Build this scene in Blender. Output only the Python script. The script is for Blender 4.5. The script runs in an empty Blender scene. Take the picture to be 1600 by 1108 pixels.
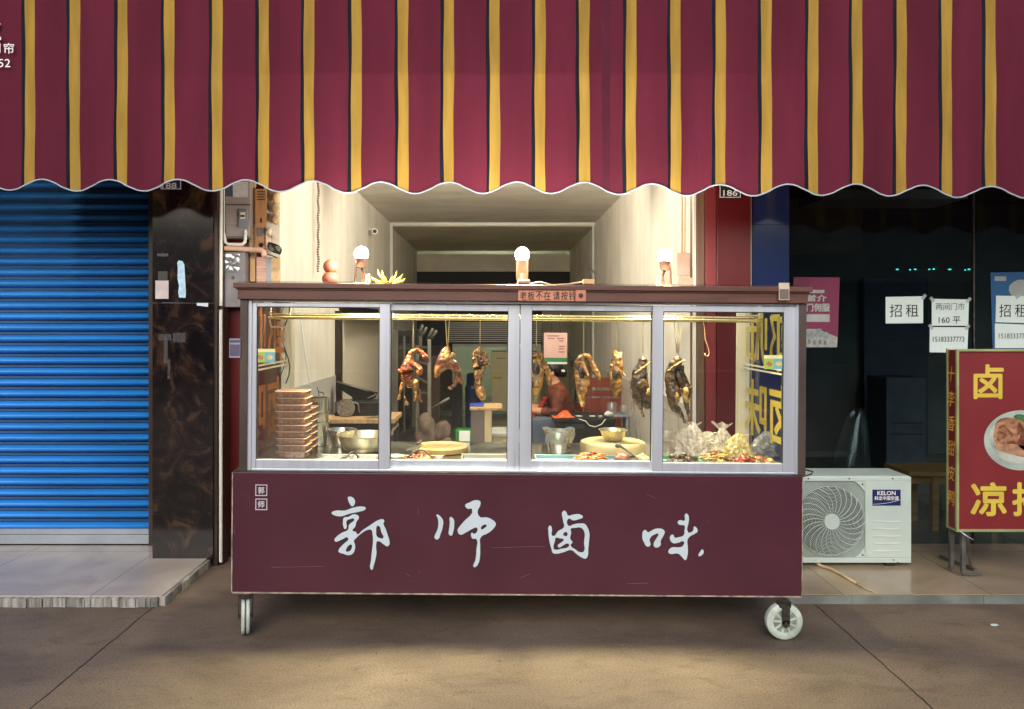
import bpy, bmesh, math, random
from mathutils import Vector, Matrix, noise
R = math.radians
random.seed(7)
scene = bpy.context.scene
COL = scene.collection

# ------------------------------------------------------------------ camera
F, CX, CZ, H = 1208.0, 775.0, 505.0, 1.5      # focal length and vanishing point in pixels of the 1600 wide photo, eye height
cam = bpy.data.cameras.new('camera')
cam.sensor_width = 36.0
cam.lens = 36.0 * F / 1600.0
cam.shift_x = (800 - CX) / 1600.0
cam.shift_y = -(554 - CZ) / 1600.0
cam.clip_start = 0.05
cam.clip_end = 400
co = bpy.data.objects.new('camera', cam)
co.location = (0, 0, H)
co.rotation_euler = (R(90), 0, 0)
COL.objects.link(co)
scene.camera = co

# ------------------------------------------------------------------ sky, sun, exposure
SUN_EL, SUN_ROT = R(31), R(186)
world = bpy.data.worlds.new('World')
scene.world = world
world.use_nodes = True
wn = world.node_tree.nodes
wl = world.node_tree.links
wn.clear()
sky = wn.new('ShaderNodeTexSky')
sky.sky_type = 'NISHITA'
sky.sun_disc = False
sky.sun_elevation = SUN_EL
sky.sun_rotation = SUN_ROT
sky.dust_density = 3.0
bg = wn.new('ShaderNodeBackground')
bg.inputs['Strength'].default_value = 0.09
wo = wn.new('ShaderNodeOutputWorld')
wl.new(sky.outputs[0], bg.inputs[0])
wl.new(bg.outputs[0], wo.inputs[0])
sun = bpy.data.lights.new('sun', 'SUN')
sun.energy = 0.6
sun.angle = R(50)
sun.color = (1.0, 0.95, 0.88)
so = bpy.data.objects.new('sun', sun)
# the sun stands behind the camera, high over the street
sdir = Vector((math.sin(SUN_ROT) * math.cos(SUN_EL), math.cos(SUN_ROT) * math.cos(SUN_EL), math.sin(SUN_EL)))
so.rotation_euler = sdir.to_track_quat('Z', 'Y').to_euler()
so.location = (0, -6, 12)
COL.objects.link(so)
vs = scene.view_settings
scene.display_settings.display_device = 'sRGB'
vs.view_transform = 'Standard'
vs.look = 'None'
vs.gamma = 1
vs.use_curve_mapping = False
vs.exposure = 0.9
LAMP_E = 290.0          # bulb radiance
LAMP_W = 90.0          # spot watts of each bulb
cy = scene.cycles
cy.use_denoising = True
cy.max_bounces = 10
cy.transparent_max_bounces = 24
cy.diffuse_bounces = 6
cy.caustics_reflective = False
cy.caustics_refractive = False
cy.sample_clamp_indirect = 4.0

# ------------------------------------------------------------------ placing
def P(px, py, d):
    return Vector(((px - CX) * d / F, d, H - (py - CZ) * d / F))
CART_D = 3.73
PIV = P(808, 930, CART_D)
TILT = 0.0075                                  # the cart leans a little to the right
TM = Matrix.Translation(PIV) @ Matrix.Rotation(TILT, 4, 'Y') @ Matrix.Translation(-PIV)
TI = TM.inverted()
def C(px, py, d):                              # the same, in the cart's own upright frame
    return TI @ P(px, py, d)

# ------------------------------------------------------------------ materials
def S(r, g, b):
    def f(c):
        c /= 255.0
        return c / 12.92 if c <= 0.04045 else ((c + 0.055) / 1.055) ** 2.4
    return (f(r), f(g), f(b), 1)
def sc_(c, k):
    return (min(c[0] * k, 1), min(c[1] * k, 1), min(c[2] * k, 1), 1)
def new_mat(name):
    m = bpy.data.materials.new(name)
    m.use_nodes = True
    nt = m.node_tree
    nt.nodes.clear()
    out = nt.nodes.new('ShaderNodeOutputMaterial')
    return m, nt.nodes, nt.links, out
def pm(name, rgb, rough=.5, metal=0., var=.14, sc=6., bump=0., bsc=60., spec=.5, coat=0., stretch=(1, 1, 1), rgb2=None, lo=.35, hi=.65, trans=0., detail=4., dist=0., rvar=.12):
    m, N, L, out = new_mat(name)
    b = N.new('ShaderNodeBsdfPrincipled')
    tc = N.new('ShaderNodeTexCoord')
    mp = N.new('ShaderNodeMapping')
    mp.inputs['Scale'].default_value = stretch
    L.new(tc.outputs['Object'], mp.inputs[0])
    nz = N.new('ShaderNodeTexNoise')
    nz.inputs['Scale'].default_value = sc
    nz.inputs['Detail'].default_value = detail
    nz.inputs['Distortion'].default_value = dist
    L.new(mp.outputs[0], nz.inputs[0])
    cr = N.new('ShaderNodeValToRGB')
    cr.color_ramp.elements[0].position = lo
    cr.color_ramp.elements[1].position = hi
    cr.color_ramp.elements[0].color = sc_(rgb, 1 - var)
    cr.color_ramp.elements[1].color = rgb2 if rgb2 else sc_(rgb, 1 + var)
    L.new(nz.outputs[0], cr.inputs[0])
    L.new(cr.outputs[0], b.inputs['Base Color'])
    b.inputs['Metallic'].default_value = metal
    b.inputs['Specular IOR Level'].default_value = spec
    b.inputs['Coat Weight'].default_value = coat
    b.inputs['Coat Roughness'].default_value = .08
    rm = N.new('ShaderNodeMapRange')
    rm.inputs['To Min'].default_value = max(rough - rvar, .02)
    rm.inputs['To Max'].default_value = min(rough + rvar, 1)
    L.new(nz.outputs[0], rm.inputs[0])
    L.new(rm.outputs[0], b.inputs['Roughness'])
    if bump:
        n2 = N.new('ShaderNodeTexNoise')
        n2.inputs['Scale'].default_value = bsc
        n2.inputs['Detail'].default_value = 5
        L.new(mp.outputs[0], n2.inputs[0])
        bp = N.new('ShaderNodeBump')
        bp.inputs['Strength'].default_value = bump
        bp.inputs['Distance'].default_value = .01
        L.new(n2.outputs[0], bp.inputs['Height'])
        L.new(bp.outputs[0], b.inputs['Normal'])
    if trans:
        t = N.new('ShaderNodeBsdfTranslucent')
        L.new(cr.outputs[0], t.inputs[0])
        mx = N.new('ShaderNodeMixShader')
        mx.inputs[0].default_value = trans
        L.new(b.outputs[0], mx.inputs[1])
        L.new(t.outputs[0], mx.inputs[2])
        L.new(mx.outputs[0], out.inputs[0])
    else:
        L.new(b.outputs[0], out.inputs[0])
    return m
def glass(name, tint=(1, 1, 1, 1), base=.02, edge=.5, rough=.01, haze=0.0, hcol=(.8, .8, .8, 1)):
    m, N, L, out = new_mat(name)
    t = N.new('ShaderNodeBsdfTransparent')
    t.inputs[0].default_value = tint
    g = N.new('ShaderNodeBsdfGlossy')
    g.inputs['Roughness'].default_value = rough
    lw = N.new('ShaderNodeLayerWeight')
    lw.inputs[0].default_value = .5
    pw = N.new('ShaderNodeMath')
    pw.operation = 'POWER'
    pw.inputs[1].default_value = 4
    L.new(lw.outputs['Facing'], pw.inputs[0])
    mr = N.new('ShaderNodeMapRange')
    mr.inputs['To Min'].default_value = base
    mr.inputs['To Max'].default_value = edge
    L.new(pw.outputs[0], mr.inputs[0])
    mx = N.new('ShaderNodeMixShader')
    L.new(mr.outputs[0], mx.inputs[0])
    if haze:                                    # thin film, crumpled plastic: part of the light is scattered
        d = N.new('ShaderNodeBsdfDiffuse')
        d.inputs[0].default_value = hcol
        tr = N.new('ShaderNodeBsdfTranslucent')
        tr.inputs[0].default_value = hcol
        ad = N.new('ShaderNodeMixShader')
        ad.inputs[0].default_value = .5
        L.new(d.outputs[0], ad.inputs[1])
        L.new(tr.outputs[0], ad.inputs[2])
        hx = N.new('ShaderNodeMixShader')
        hx.inputs[0].default_value = haze
        L.new(t.outputs[0], hx.inputs[1])
        L.new(ad.outputs[0], hx.inputs[2])
        L.new(hx.outputs[0], mx.inputs[1])
    else:
        L.new(t.outputs[0], mx.inputs[1])
    L.new(g.outputs[0], mx.inputs[2])
    L.new(mx.outputs[0], out.inputs[0])
    return m
def emit(name, rgb, s):
    m, N, L, out = new_mat(name)
    e = N.new('ShaderNodeEmission')
    e.inputs[0].default_value = rgb
    e.inputs[1].default_value = s
    L.new(e.outputs[0], out.inputs[0])
    return m

# ------------------------------------------------------------------ mesh builder
class MB:
    def __init__(s):
        s.v, s.f, s.m, s.mi = [], [], [], 0
    def add(s, vs, fs):
        o = len(s.v)
        s.v += [Vector(p) for p in vs]
        for f in fs:
            s.f.append([o + i for i in f])
            s.m.append(s.mi)
        return s
    def box(s, a, b, M=None):
        x0, x1 = sorted((a[0], b[0])); y0, y1 = sorted((a[1], b[1])); z0, z1 = sorted((a[2], b[2]))
        vs = [Vector((x, y, z)) for z in (z0, z1) for y in (y0, y1) for x in (x0, x1)]
        if M: vs = [M @ v for v in vs]
        return s.add(vs, [(0, 2, 3, 1), (4, 5, 7, 6), (0, 1, 5, 4), (2, 6, 7, 3), (0, 4, 6, 2), (1, 3, 7, 5)])
    def bar(s, p, q, w, h=None):                # a square bar from p to q
        p, q = Vector(p), Vector(q)
        h = h or w
        d = (q - p); l = d.length
        M = Matrix.Translation(p) @ d.to_track_quat('Z', 'Y').to_matrix().to_4x4()
        return s.box((-w / 2, -h / 2, 0), (w / 2, h / 2, l), M)
    def tube(s, pts, r, n=8, closed=False, cap=True):
        pts = [Vector(p) for p in pts]
        k = len(pts)
        rs = r if isinstance(r, (list, tuple)) else [r] * k
        vs, fs = [], []
        up = None
        for i in range(k):
            if closed: t = pts[(i + 1) % k] - pts[i - 1]
            else: t = pts[min(i + 1, k - 1)] - pts[max(i - 1, 0)]
            if t.length < 1e-9: t = Vector((0, 0, 1))
            t.normalize()
            if up is None:
                up = Vector((0, 0, 1)) if abs(t.z) < .9 else Vector((0, 1, 0))
            a = t.cross(up)
            if a.length < 1e-6: a = t.cross(Vector((1, 0, 0)))
            a.normalize()
            b = a.cross(t).normalized()
            up = b
            for j in range(n):
                an = 2 * math.pi * j / n
                vs.append(pts[i] + (a * math.cos(an) + b * math.sin(an)) * rs[i])
        m = k if closed else k - 1
        for i in range(m):
            for j in range(n):
                i2 = (i + 1) % k
                fs.append((i * n + j, i * n + (j + 1) % n, i2 * n + (j + 1) % n, i2 * n + j))
        if cap and not closed:
            fs.append(tuple(range(n - 1, -1, -1)))
            fs.append(tuple((k - 1) * n + j for j in range(n)))
        return s.add(vs, [f[::-1] for f in fs])
    def cyl(s, p, q, r, r2=None, n=20):
        return s.tube([p, q], [r, r if r2 is None else r2], n)
    def lathe(s, prof, c, n=28, sx=1, sy=1, M=None):
        c = Vector(c)
        vs, fs = [], []
        for (r, z) in prof:
            for j in range(n):
                a = 2 * math.pi * j / n
                p = Vector((r * sx * math.cos(a), r * sy * math.sin(a), z))
                vs.append(c + (M @ p if M else p))
        for i in range(len(prof) - 1):
            for j in range(n):
                fs.append((i * n + j, i * n + (j + 1) % n, (i + 1) * n + (j + 1) % n, (i + 1) * n + j))
        return s.add(vs, fs)
    def ell(s, c, r, nu=16, nv=10, nz=0, ns=8, M=None):
        c = Vector(c)
        r = r if isinstance(r, (list, tuple)) else (r, r, r)
        vs, fs = [], []
        for i in range(nv + 1):
            th = math.pi * i / nv
            for j in range(nu):
                ph = 2 * math.pi * j / nu
                d = Vector((math.sin(th) * math.cos(ph), math.sin(th) * math.sin(ph), math.cos(th)))
                p = Vector((d.x * r[0], d.y * r[1], d.z * r[2]))
                if M: p = M @ p
                if nz: p *= 1 + nz * noise.noise((c + p) * ns)
                vs.append(c + p)
        for i in range(nv):
            for j in range(nu):
                fs.append((i * nu + j, (i + 1) * nu + j, (i + 1) * nu + (j + 1) % nu, i * nu + (j + 1) % nu))
        return s.add(vs, fs)
    def prism(s, pts, ext):                     # a flat outline pushed along ext
        pts = [Vector(p) for p in pts]
        e = Vector(ext)
        n = len(pts)
        fs = [tuple(range(n)), tuple(range(2 * n - 1, n - 1, -1))]
        fs += [(i, i + n, (i + 1) % n + n, (i + 1) % n) for i in range(n)]
        return s.add(pts + [p + e for p in pts], fs)
    def grid(s, fn, nu, nv):
        vs = [fn(i / nu, j / nv) for j in range(nv + 1) for i in range(nu + 1)]
        fs = [(j * (nu + 1) + i, j * (nu + 1) + i + 1, (j + 1) * (nu + 1) + i + 1, (j + 1) * (nu + 1) + i) for j in range(nv) for i in range(nu)]
        return s.add(vs, fs)
    def mesh(s, name, mats, org):
        me = bpy.data.meshes.new(name)
        me.from_pydata([v - org for v in s.v], [], s.f)
        for m in (mats if isinstance(mats, (list, tuple)) else [mats]):
            me.materials.append(m)
        me.polygons.foreach_set('material_index', s.m)
        bm = bmesh.new()
        bm.from_mesh(me)
        bmesh.ops.remove_doubles(bm, verts=bm.verts, dist=1e-6)
        bmesh.ops.recalc_face_normals(bm, faces=bm.faces)
        bm.to_mesh(me)
        bm.free()
        return me
ORG = {}
def finish(o, smooth, bevel, solid=0, sub=0):
    if smooth:
        for p in o.data.polygons: p.use_smooth = True
        if smooth == 'auto':
            o.data.set_sharp_from_angle(angle=R(38))
    if bevel:
        b = o.modifiers.new('bevel', 'BEVEL')
        b.width = bevel; b.segments = 2; b.limit_method = 'ANGLE'; b.angle_limit = R(40)
    if solid:
        b = o.modifiers.new('solid', 'SOLIDIFY'); b.thickness = solid; b.offset = 0
    if sub:
        b = o.modifiers.new('sub', 'SUBSURF'); b.levels = sub; b.render_levels = sub
def tag(o, label=None, cat=None, group=None, kind=None):
    if label: o['label'] = label
    if cat: o['category'] = cat
    if group: o['group'] = group
    if kind: o['kind'] = kind
def place(o, loc, tilt):
    if tilt:
        o.location = TM @ Vector(loc)
        o.rotation_euler = (0, TILT, 0)
    else:
        o.location = loc
def thing(name, label, cat, loc, group=None, tilt=False):
    o = bpy.data.objects.new(name, None)
    o.empty_display_size = .05
    COL.objects.link(o)
    place(o, loc, tilt)
    ORG[o] = Vector(loc)
    tag(o, label, cat, group)
    return o
def part(parent, name, mb, mats, smooth=False, bevel=0, label=None, solid=0, sub=0):
    org = ORG[parent]
    me = mb if isinstance(mb, bpy.types.Mesh) else mb.mesh(name, mats, org)
    o = bpy.data.objects.new(name, me)
    COL.objects.link(o)
    o.parent = parent
    ORG[o] = org
    if label: o['label'] = label
    finish(o, smooth, bevel, solid, sub)
    return o
def solo(name, mb, mats, label, cat, loc, group=None, tilt=False, smooth=False, bevel=0, solid=0, sub=0):
    loc = Vector(loc)
    me = mb.mesh(name, mats, loc)
    o = bpy.data.objects.new(name, me)
    COL.objects.link(o)
    place(o, loc, tilt)
    ORG[o] = loc
    tag(o, label, cat, group)
    finish(o, smooth, bevel, solid, sub)
    return o
def struct(name, mb, mats, smooth=False, bevel=0):
    me = mb.mesh(name, mats, Vector((0, 0, 0)))
    o = bpy.data.objects.new(name, me)
    COL.objects.link(o)
    o['kind'] = 'structure'
    finish(o, smooth, bevel)
    ORG[o] = Vector((0, 0, 0))
    return o
def copy_tree(o, parent=None):
    c = o.copy()
    COL.objects.link(c)
    if parent: c.parent = parent
    for ch in [q for q in COL.objects if q.parent == o]:
        copy_tree(ch, c)
    return c
def baked(data, org, basis=None):               # a text or curve object turned into plain mesh data
    o = bpy.data.objects.new('tmp', data)
    COL.objects.link(o)
    dg = bpy.context.evaluated_depsgraph_get()
    dg.update()
    me = bpy.data.meshes.new_from_object(o.evaluated_get(dg))
    bpy.data.objects.remove(o)
    return me
def lettering(parent, body, ctr, w, h, mat, right=(1, 0, 0), up=(0, 0, 1), bold=0.0, ext=.02, name='lettering', slant=0.0):
    """text fitted into a w by h box round ctr, standing a hair proud of its ground"""
    cu = bpy.data.curves.new('text', 'FONT')
    cu.body = body
    cu.resolution_u = 3
    cu.align_x = 'CENTER'
    me = baked(cu, None)
    xs = [v.co.x for v in me.vertices]; ys = [v.co.y for v in me.vertices]
    x0, x1, y0, y1 = min(xs), max(xs), min(ys), max(ys)
    r, u = Vector(right).normalized(), Vector(up).normalized()
    n = r.cross(u)
    c = Vector(ctr) - ORG[parent]
    for v in me.vertices:
        a = ((v.co.x - x0) / (x1 - x0) - .5) * w
        b = ((v.co.y - y0) / (y1 - y0) - .5) * h
        v.co = c + r * (a + slant * b) + u * b + n * .0016
    if bold:                                     # thicker strokes: the same glyphs laid round themselves
        V0 = [v.co.copy() for v in me.vertices]
        F0 = [tuple(p.vertices) for p in me.polygons]
        s = bold * min(w / max(len(body), 1), h) * .9
        vs, fs = [], []
        for k, (dx, dy) in enumerate(((0, 0), (1, 0), (-1, 0), (0, 1), (0, -1), (.7, .7), (-.7, .7), (.7, -.7), (-.7, -.7))):
            o = len(vs)
            vs += [q + r * (dx * s) + u * (dy * s) + n * (.00004 * k) for q in V0]
            fs += [tuple(i + o for i in f) for f in F0]
        me = bpy.data.meshes.new(name)
        me.from_pydata(vs, [], fs)
    me.materials.clear()
    me.materials.append(mat)
    return part(parent, name, me, None)
def strokes(parent, loops, fn, mat, name, off=0.0, lift=.0015, label=None):
    """brush-drawn outlines (holes included) as one thin plate; fn maps drawing units to the upright cart frame"""
    cu = bpy.data.curves.new('outline', 'CURVE')
    cu.dimensions = '2D'
    cu.fill_mode = 'BOTH'
    cu.offset = off
    cu.resolution_u = 4
    for lp in loops:
        sp = cu.splines.new('BEZIER')
        sp.bezier_points.add(len(lp) - 1)
        for bp, q in zip(sp.bezier_points, lp):
            bp.co = (q[0] / 100.0, -q[1] / 100.0, 0)
            bp.handle_left_type = bp.handle_right_type = 'AUTO'
        sp.use_cyclic_u = True
    me = baked(cu, None)
    org = ORG[parent]
    for v in me.vertices:
        p = fn(v.co.x * 100, -v.co.y * 100)
        v.co = p + Vector((0, -lift, 0)) - org
    me.materials.clear()
    me.materials.append(mat)
    return part(parent, name, me, None, label=label)
def skin(name, chains, org, mat, sub=1, rough=0.0, rs=30.0, root=None):
    """chains of (x, y, z, r); points that coincide are joined; grown into one skin"""
    pts, rad, edges = [], [], []
    def idx(p, r):
        for i, q in enumerate(pts):
            if (q - p).length < 1e-4: return i
        pts.append(p); rad.append(r)
        return len(pts) - 1
    for ch in chains:
        last = None
        for q in ch:
            i = idx(Vector(q[:3]), q[3])
            if last is not None and last != i: edges.append((last, i))
            last = i
    me = bpy.data.meshes.new('skel')
    me.from_pydata([p - org for p in pts], edges, [])
    o = bpy.data.objects.new('tmp', me)
    COL.objects.link(o)
    md = o.modifiers.new('skin', 'SKIN')
    md.use_smooth_shade = True
    for i, sv in enumerate(me.skin_vertices[0].data):
        sv.radius = (rad[i], rad[i])
        sv.use_root = (i == 0)
    sb = o.modifiers.new('sub', 'SUBSURF')
    sb.levels = sb.render_levels = sub
    dg = bpy.context.evaluated_depsgraph_get()
    dg.update()
    out = bpy.data.meshes.new_from_object(o.evaluated_get(dg))
    bpy.data.objects.remove(o)
    out.name = name
    if rough:
        for v in out.vertices:
            v.co += v.normal * rough * (noise.noise((v.co + org) * rs) + .5 * noise.noise((v.co + org) * rs * 2.3))
    for p in out.polygons: p.use_smooth = True
    out.materials.clear()
    out.materials.append(mat)
    return out

# ------------------------------------------------------------------ shared materials
def concrete_mat():
    m, N, L, out = new_mat('worn_concrete')
    b = N.new('ShaderNodeBsdfPrincipled')
    tc = N.new('ShaderNodeTexCoord')
    def nz(scale, detail=5, dist=0, st=(1, 1, 1)):
        mp = N.new('ShaderNodeMapping'); mp.inputs['Scale'].default_value = st
        L.new(tc.outputs['Object'], mp.inputs[0])
        n = N.new('ShaderNodeTexNoise'); n.inputs['Scale'].default_value = scale
        n.inputs['Detail'].default_value = detail; n.inputs['Distortion'].default_value = dist
        L.new(mp.outputs[0], n.inputs[0])
        return n.outputs[0]
    def ramp(src, a, ca, c, cb):
        r = N.new('ShaderNodeValToRGB')
        r.color_ramp.elements[0].position = a; r.color_ramp.elements[1].position = c
        r.color_ramp.elements[0].color = ca; r.color_ramp.elements[1].color = cb
        L.new(src, r.inputs[0])
        return r.outputs[0]
    def mix(fac, a, c, mode='MIX'):
        x = N.new('ShaderNodeMix'); x.data_type = 'RGBA'; x.blend_type = mode
        for s, v in ((0, fac), (6, a), (7, c)):
            if hasattr(v, 'links') or isinstance(v, bpy.types.NodeSocket): L.new(v, x.inputs[s])
            else: x.inputs[s].default_value = v
        return x.outputs[2]
    base = ramp(nz(1.3, 8, .8, (1, 1.6, 1)), .28, S(97, 85, 75), .72, S(125, 111, 98))
    pat = ramp(nz(4.5, 8, 1.5, (1, 2.2, 1)), .50, (1, 1, 1, 1), .72, (.74, .73, .73, 1))
    c = mix(.8, base, pat, 'MULTIPLY')
    lt = ramp(nz(7, 9, 2.5, (.6, 2.5, 1)), .64, (0, 0, 0, 1), .80, (.7, .7, .7, 1))
    c = mix(lt, c, S(148, 128, 106))
    fine = ramp(nz(120, 4), .36, (.62, .61, .60, 1), .64, (1.25, 1.25, 1.24, 1))
    c = mix(.8, c, fine, 'MULTIPLY')
    sp = ramp(nz(38, 3), .69, (0, 0, 0, 1), .72, (1, 1, 1, 1))
    c = mix(sp, c, S(70, 62, 56))
    # sawn joints in the slab
    sx = N.new('ShaderNodeSeparateXYZ'); L.new(tc.outputs['Object'], sx.inputs[0])
    w = nz(9, 3)
    def math_(op, a, b_=None):
        q = N.new('ShaderNodeMath'); q.operation = op
        for i, v in enumerate((a, b_)):
            if v is None: continue
            if isinstance(v, bpy.types.NodeSocket): L.new(v, q.inputs[i])
            else: q.inputs[i].default_value = v
        return q.outputs[0]
    xw = math_('ADD', sx.outputs[0], math_('MULTIPLY', math_('SUBTRACT', w, .5), .02))
    dist = None
    for x0 in (-1.812, 1.70, -5.3, 5.2):
        d = math_('ABSOLUTE', math_('SUBTRACT', xw, x0))
        dist = d if dist is None else math_('MINIMUM', dist, d)
    wid = math_('ADD', .0022, math_('MULTIPLY', nz(5, 4), .0035))
    joint = math_('LESS_THAN', dist, wid)
    c = mix(joint, c, (.015, .013, .012, 1))
    L.new(c, b.inputs['Base Color'])
    rr = N.new('ShaderNodeMapRange'); rr.inputs['To Min'].default_value = .42; rr.inputs['To Max'].default_value = .8
    L.new(nz(3, 6, 1), rr.inputs[0]); L.new(rr.outputs[0], b.inputs['Roughness'])
    b.inputs['Specular IOR Level'].default_value = .35
    h = math_('SUBTRACT', math_('ADD', math_('MULTIPLY', nz(90, 5), .35), math_('MULTIPLY', nz(6, 6), .8)), math_('MULTIPLY', joint, 1.0))
    bp = N.new('ShaderNodeBump'); bp.inputs['Strength'].default_value = .25; bp.inputs['Distance'].default_value = .012
    L.new(h, bp.inputs['Height']); L.new(bp.outputs[0], b.inputs['Normal'])
    L.new(b.outputs[0], out.inputs[0])
    return m
def marble_mat():
    m, N, L, out = new_mat('dark_marble')
    b = N.new('ShaderNodeBsdfPrincipled')
    tc = N.new('ShaderNodeTexCoord')
    n1 = N.new('ShaderNodeTexNoise'); n1.inputs['Scale'].default_value = 5; n1.inputs['Detail'].default_value = 9; n1.inputs['Distortion'].default_value = 2.2
    L.new(tc.outputs['Object'], n1.inputs[0])
    r = N.new('ShaderNodeValToRGB')
    e = r.color_ramp.elements
    e[0].position = .44; e[0].color = S(17, 13, 15)
    e[1].position = .80; e[1].color = S(90, 67, 46)
    q = e.new(.56); q.color = S(34, 25, 25)
    L.new(n1.outputs[0], r.inputs[0])
    vo = N.new('ShaderNodeTexVoronoi'); vo.feature = 'DISTANCE_TO_EDGE'; vo.inputs['Scale'].default_value = 3.4
    n2 = N.new('ShaderNodeTexNoise'); n2.inputs['Scale'].default_value = 3; n2.inputs['Detail'].default_value = 6
    L.new(tc.outputs['Object'], n2.inputs[0])
    ad = N.new('ShaderNodeMix'); ad.data_type = 'RGBA'; ad.blend_type = 'ADD'; ad.inputs[0].default_value = 1.3
    L.new(tc.outputs['Object'], ad.inputs[6]); L.new(n2.outputs[1], ad.inputs[7])
    L.new(ad.outputs[2], vo.inputs[0])
    lt = N.new('ShaderNodeMath'); lt.operation = 'LESS_THAN'; lt.inputs[1].default_value = .005
    L.new(vo.outputs[0], lt.inputs[0])
    ml = N.new('ShaderNodeMath'); ml.operation = 'MULTIPLY'; L.new(lt.outputs[0], ml.inputs[0]); L.new(n2.outputs[0], ml.inputs[1])
    mx = N.new('ShaderNodeMix'); mx.data_type = 'RGBA'
    L.new(ml.outputs[0], mx.inputs[0]); L.new(r.outputs[0], mx.inputs[6]); mx.inputs[7].default_value = S(58, 46, 42)
    L.new(mx.outputs[2], b.inputs['Base Color'])
    b.inputs['Roughness'].default_value = .12
    L.new(b.outputs[0], out.inputs[0])
    return m
def tile_mat(name, rgb, w, h, x0, y0, grout=.004, rough=.16, axis='XY', gcol=None):
    """glazed tiles with grout lines every w by h metres"""
    m, N, L, out = new_mat(name)
    b = N.new('ShaderNodeBsdfPrincipled')
    tc = N.new('ShaderNodeTexCoord')
    sx = N.new('ShaderNodeSeparateXYZ'); L.new(tc.outputs['Object'], sx.inputs[0])
    def ln(sock, p, o):
        a = N.new('ShaderNodeMath'); a.operation = 'SUBTRACT'; a.inputs[1].default_value = o; L.new(sock, a.inputs[0])
        q = N.new('ShaderNodeMath'); q.operation = 'PINGPONG'; q.inputs[1].default_value = p / 2; L.new(a.outputs[0], q.inputs[0])
        l = N.new('ShaderNodeMath'); l.operation = 'LESS_THAN'; l.inputs[1].default_value = grout / 2; L.new(q.outputs[0], l.inputs[0])
        return l.outputs[0]
    ia, ib = 'XYZ'.index(axis[0]), 'XYZ'.index(axis[1])
    mx = N.new('ShaderNodeMath'); mx.operation = 'MAXIMUM'
    L.new(ln(sx.outputs[ia], w, x0), mx.inputs[0]); L.new(ln(sx.outputs[ib], h, y0), mx.inputs[1])
    nz = N.new('ShaderNodeTexNoise'); nz.inputs['Scale'].default_value = 2.4; nz.inputs['Detail'].default_value = 8; nz.inputs['Distortion'].default_value = 1
    L.new(tc.outputs['Object'], nz.inputs[0])
    r = N.new('ShaderNodeValToRGB')
    r.color_ramp.elements[0].position = .3; r.color_ramp.elements[1].position = .7
    r.color_ramp.elements[0].color = sc_(rgb, .82); r.color_ramp.elements[1].color = sc_(rgb, 1.15)
    L.new(nz.outputs[0], r.inputs[0])
    c = N.new('ShaderNodeMix'); c.data_type = 'RGBA'
    L.new(mx.outputs[0], c.inputs[0]); L.new(r.outputs[0], c.inputs[6]); c.inputs[7].default_value = gcol or sc_(rgb, .3)
    L.new(c.outputs[2], b.inputs['Base Color'])
    rr = N.new('ShaderNodeMapRange'); rr.inputs['To Min'].default_value = rough * .6; rr.inputs['To Max'].default_value = rough * 1.8
    L.new(nz.outputs[0], rr.inputs[0]); L.new(rr.outputs[0], b.inputs['Roughness'])
    L.new(b.outputs[0], out.inputs[0])
    return m
M = {}
M['concrete'] = concrete_mat()
M['marble'] = marble_mat()
M['tile_floor'] = tile_mat('pavement_tile', S(186, 176, 166), .8, .8, -2.15, 4.1)
M['tile_floor2'] = tile_mat('porch_tile', S(158, 142, 120), .8, .8, 1.86, 4.13)
M['kerb'] = pm('rough_stone_edge', S(150, 150, 146), .85, var=.55, sc=9, bump=.9, bsc=45, stretch=(3.5, 1, .5), detail=8)
M['shop_floor'] = tile_mat('shop_floor_tile', S(120, 116, 108), .6, .6, 0, 5, rough=.25)
M['plaster'] = pm('white_plaster', S(226, 221, 212), .75, var=.10, sc=1.8, bump=.2, bsc=14, detail=9, stretch=(1, 2, .7))
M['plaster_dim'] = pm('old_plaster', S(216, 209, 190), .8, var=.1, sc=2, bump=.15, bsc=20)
M['wall_tile'] = tile_mat('grey_wall_tile', S(208, 202, 194), 3.0, .62, 5.2, .845, rough=.25, axis='YZ', gcol=S(110, 98, 90))
M['grey_panel'] = pm('speckled_grey_panel', S(208, 200, 184), .7, var=.2, sc=90, bump=.3, bsc=120)
M['red_paint'] = pm('dark_red_panel', S(86, 14, 20), .35, var=.12, sc=3, stretch=(3, 3, .6))
M['red_light'] = pm('paler_red_panel', S(122, 44, 50), .4, var=.1, sc=3)  # paler red than the pillar's front panel
M['brown_trim'] = pm('brown_trim', S(110, 82, 66), .45, var=.2, sc=6, stretch=(4, 4, .4))
M['dark_trim'] = pm('dark_brown_frame', S(52, 38, 33), .35, var=.25, sc=8, stretch=(4, 4, .5))
M['blue_slat'] = pm('blue_painted_steel', S(46, 146, 240), .38, metal=.05, var=.10, sc=3, spec=.7, stretch=(.4, 1, 6))
M['steel_grey'] = pm('grey_painted_steel', S(150, 160, 170), .4, var=.1, sc=5)
M['maroon_cloth'] = pm('maroon_canvas', S(103, 41, 60), .9, var=.15, sc=2.2, bump=.25, bsc=260, spec=.1, trans=.26, stretch=(2, 1, .35), detail=8)
M['yellow_cloth'] = pm('yellow_canvas', S(176, 144, 70), .9, var=.16, sc=5, bump=.25, bsc=260, spec=.1, trans=.26, stretch=(3, 1, .4))
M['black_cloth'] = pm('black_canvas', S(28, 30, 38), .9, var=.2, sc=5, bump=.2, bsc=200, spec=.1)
M['seam_cloth'] = pm('overlapped_maroon_canvas', S(84, 36, 54), .9, var=.1, sc=4, bump=.2, bsc=200, spec=.1)
M['piping'] = pm('grey_piping', S(164, 176, 190), .6, var=.1)
M['white_print'] = pm('white_print', S(232, 234, 236), .6, var=.04)
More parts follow.
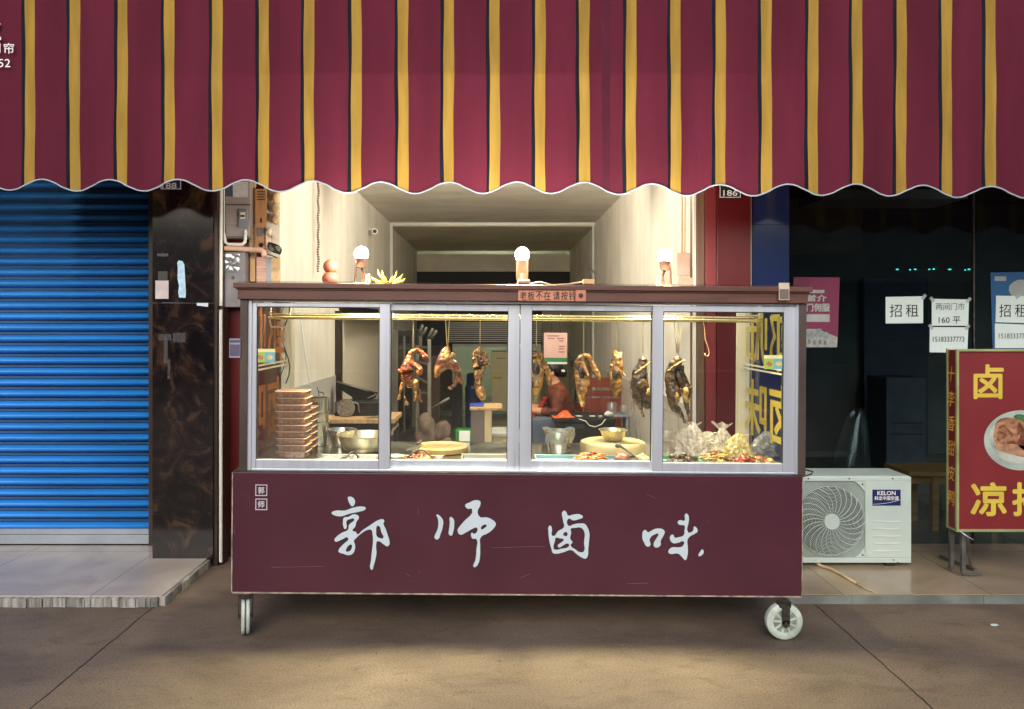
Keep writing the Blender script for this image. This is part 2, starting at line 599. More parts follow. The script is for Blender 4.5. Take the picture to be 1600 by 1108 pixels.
M['alu'] = pm('brushed_aluminium', S(206, 214, 228), .36, metal=.6, var=.05, sc=4, stretch=(8, 8, .3), rvar=.05)
M['alu_dark'] = pm('grey_aluminium', S(150, 146, 140), .4, metal=.7, var=.1, sc=4)
M['wine_panel'] = None
M['brown_beam'] = pm('brown_laminate', S(96, 62, 54), .36, var=.18, sc=5, stretch=(.5, 4, 6), bump=.1, bsc=60)
M['black_rubber'] = pm('black_rubber', S(24, 24, 25), .7)
M['white_plastic'] = pm('white_plastic', S(222, 224, 218), .4, var=.05)
M['wheel_plastic'] = pm('pale_wheel_plastic', S(184, 198, 188), .5, var=.22, sc=14)
M['dark_steel'] = pm('dirty_dark_steel', S(74, 70, 68), .5, metal=.6, var=.3, sc=20, bump=.3)
M['stainless'] = pm('stainless_steel', S(200, 198, 190), .22, metal=1., var=.08, sc=6, stretch=(1, 1, 5))
M['glass'] = glass('case_glass', (.97, .985, .975, 1), .035, .5)
M['glass_green'] = glass('roof_glass', (.95, .985, .965, 1), .05, .5)
M['glass_dark'] = glass('shade_tint_glass', (.66, .74, .76, 1), .02, .35)  # the tint stands in for the darkness of the unlit room
M['ac_white'] = pm('off_white_enamel', S(186, 204, 200), .42, var=.06, sc=4)
M['ac_dark'] = pm('black_fan_plastic', S(26, 28, 28), .5)
M['paper'] = pm('white_paper', S(204, 222, 222), .8, var=.03, sc=12)
M['black_ink'] = pm('black_ink', S(28, 30, 34), .7)
M['gold_ink'] = pm('yellow_vinyl', S(206, 186, 72), .45, var=.08, sc=10)
M['wood'] = pm('warm_wood', S(168, 116, 66), .55, var=.25, sc=6, stretch=(.6, 6, 6), bump=.1)
M['pale_wood'] = pm('pale_wood', S(196, 160, 116), .6, var=.2, sc=7, stretch=(5, 5, .5), bump=.15)
M['dark_wood'] = pm('dark_wood', S(84, 54, 38), .5, var=.3, sc=6, stretch=(5, 5, .6))
M['red_wood'] = pm('reddish_chair_wood', S(120, 52, 40), .45, var=.25, sc=6, stretch=(5, 5, .6))
M['black_paint'] = pm('black_paint', S(26, 25, 26), .4, var=.2)
M['cream_post'] = pm('cream_aluminium', S(226, 216, 190), .4, metal=.2, var=.06, sc=3, stretch=(6, 6, .3))
M['brass_rail'] = pm('polished_rail', S(224, 204, 150), .2, metal=.95, var=.05)

# ------------------------------------------------------------------ the setting
g = MB(); g.box((-40, -60, -.3), (40, 4.9, 0)); struct('ground', g, M['concrete'])
g = MB(); g.box((-1.75, 4.9, -.3), (1.62, 16, 0.012)); struct('shop_floor', g, M['shop_floor'])
LZ, RZ = .054, .046
m = MB()
m.box((-8, 4.105, -.05), (-1.775, 5.6, LZ))
m.mi = 1
# the broken stone edge below the tiles: a ragged strip of chips
rng = random.Random(3)
x = -8.0
while x < -1.79:
    w = rng.uniform(.012, .05)
    m.box((x, 4.085 - rng.uniform(0, .012), -.02), (min(x + w, -1.778), 4.106, LZ - .006 - rng.uniform(0, .004)))
    x += w + rng.uniform(0, .006)
y = 4.1
while y < 4.78:
    w = rng.uniform(.02, .06)
    m.box((-1.776, y, -.02), (-1.762 + rng.uniform(0, .012), min(y + w, 4.8), LZ - .008))
    y += w
struct('pavement', m, [M['tile_floor'], M['kerb']])
m = MB()
m.box((1.56, 4.145, -.05), (9, 9.2, RZ))
m.mi = 1
x = 1.565
while x < 8.9:
    w = rng.uniform(.25, .5)
    m.box((x, 4.130 - rng.uniform(0, .003), -.02), (x + w - .002, 4.146, RZ - .004))
    x += w
struct('porch', m, [M['tile_floor2'], pm('grey_stone_edge', S(112, 120, 116), .7, var=.3, sc=5, bump=.5, bsc=25, detail=8)])

# ---- shop room
sh = thing('shop_room', 'deep narrow shop room with cream walls, open to the street behind the food cart', 'shop', (0, 5.0, 0))
XL, XR, YF, YM, YB, PD, ZC = -1.38, 1.29, 4.97, 10.1, 15.6, 13.5, 2.81
m = MB(); m.box((XL - .12, YF, 0.012), (XL, YB, ZC + .1)); part(sh, 'left_wall', m, M['plaster'])
m = MB(); m.box((XR, YF, .95), (XR + .12, YB, ZC + .1)); part(sh, 'right_wall', m, M['plaster'])
m = MB(); m.box((XR - .008, YF, 0.012), (XR + .12, YB, .95)); part(sh, 'tiled_dado', m, M['wall_tile'])
m = MB(); m.box((XL, YF, ZC), (XR, YM, ZC + .1)); part(sh, 'ceiling', m, M['plaster'])
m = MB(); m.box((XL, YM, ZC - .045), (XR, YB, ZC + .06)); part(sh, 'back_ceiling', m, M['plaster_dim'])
m = MB(); m.box((XL, YM - .03, ZC - .035), (XR, YM, ZC)); m.box((XL, YM - .03, 0.012), (XL + .035, YM, ZC - .035)); m.box((XR - .035, YM - .03, .0125), (XR - .009, YM, ZC - .035))
part(sh, 'opening_trim', m, M['white_plastic'])
m = MB(); m.box((XL, YB, 0.012), (XR, YB + .12, ZC + .1)); part(sh, 'back_wall', m, pm('pale_green_plaster', S(176, 182, 160), .7, var=.06, sc=2))
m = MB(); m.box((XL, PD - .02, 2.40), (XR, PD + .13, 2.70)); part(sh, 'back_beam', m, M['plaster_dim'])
# partition with the doorway to the kitchen
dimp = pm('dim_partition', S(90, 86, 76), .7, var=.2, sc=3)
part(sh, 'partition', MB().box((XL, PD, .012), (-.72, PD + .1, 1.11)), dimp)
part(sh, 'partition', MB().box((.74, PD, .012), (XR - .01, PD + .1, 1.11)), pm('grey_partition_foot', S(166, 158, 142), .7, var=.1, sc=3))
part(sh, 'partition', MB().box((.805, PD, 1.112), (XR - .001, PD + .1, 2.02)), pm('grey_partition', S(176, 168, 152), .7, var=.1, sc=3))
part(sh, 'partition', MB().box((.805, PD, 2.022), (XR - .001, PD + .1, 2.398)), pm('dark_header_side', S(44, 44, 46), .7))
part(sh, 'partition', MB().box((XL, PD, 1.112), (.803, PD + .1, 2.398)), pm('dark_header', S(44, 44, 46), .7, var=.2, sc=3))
m = MB()
m.box((-.76, PD - .04, .012), (-.70, PD - .003, 1.14)); m.box((.72, PD - .04, .012), (.78, PD - .003, 1.14)); m.box((-.70, PD - .04, 1.085), (.72, PD - .003, 1.14))
part(sh, 'door_frame', m, M['white_plastic'])
m = MB()
for i in range(10):
    z = 1.17 + i * .036
    m.box((-.84, PD - .09, z), (.80, PD - .052, z + .018))
m.mi = 1
m.box((-.84, PD - .05, 1.16), (.80, PD - .004, 1.54))
part(sh, 'roller_grille', m, [M['alu_dark'], M['black_paint']])

# ---- facade pieces
pl = thing('pillar', 'black marble pillar with brown veins beside the blue shutter', 'pillar', (-1.93, 4.9, 0))
xA, xB = P(238, 0, 4.75).x, P(333, 0, 4.75).x
m = MB(); m.box((xA, 4.75, LZ - .01), (xB, 5.35, P(0, 473.5, 4.75).z)); part(pl, 'lower_slab', m, M['marble'], bevel=.002)
m = MB(); m.box((xA, 4.75, P(0, 472.2, 4.75).z), (xB, 5.35, 3.2)); part(pl, 'upper_slab', m, M['marble'], bevel=.002)
m = MB()
for (x0, y0, x1, y1) in ((246, 396, 263, 401), (247, 424, 262, 438), (248, 522, 268, 532), (256, 524, 262, 568), (270, 520, 290, 535), (262, 562, 266, 592)):
    m.box(P(x0, y0, 4.75), P(x1, y1, 4.75) + Vector((0, -.0015, 0)))
part(pl, 'tape_residue', m, glass('clear_tape', (.9, .9, .92, 1), .12, .6, .15, .15))
def plate(px0, py0, px1, py1, d, txt, parent_mat, label, name='house_number_plate'):
    c = P((px0 + px1) / 2, (py0 + py1) / 2, d)
    t = thing(name, label, 'number plate', c)
    a, b = P(px0, py0, d), P(px1, py1, d)
    m = MB(); m.box((a.x, d - .008, b.z), (b.x, d, a.z)); part(t, 'plate', m, parent_mat, bevel=.003)
    m = MB()
    w = .0035
    for (u0, v0, u1, v1) in ((a.x + .004, a.z - .004 - w, b.x - .004, a.z - .004), (a.x + .004, b.z + .004, b.x - .004, b.z + .004 + w), (a.x + .004, b.z + .004 + w, a.x + .004 + w, a.z - .004 - w), (b.x - .004 - w, b.z + .004 + w, b.x - .004, a.z - .004 - w)):
        m.box((u0, d - .0095, v0), (u1, d - .008, v1))
    part(t, 'border', m, M['white_print'])
    return t, c
t, c = plate(251, 262, 284.5, 297, 4.745, '188', pm('navy_plate', S(34, 44, 96), .35), 'navy house number plate reading 188 at the top of the black marble pillar')
lettering(t, '188', P(265.5, 290.5, 4.745) + Vector((0, -.008, 0)), .088, .034, M['white_print'], bold=.02)
m = MB(); m.box(P(243, 438.5, 4.75), P(263.5, 467, 4.75) + Vector((0, -.003, 0)))
t = solo('payment_card', m, pm('grey_card', S(190, 182, 184), .5, var=.12, sc=14), 'small pale square card stuck low on the black marble pillar', 'card', P(253, 453, 4.75))
m = MB(); m.prism([P(x, y, 4.7485) for x, y in ((277, 411), (279, 407), (285, 408), (288, 413), (289, 430), (290.5, 455), (290, 465.5), (280, 465), (278.5, 457), (280, 446), (277.5, 436), (278, 420))], (0, -.002, 0))
solo('paper_strip', m, pm('torn_pale_blue_paper', S(176, 214, 240), .8, var=.2, sc=30), 'torn strip of pale blue paper stuck upright on the black marble pillar', 'paper', P(283, 437, 4.75))
m = MB(); m.prism([P(x, y, 4.7485) for x, y in ((307, 473.5), (325.5, 473.5), (325, 479.5), (308, 477.5))], (0, -.002, 0))
solo('paper_tape', m, pm('white_tape', S(206, 220, 232), .8), 'short white piece of tape on the pillar joint', 'tape', P(316, 476, 4.75))
m = MB(); a = P(333.5, 0, 4.77); m.box((a.x, 4.765, .0), (P(340, 0, 4.77).x, 5.3, 3.2)); m.box((P(340, 0, 4.77).x, 4.80, 0), (P(346, 0, 4.77).x, 5.3, 3.2))
solo('door_post', m, M['dark_trim'], 'narrow dark brown door post between the marble pillar and the red wall', 'post', (-1.74, 4.9, 0), bevel=.003)
# red wall with a dirty foot
m = MB(); rx0, rx1 = P(346.5, 0, 4.93).x, XL - .1
m.box((rx0, 4.93, .19), (rx1, 5.2, 3.2)); m.mi = 1; m.box((rx0, 4.93, 0), (rx1, 5.2, .188))
wl_ = solo('red_wall', m, [M['red_paint'], pm('stained_red_foot', S(92, 58, 58), .6, var=.5, sc=14, bump=.4)], 'strip of dark red wall behind the left end of the food cart', 'wall', (-1.6, 5, 0))
# white pipe
m = MB()
m.tube([P(345, 878, 4.785), P(345, 484, 4.785)], .0105, 12)
m.tube([P(345, 478, 4.80), P(345.5, 250, 4.80)], .011, 12)
solo('drain_pipe', m, M['white_plastic'], 'thin white pipe running up the corner beside the black pillar', 'pipe', P(345, 600, 4.82), smooth='auto')

# ---- roller shutter
rs = thing('roller_shutter', 'closed blue roller shutter with a grey bottom bar at the left', 'shutter', (-3.1, 5.05, LZ))
m = MB()
pitch = 17.2 * 5.05 / F
x0, x1 = -6.2, P(239.5, 0, 5.08).x
z0 = P(0, 826, 5.05).z
prof = []
n = 44
for k in range(n):
    zz = z0 + k * pitch
    for i in range(9):
        t_ = i / 8
        prof.append((zz + pitch * .52 * t_, 5.050 - .024 * math.sin(math.pi * t_) ** .8))
    prof.append((zz + pitch * .55, 5.062)); prof.append((zz + pitch * .60, 5.066))
    prof.append((zz + pitch * .66, 5.058)); prof.append((zz + pitch * .78, 5.058)); prof.append((zz + pitch * .84, 5.066)); prof.append((zz + pitch * .96, 5.066))
vs_, fs_ = [], []
for (z, y) in prof:
    vs_ += [(x0, y, z), (x1, y, z)]
for i in range(len(prof) - 1):
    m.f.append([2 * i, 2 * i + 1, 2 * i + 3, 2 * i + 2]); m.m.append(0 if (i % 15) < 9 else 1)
m.v = [Vector(p) for p in vs_]
part(rs, 'slat_curtain', m, [M['blue_slat'], pm('shaded_slat_groove', S(52, 92, 138), .6, var=.2, sc=3, stretch=(.4, 1, 6))], smooth='auto', solid=.004)  # the darker groove colour holds the shading of the recesses
m = MB(); zb = P(0, 849, 5.05).z
m.box((x0, 5.04, (zb + z0) / 2 + .012), (x1, 5.07, z0 + .004)); m.box((x0, 5.032, zb), (x1, 5.07, (zb + z0) / 2 + .010))
part(rs, 'bottom_bar', m, M['steel_grey'], bevel=.003)
m = MB(); m.box((x1 - .004, 5.02, LZ), (x1 + .05, 5.10, 3.1)); part(rs, 'guide_rail', m, M['dark_trim'])
m = MB(); m.box((-6.2, 5.035, LZ + .0), (x1, 5.3, zb - .008)); solo('threshold', m, pm('grey_sill_stone', S(158, 158, 152), .35, var=.12, sc=3), 'low grey sill under the blue shutter', 'sill', (-3, 5.1, LZ))
# upper facade above the openings
m = MB(); m.box((-9, 4.78, 2.95), (9, 5.5, 6.5))
solo('facade_wall', m, pm('facade_render', S(150, 140, 128), .8), 'plain wall above the shops hidden by the awning', 'wall', (0, 5, 3))
m = MB(); m.box((-9, 4.76, 0), (-6.2, 5.5, 2.95)); solo('facade_wall', m, pm('facade_render_side', S(140, 130, 120), .8), 'plain wall beyond the far edge of the blue shutter', 'wall', (-7, 5, 0))

# ---- right of the shop
m = MB(); a = P(1090.5, 0, 4.9).x; b = P(1103, 0, 4.9).x
m.box((a, 4.93, .0), (b, 5.1, 2.95)); solo('door_post', m, M['brown_trim'], 'brown door post at the right edge of the open shop front', 'post', (a, 5, 0), bevel=.003)
rp = thing('pillar', 'dark red clad pillar with the 186 number plate', 'pillar', (1.47, 4.95, 0))
m = MB(); c_ = P(1120, 0, 4.9).x; d_ = P(1173, 0, 4.9).x
m.box((c_, 4.9, .0), (d_, 5.3, 2.95)); part(rp, 'front_panel', m, M['red_paint'], bevel=.003)
m = MB(); m.box((b + .002, 4.912, 0), (c_ - .001, 5.3, 2.95)); part(rp, 'side_panel', m, M['red_light'], bevel=.003)
m = MB(); m.box((d_, 4.905, .0), (d_ + .008, 5.25, 2.95)); part(rp, 'edge_strip', m, M['alu_dark'])
t, c = plate(1123, 262, 1157.5, 310, 4.897, '186', pm('dark_plate', S(40, 38, 42), .35), 'dark house number plate reading 186 on the red pillar')
lettering(t, '186', P(1140.5, 302, 4.897) + Vector((0, -.008, 0)), .088, .036, M['white_print'], bold=.02)
m = MB(); e_ = P(1233, 0, 4.92).x
zj = P(0, 351, 4.92).z
m.box((d_ + .009, 4.92, .0), (e_, 5.3, zj - .001)); m.box((d_ + .009, 4.92, zj + .001), (e_, 5.3, 2.95))
solo('pillar', m, pm('navy_glazed_cladding', S(25, 38, 80), .1, var=.08, sc=2, coat=.6), 'glossy navy blue clad pillar between the red pillar and the dark window', 'pillar', (1.74, 5, 0))

# ---- the dark shop to let
ds = thing('dark_shop', 'unlit empty shop behind a big dark window at the right', 'shop', (3, 5.1, RZ))
dx1 = 6.5
m = MB(); m.box((e_, 8.6, RZ), (dx1, 8.7, 2.95)); m.box((e_ - .02, 5.3, RZ), (e_, 8.6, 2.95)); m.box((dx1, 5.0, RZ), (dx1 + .1, 8.7, 2.95))
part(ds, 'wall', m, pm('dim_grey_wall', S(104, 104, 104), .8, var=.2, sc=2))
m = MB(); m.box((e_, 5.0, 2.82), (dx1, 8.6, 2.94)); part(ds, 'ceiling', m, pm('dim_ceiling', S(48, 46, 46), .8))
sx_ = P(1520, 0, 5.1).x
m = MB(); m.box((e_ + .002, 5.09, RZ + .002), (sx_ - .006, 5.10, 2.82)); part(ds, 'window_pane', m, M['glass_dark'])
m = MB(); m.box((sx_ + .006, 5.09, RZ + .002), (dx1, 5.10, 2.82)); part(ds, 'window_pane', m, M['glass_dark'])
m = MB(); m.box((sx_ - .005, 5.085, RZ), (sx_ + .005, 5.105, 2.82)); part(ds, 'window_mullion', m, M['dark_steel'])
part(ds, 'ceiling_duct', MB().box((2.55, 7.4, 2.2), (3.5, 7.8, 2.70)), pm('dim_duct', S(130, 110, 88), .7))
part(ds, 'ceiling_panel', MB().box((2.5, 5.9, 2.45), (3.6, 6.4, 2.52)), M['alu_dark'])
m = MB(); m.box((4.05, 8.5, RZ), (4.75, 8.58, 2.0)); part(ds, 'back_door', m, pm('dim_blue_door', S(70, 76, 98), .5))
sl = thing('reflection_dots', 'row of tiny teal green glowing dots standing in for a reflection in the dark window', 'lights', P(1455, 421, 5.6))
tg = emit('teal_glow', (.02, .75, .55, 1), 2.2)  # glowing dots stand in for green lights mirrored in the glass
for (x, y, w) in ((1402, 421, 6), (1422, 421.5, 3.5), (1430, 421, 5), (1452, 421, 4), (1459, 420.5, 5), (1484, 421, 7), (1514, 421, 6), (1508, 422, 3)):
    part(sl, 'light', MB().ell(P(x, y, 5.6), (w * .0018, .005, .0045), 8, 6), tg)
part(sl, 'cord', MB().tube([P(1399, 420.5, 5.606), P(1430, 421.2, 5.606), P(1459, 420.6, 5.606), P(1517, 421.2, 5.606)], .0016, 5), M['black_rubber'])  # added line joining the mirrored dots

# ------------------------------------------------------------------ striped awning
AW = 4.25
aw = thing('awning', 'maroon and yellow striped awning with a scalloped hanging front', 'awning', (0, AW, 2.95))
ST = [38, 108.5, 184, 257, 331, 404, 475, 549, 622, 693, 765, 836, 905, 978, 1048, 1118, 1190, 1262, 1331, 1401, 1472, 1540]
ST = [38 - 72 * k for k in range(7, 0, -1)] + ST + [1540 + 71 * k for k in range(1, 8)]
def scal(px):
    mid = 288.5 + (px - 66) * 11.0 / 1482
    c = math.cos(2 * math.pi * (px - 66) / 105.9)
    return mid - 8.8 * c + 1.0 * math.sin(px * .013)
cols = []                                        # (px, material of the strip to its right)
for i, s in enumerate(ST):
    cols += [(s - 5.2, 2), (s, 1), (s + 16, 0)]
fine = []
for (a, ma), (b, _) in zip(cols, cols[1:]):
    k = max(1, int((b - a) / 6.0))
    for j in range(k):
        fine.append((a + (b - a) * j / k, ma))
    if ma == 0 and a < 945 < b: seam = None
fine.append((cols[-1][0], 0))
def drape(px, t):                                # t 0 at the hem .. 1 at the top
    pb, pt = scal(px), -60.0
    py = pb + (pt - pb) * t
    sh_ = .6 * math.sin(py * .021 + px * .31) + .35 * math.sin(py * .047 + px * .11)
    q = P(px + sh_ * min(1, 1.2 - .2 * t), py, AW)
    q.y += .004 * math.sin(px * .0594 * 1.0) * (1 - .9 * t) + .004 * math.sin(px * .0173 + 1) + .0015 * math.sin(px * .049 + py * .009)
    return q
rows = 30
vs_, fs_, mi_ = [], [], []
for j in range(rows + 1):
    t = (j / rows) ** 1.3
    for (px, _) in fine:
        vs_.append(drape(px, t))
w_ = len(fine)
m = MB()
m.v = vs_
for j in range(rows):
    for i in range(w_ - 1):
        m.f.append([j * w_ + i, j * w_ + i + 1, (j + 1) * w_ + i + 1, (j + 1) * w_ + i])
        mm = fine[i][1]
        if mm == 0 and 939 < fine[i][0] < 951: mm = 3
        m.m.append(mm)
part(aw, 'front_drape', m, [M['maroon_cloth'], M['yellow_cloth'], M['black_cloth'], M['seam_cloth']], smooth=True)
m = MB(); m.tube([drape(fine[0][0] + k * 4.0, 0) + Vector((0, -.001, 0)) for k in range(int((fine[-1][0] - fine[0][0]) / 4))], .0042, 6)
part(aw, 'hem_piping', m, M['piping'], smooth=True)
ztop = P(0, -60, AW).z
m = MB(); m.cyl((P(fine[0][0], 0, AW).x, AW, ztop + .02), (P(fine[-1][0], 0, AW).x, AW, ztop + .02), .024)
part(aw, 'front_bar', m, M['alu'], smooth='auto')
m = MB()
m.v = []
for j in range(7):
    for (px, _) in fine:
        q = P(px, -60, AW)
        t = j / 6
        m.v.append(Vector((q.x, AW + (4.74 - AW) * t, ztop + .045 + .42 * t - .05 * math.sin(math.pi * t))))
for j in range(6):
    for i in range(w_ - 1):
        m.f.append([j * w_ + i, j * w_ + i + 1, (j + 1) * w_ + i + 1, (j + 1) * w_ + i]); m.m.append(fine[i][1])
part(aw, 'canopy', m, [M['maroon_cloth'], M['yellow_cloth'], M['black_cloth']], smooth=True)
for px in (-150, 420, 1180, 1760):
    q = P(px, 0, AW).x
    part(aw, 'folding_arm', MB().bar((q, AW, ztop + .01), (q, 4.76, ztop + .40), .03), M['alu'])
dz = Vector((0, -.012, 0))
lettering(aw, '门', P(-4.0, 76.5, AW) + dz, .049, .055, M['white_print'], bold=.012)
lettering(aw, '帘', P(16.2, 77, AW) + dz, .055, .057, M['white_print'], bold=.012)
lettering(aw, '52', P(9.2, 100, AW) + dz, .066, .045, M['white_print'], bold=.006)
m = MB(); m.prism([P(x, y, AW) + dz for x, y in ((-12, 38), (3.2, 38), (-.5, 47), (-12, 52))], (0, -.001, 0)); m.prism([P(x, y, AW) + dz for x, y in ((-12, 59), (4, 59), (4, 64), (-12, 64))], (0, -.001, 0))
part(aw, 'lettering', m, M['white_print'])

# ------------------------------------------------------------------ the food cart
def wine_mat():
    m, N, L, out = new_mat('wine_red_panel')
    b = N.new('ShaderNodeBsdfPrincipled')
    tc = N.new('ShaderNodeTexCoord')
    n1 = N.new('ShaderNodeTexNoise'); n1.inputs['Scale'].default_value = 2; n1.inputs['Detail'].default_value = 6
    L.new(tc.outputs['Object'], n1.inputs[0])
    r = N.new('ShaderNodeValToRGB'); r.color_ramp.elements[0].position = .3; r.color_ramp.elements[1].position = .75
    r.color_ramp.elements[0].color = S(68, 31, 45); r.color_ramp.elements[1].color = S(80, 39, 54)
    L.new(n1.outputs[0], r.inputs[0])
    # hairline scratches
    mp = N.new('ShaderNodeMapping'); mp.inputs['Scale'].default_value = (1.2, 1, 25); mp.inputs['Rotation'].default_value = (0, .05, 0)
    L.new(tc.outputs['Object'], mp.inputs[0])
    n2 = N.new('ShaderNodeTexNoise'); n2.inputs['Scale'].default_value = 2.2; n2.inputs['Detail'].default_value = 6
    L.new(mp.outputs[0], n2.inputs[0])
    r2 = N.new('ShaderNodeValToRGB'); r2.color_ramp.elements[0].position = .76; r2.color_ramp.elements[1].position = .82
    r2.color_ramp.elements[0].color = (0, 0, 0, 1); r2.color_ramp.elements[1].color = (.45, .45, .45, 1)
    L.new(n2.outputs[0], r2.inputs[0])
    mx = N.new('ShaderNodeMix'); mx.data_type = 'RGBA'; L.new(r2.outputs[0], mx.inputs[0]); L.new(r.outputs[0], mx.inputs[6]); mx.inputs[7].default_value = S(98, 68, 76)
    L.new(mx.outputs[2], b.inputs['Base Color'])
    b.inputs['Roughness'].default_value = .24
    b.inputs['Specular IOR Level'].default_value = .5
    mp3 = N.new('ShaderNodeMapping'); mp3.inputs['Scale'].default_value = (.8, 1, 14)
    L.new(tc.outputs['Object'], mp3.inputs[0])
    n3 = N.new('ShaderNodeTexNoise'); n3.inputs['Scale'].default_value = 3.5; n3.inputs['Detail'].default_value = 5
    L.new(mp3.outputs[0], n3.inputs[0])
    bp = N.new('ShaderNodeBump'); bp.inputs['Strength'].default_value = .09; bp.inputs['Distance'].default_value = .01
    L.new(n3.outputs[0], bp.inputs['Height']); L.new(bp.outputs[0], b.inputs['Normal'])
    L.new(b.outputs[0], out.inputs[0])
    return m
M['wine_panel'] = wine_mat()
D0, DB = CART_D, 4.62
def mx_(px, d=D0): return (px - CX) * d / F                # photo column to metres
def mz_(py, d=D0): return H - (py - CZ) * d / F
XA, XB = mx_(363), mx_(1252)
ZT, ZBm = mz_(741.5), mz_(930)
cart = thing('food_cart', 'wheeled food cart with a wine red front panel and a glass display case', 'food cart', (PIV.x, (D0 + DB) / 2, PIV.z), tilt=False)
cart.location = TM @ Vector((PIV.x, (D0 + DB) / 2, PIV.z)); cart.rotation_euler = (0, TILT, 0)
m = MB(); m.box((XA, D0, ZBm + .006), (XB, D0 + .02, ZT)); part(cart, 'front_panel', m, M['wine_panel'], bevel=.002)
m = MB(); m.box((XA, D0 + .021, ZBm + .006), (XA + .02, DB, ZT)); m.box((XB - .02, D0 + .021, ZBm + .006), (XB, DB, ZT)); m.box((XA + .021, D0 + .05, ZBm + .012), (XB - .021, DB, ZBm + .04))
part(cart, 'side_panel', m, M['wine_panel'])
m = MB(); m.box((XA - .001, D0 - .004, ZBm), (XB + .001, D0 + .02, ZBm + .0058)); m.box((XA - .005, D0 - .003, ZBm + .006), (XA - .0005, D0 + .02, ZT)); m.box((XB + .0005, D0 - .003, ZBm + .006), (XB + .004, D0 + .02, ZT))
part(cart, 'edge_trim', m, pm('worn_silver_edge', S(196, 180, 168), .4, metal=.6, var=.4, sc=30))
SHZ = .798
m = MB(); m.box((XA + .07, D0 + .075, ZT + .0065), (XB - .07, DB - .065, SHZ)); part(cart, 'counter_top', m, M['stainless'], bevel=.003)
zk = ZT - .012
m = MB(); m.box((XA - .004, D0 + .002, ZT + .0005), (XB + .01, DB, ZT + .006)); part(cart, 'counter_edge', m, M['dark_steel'])
zk = ZT + .006
# roof
m = MB()
ZR, ZRm, ZRb = mz_(445.5), mz_(453.5), mz_(471)
m.box((XA + .004, D0 - .035, ZRm), (mx_(1262), D0 + .06, ZR)); m.box((XA + .02, D0 - .018, ZRb), (mx_(1257), D0 + .06, ZRm - .002)); m.box((XA + .012, D0 - .026, ZRm - .008), (mx_(1259), D0 + .05, ZRm - .0005))
part(cart, 'front_beam', m, M['brown_beam'], bevel=.003)
m = MB()
m.box((XA + .004, D0 + .062, ZRb), (XA + .06, DB, ZR)); m.box((mx_(1262) - .056, D0 + .062, ZRb), (mx_(1262), DB, ZR)); m.box((XA + .062, DB - .05, ZR - .03), (mx_(1262) - .058, DB, ZR))
part(cart, 'roof_beam', m, M['brown_beam'], bevel=.003)
m = MB(); m.box((XA + .02, D0 - .025, ZR + .001), (mx_(1261), DB - .01, ZR + .009)); part(cart, 'roof_glass', m, M['glass_green'])
# corner posts
m = MB()
m.box((mx_(372), D0 - .002, ZT + .007), (mx_(383.5), D0 + .055, ZRb - .001))
M['post_brown'] = pm('grey_brown_post', S(74, 62, 58), .36, var=.2, sc=5)
part(cart, 'corner_post', m, M['post_brown'], bevel=.002)
m = MB(); m.box((mx_(1246.5), D0 - .002, ZT + .007), (mx_(1257), D0 + .055, ZRb - .001))
part(cart, 'corner_post', m, M['post_brown'], bevel=.002)
# outer aluminium frame
FR = D0 + .012
xl, xr = mx_(384, FR), mx_(1245.5, FR)
m = MB()
m.box((xl, FR, ZT + .007), (mx_(390.5, FR), FR + .08, ZRb - .001)); m.box((mx_(1241, FR), FR, ZT + .007), (xr, FR + .08, ZRb - .001))
m.box((mx_(391, FR), FR + .004, mz_(474.5, FR)), (mx_(1240.5, FR), FR + .08, ZRb - .001)); m.box((mx_(391, FR), FR + .002, ZT + .007), (mx_(1240.5, FR), FR + .08, ZT + .016))
part(cart, 'window_frame', m, M['alu'], bevel=.0015)
def sash(x0, x1, gx0, gx1, gy0, gy1, d, top=476.0, bot=738.0):
    """one sliding pane: stiles, rails and its glass"""
    s = part(cart, 'window_sash', MB().box((mx_(x0, d), d, mz_(bot, d)), (mx_(gx0, d), d + .025, mz_(top, d)))
             .box((mx_(gx1, d), d, mz_(bot, d)), (mx_(x1, d), d + .025, mz_(top, d)))
             .box((mx_(gx0, d) + .0003, d + .0012, mz_(gy0, d)), (mx_(gx1, d) - .0003, d + .024, mz_(top, d)))
             .box((mx_(gx0, d) + .0003, d + .0012, mz_(bot, d)), (mx_(gx1, d) - .0003, d + .024, mz_(gy1, d))), M['alu'], bevel=.0018)
    part(s, 'pane', MB().box((mx_(gx0, d) + .001, d + .010, mz_(gy1, d) + .001), (mx_(gx1, d) - .001, d + .015, mz_(gy0, d) - .001)), M['glass'])
    g_ = MB()                                     # rubber gasket
    a, b, c, e = mx_(gx0, d), mx_(gx1, d), mz_(gy1, d), mz_(gy0, d)
    w = .0035
    g_.box((a + .0002, d + .004, c), (a + w, d + .02, e)); g_.box((b - w, d + .004, c), (b - .0002, d + .02, e)); g_.box((a + w, d + .004, e - w), (b - w, d + .02, e - .0002))
    part(s, 'gasket', g_, M['black_rubber'])
    return s
sash(391, 606, 398, 590, 482, 721, FR + .006)
sash(606.5, 809, 607.5, 791, 486.5, 720, FR + .040, bot=739)
sash(810, 1017, 828, 1016, 485, 719.5, FR + .038, bot=739)
sash(1017, 1240.5, 1033.5, 1222, 485, 721.5, FR + .005)
# rear corner posts and rear frame
m = MB()
for s_, px in ((-1, XA + .03), (1, mx_(1257) - .03)):
    part(cart, 'rear_frame', MB().box((px - .03, DB - .06, zk + .001), (px + .03, DB - .032, ZRb - .001)), M['cream_post'], bevel=.003)
    part(cart, 'rear_frame', MB().box((px - .03, DB - .014, zk + .001), (px + .03, DB + .012, ZRb - .001)), M['cream_post'], bevel=.003)
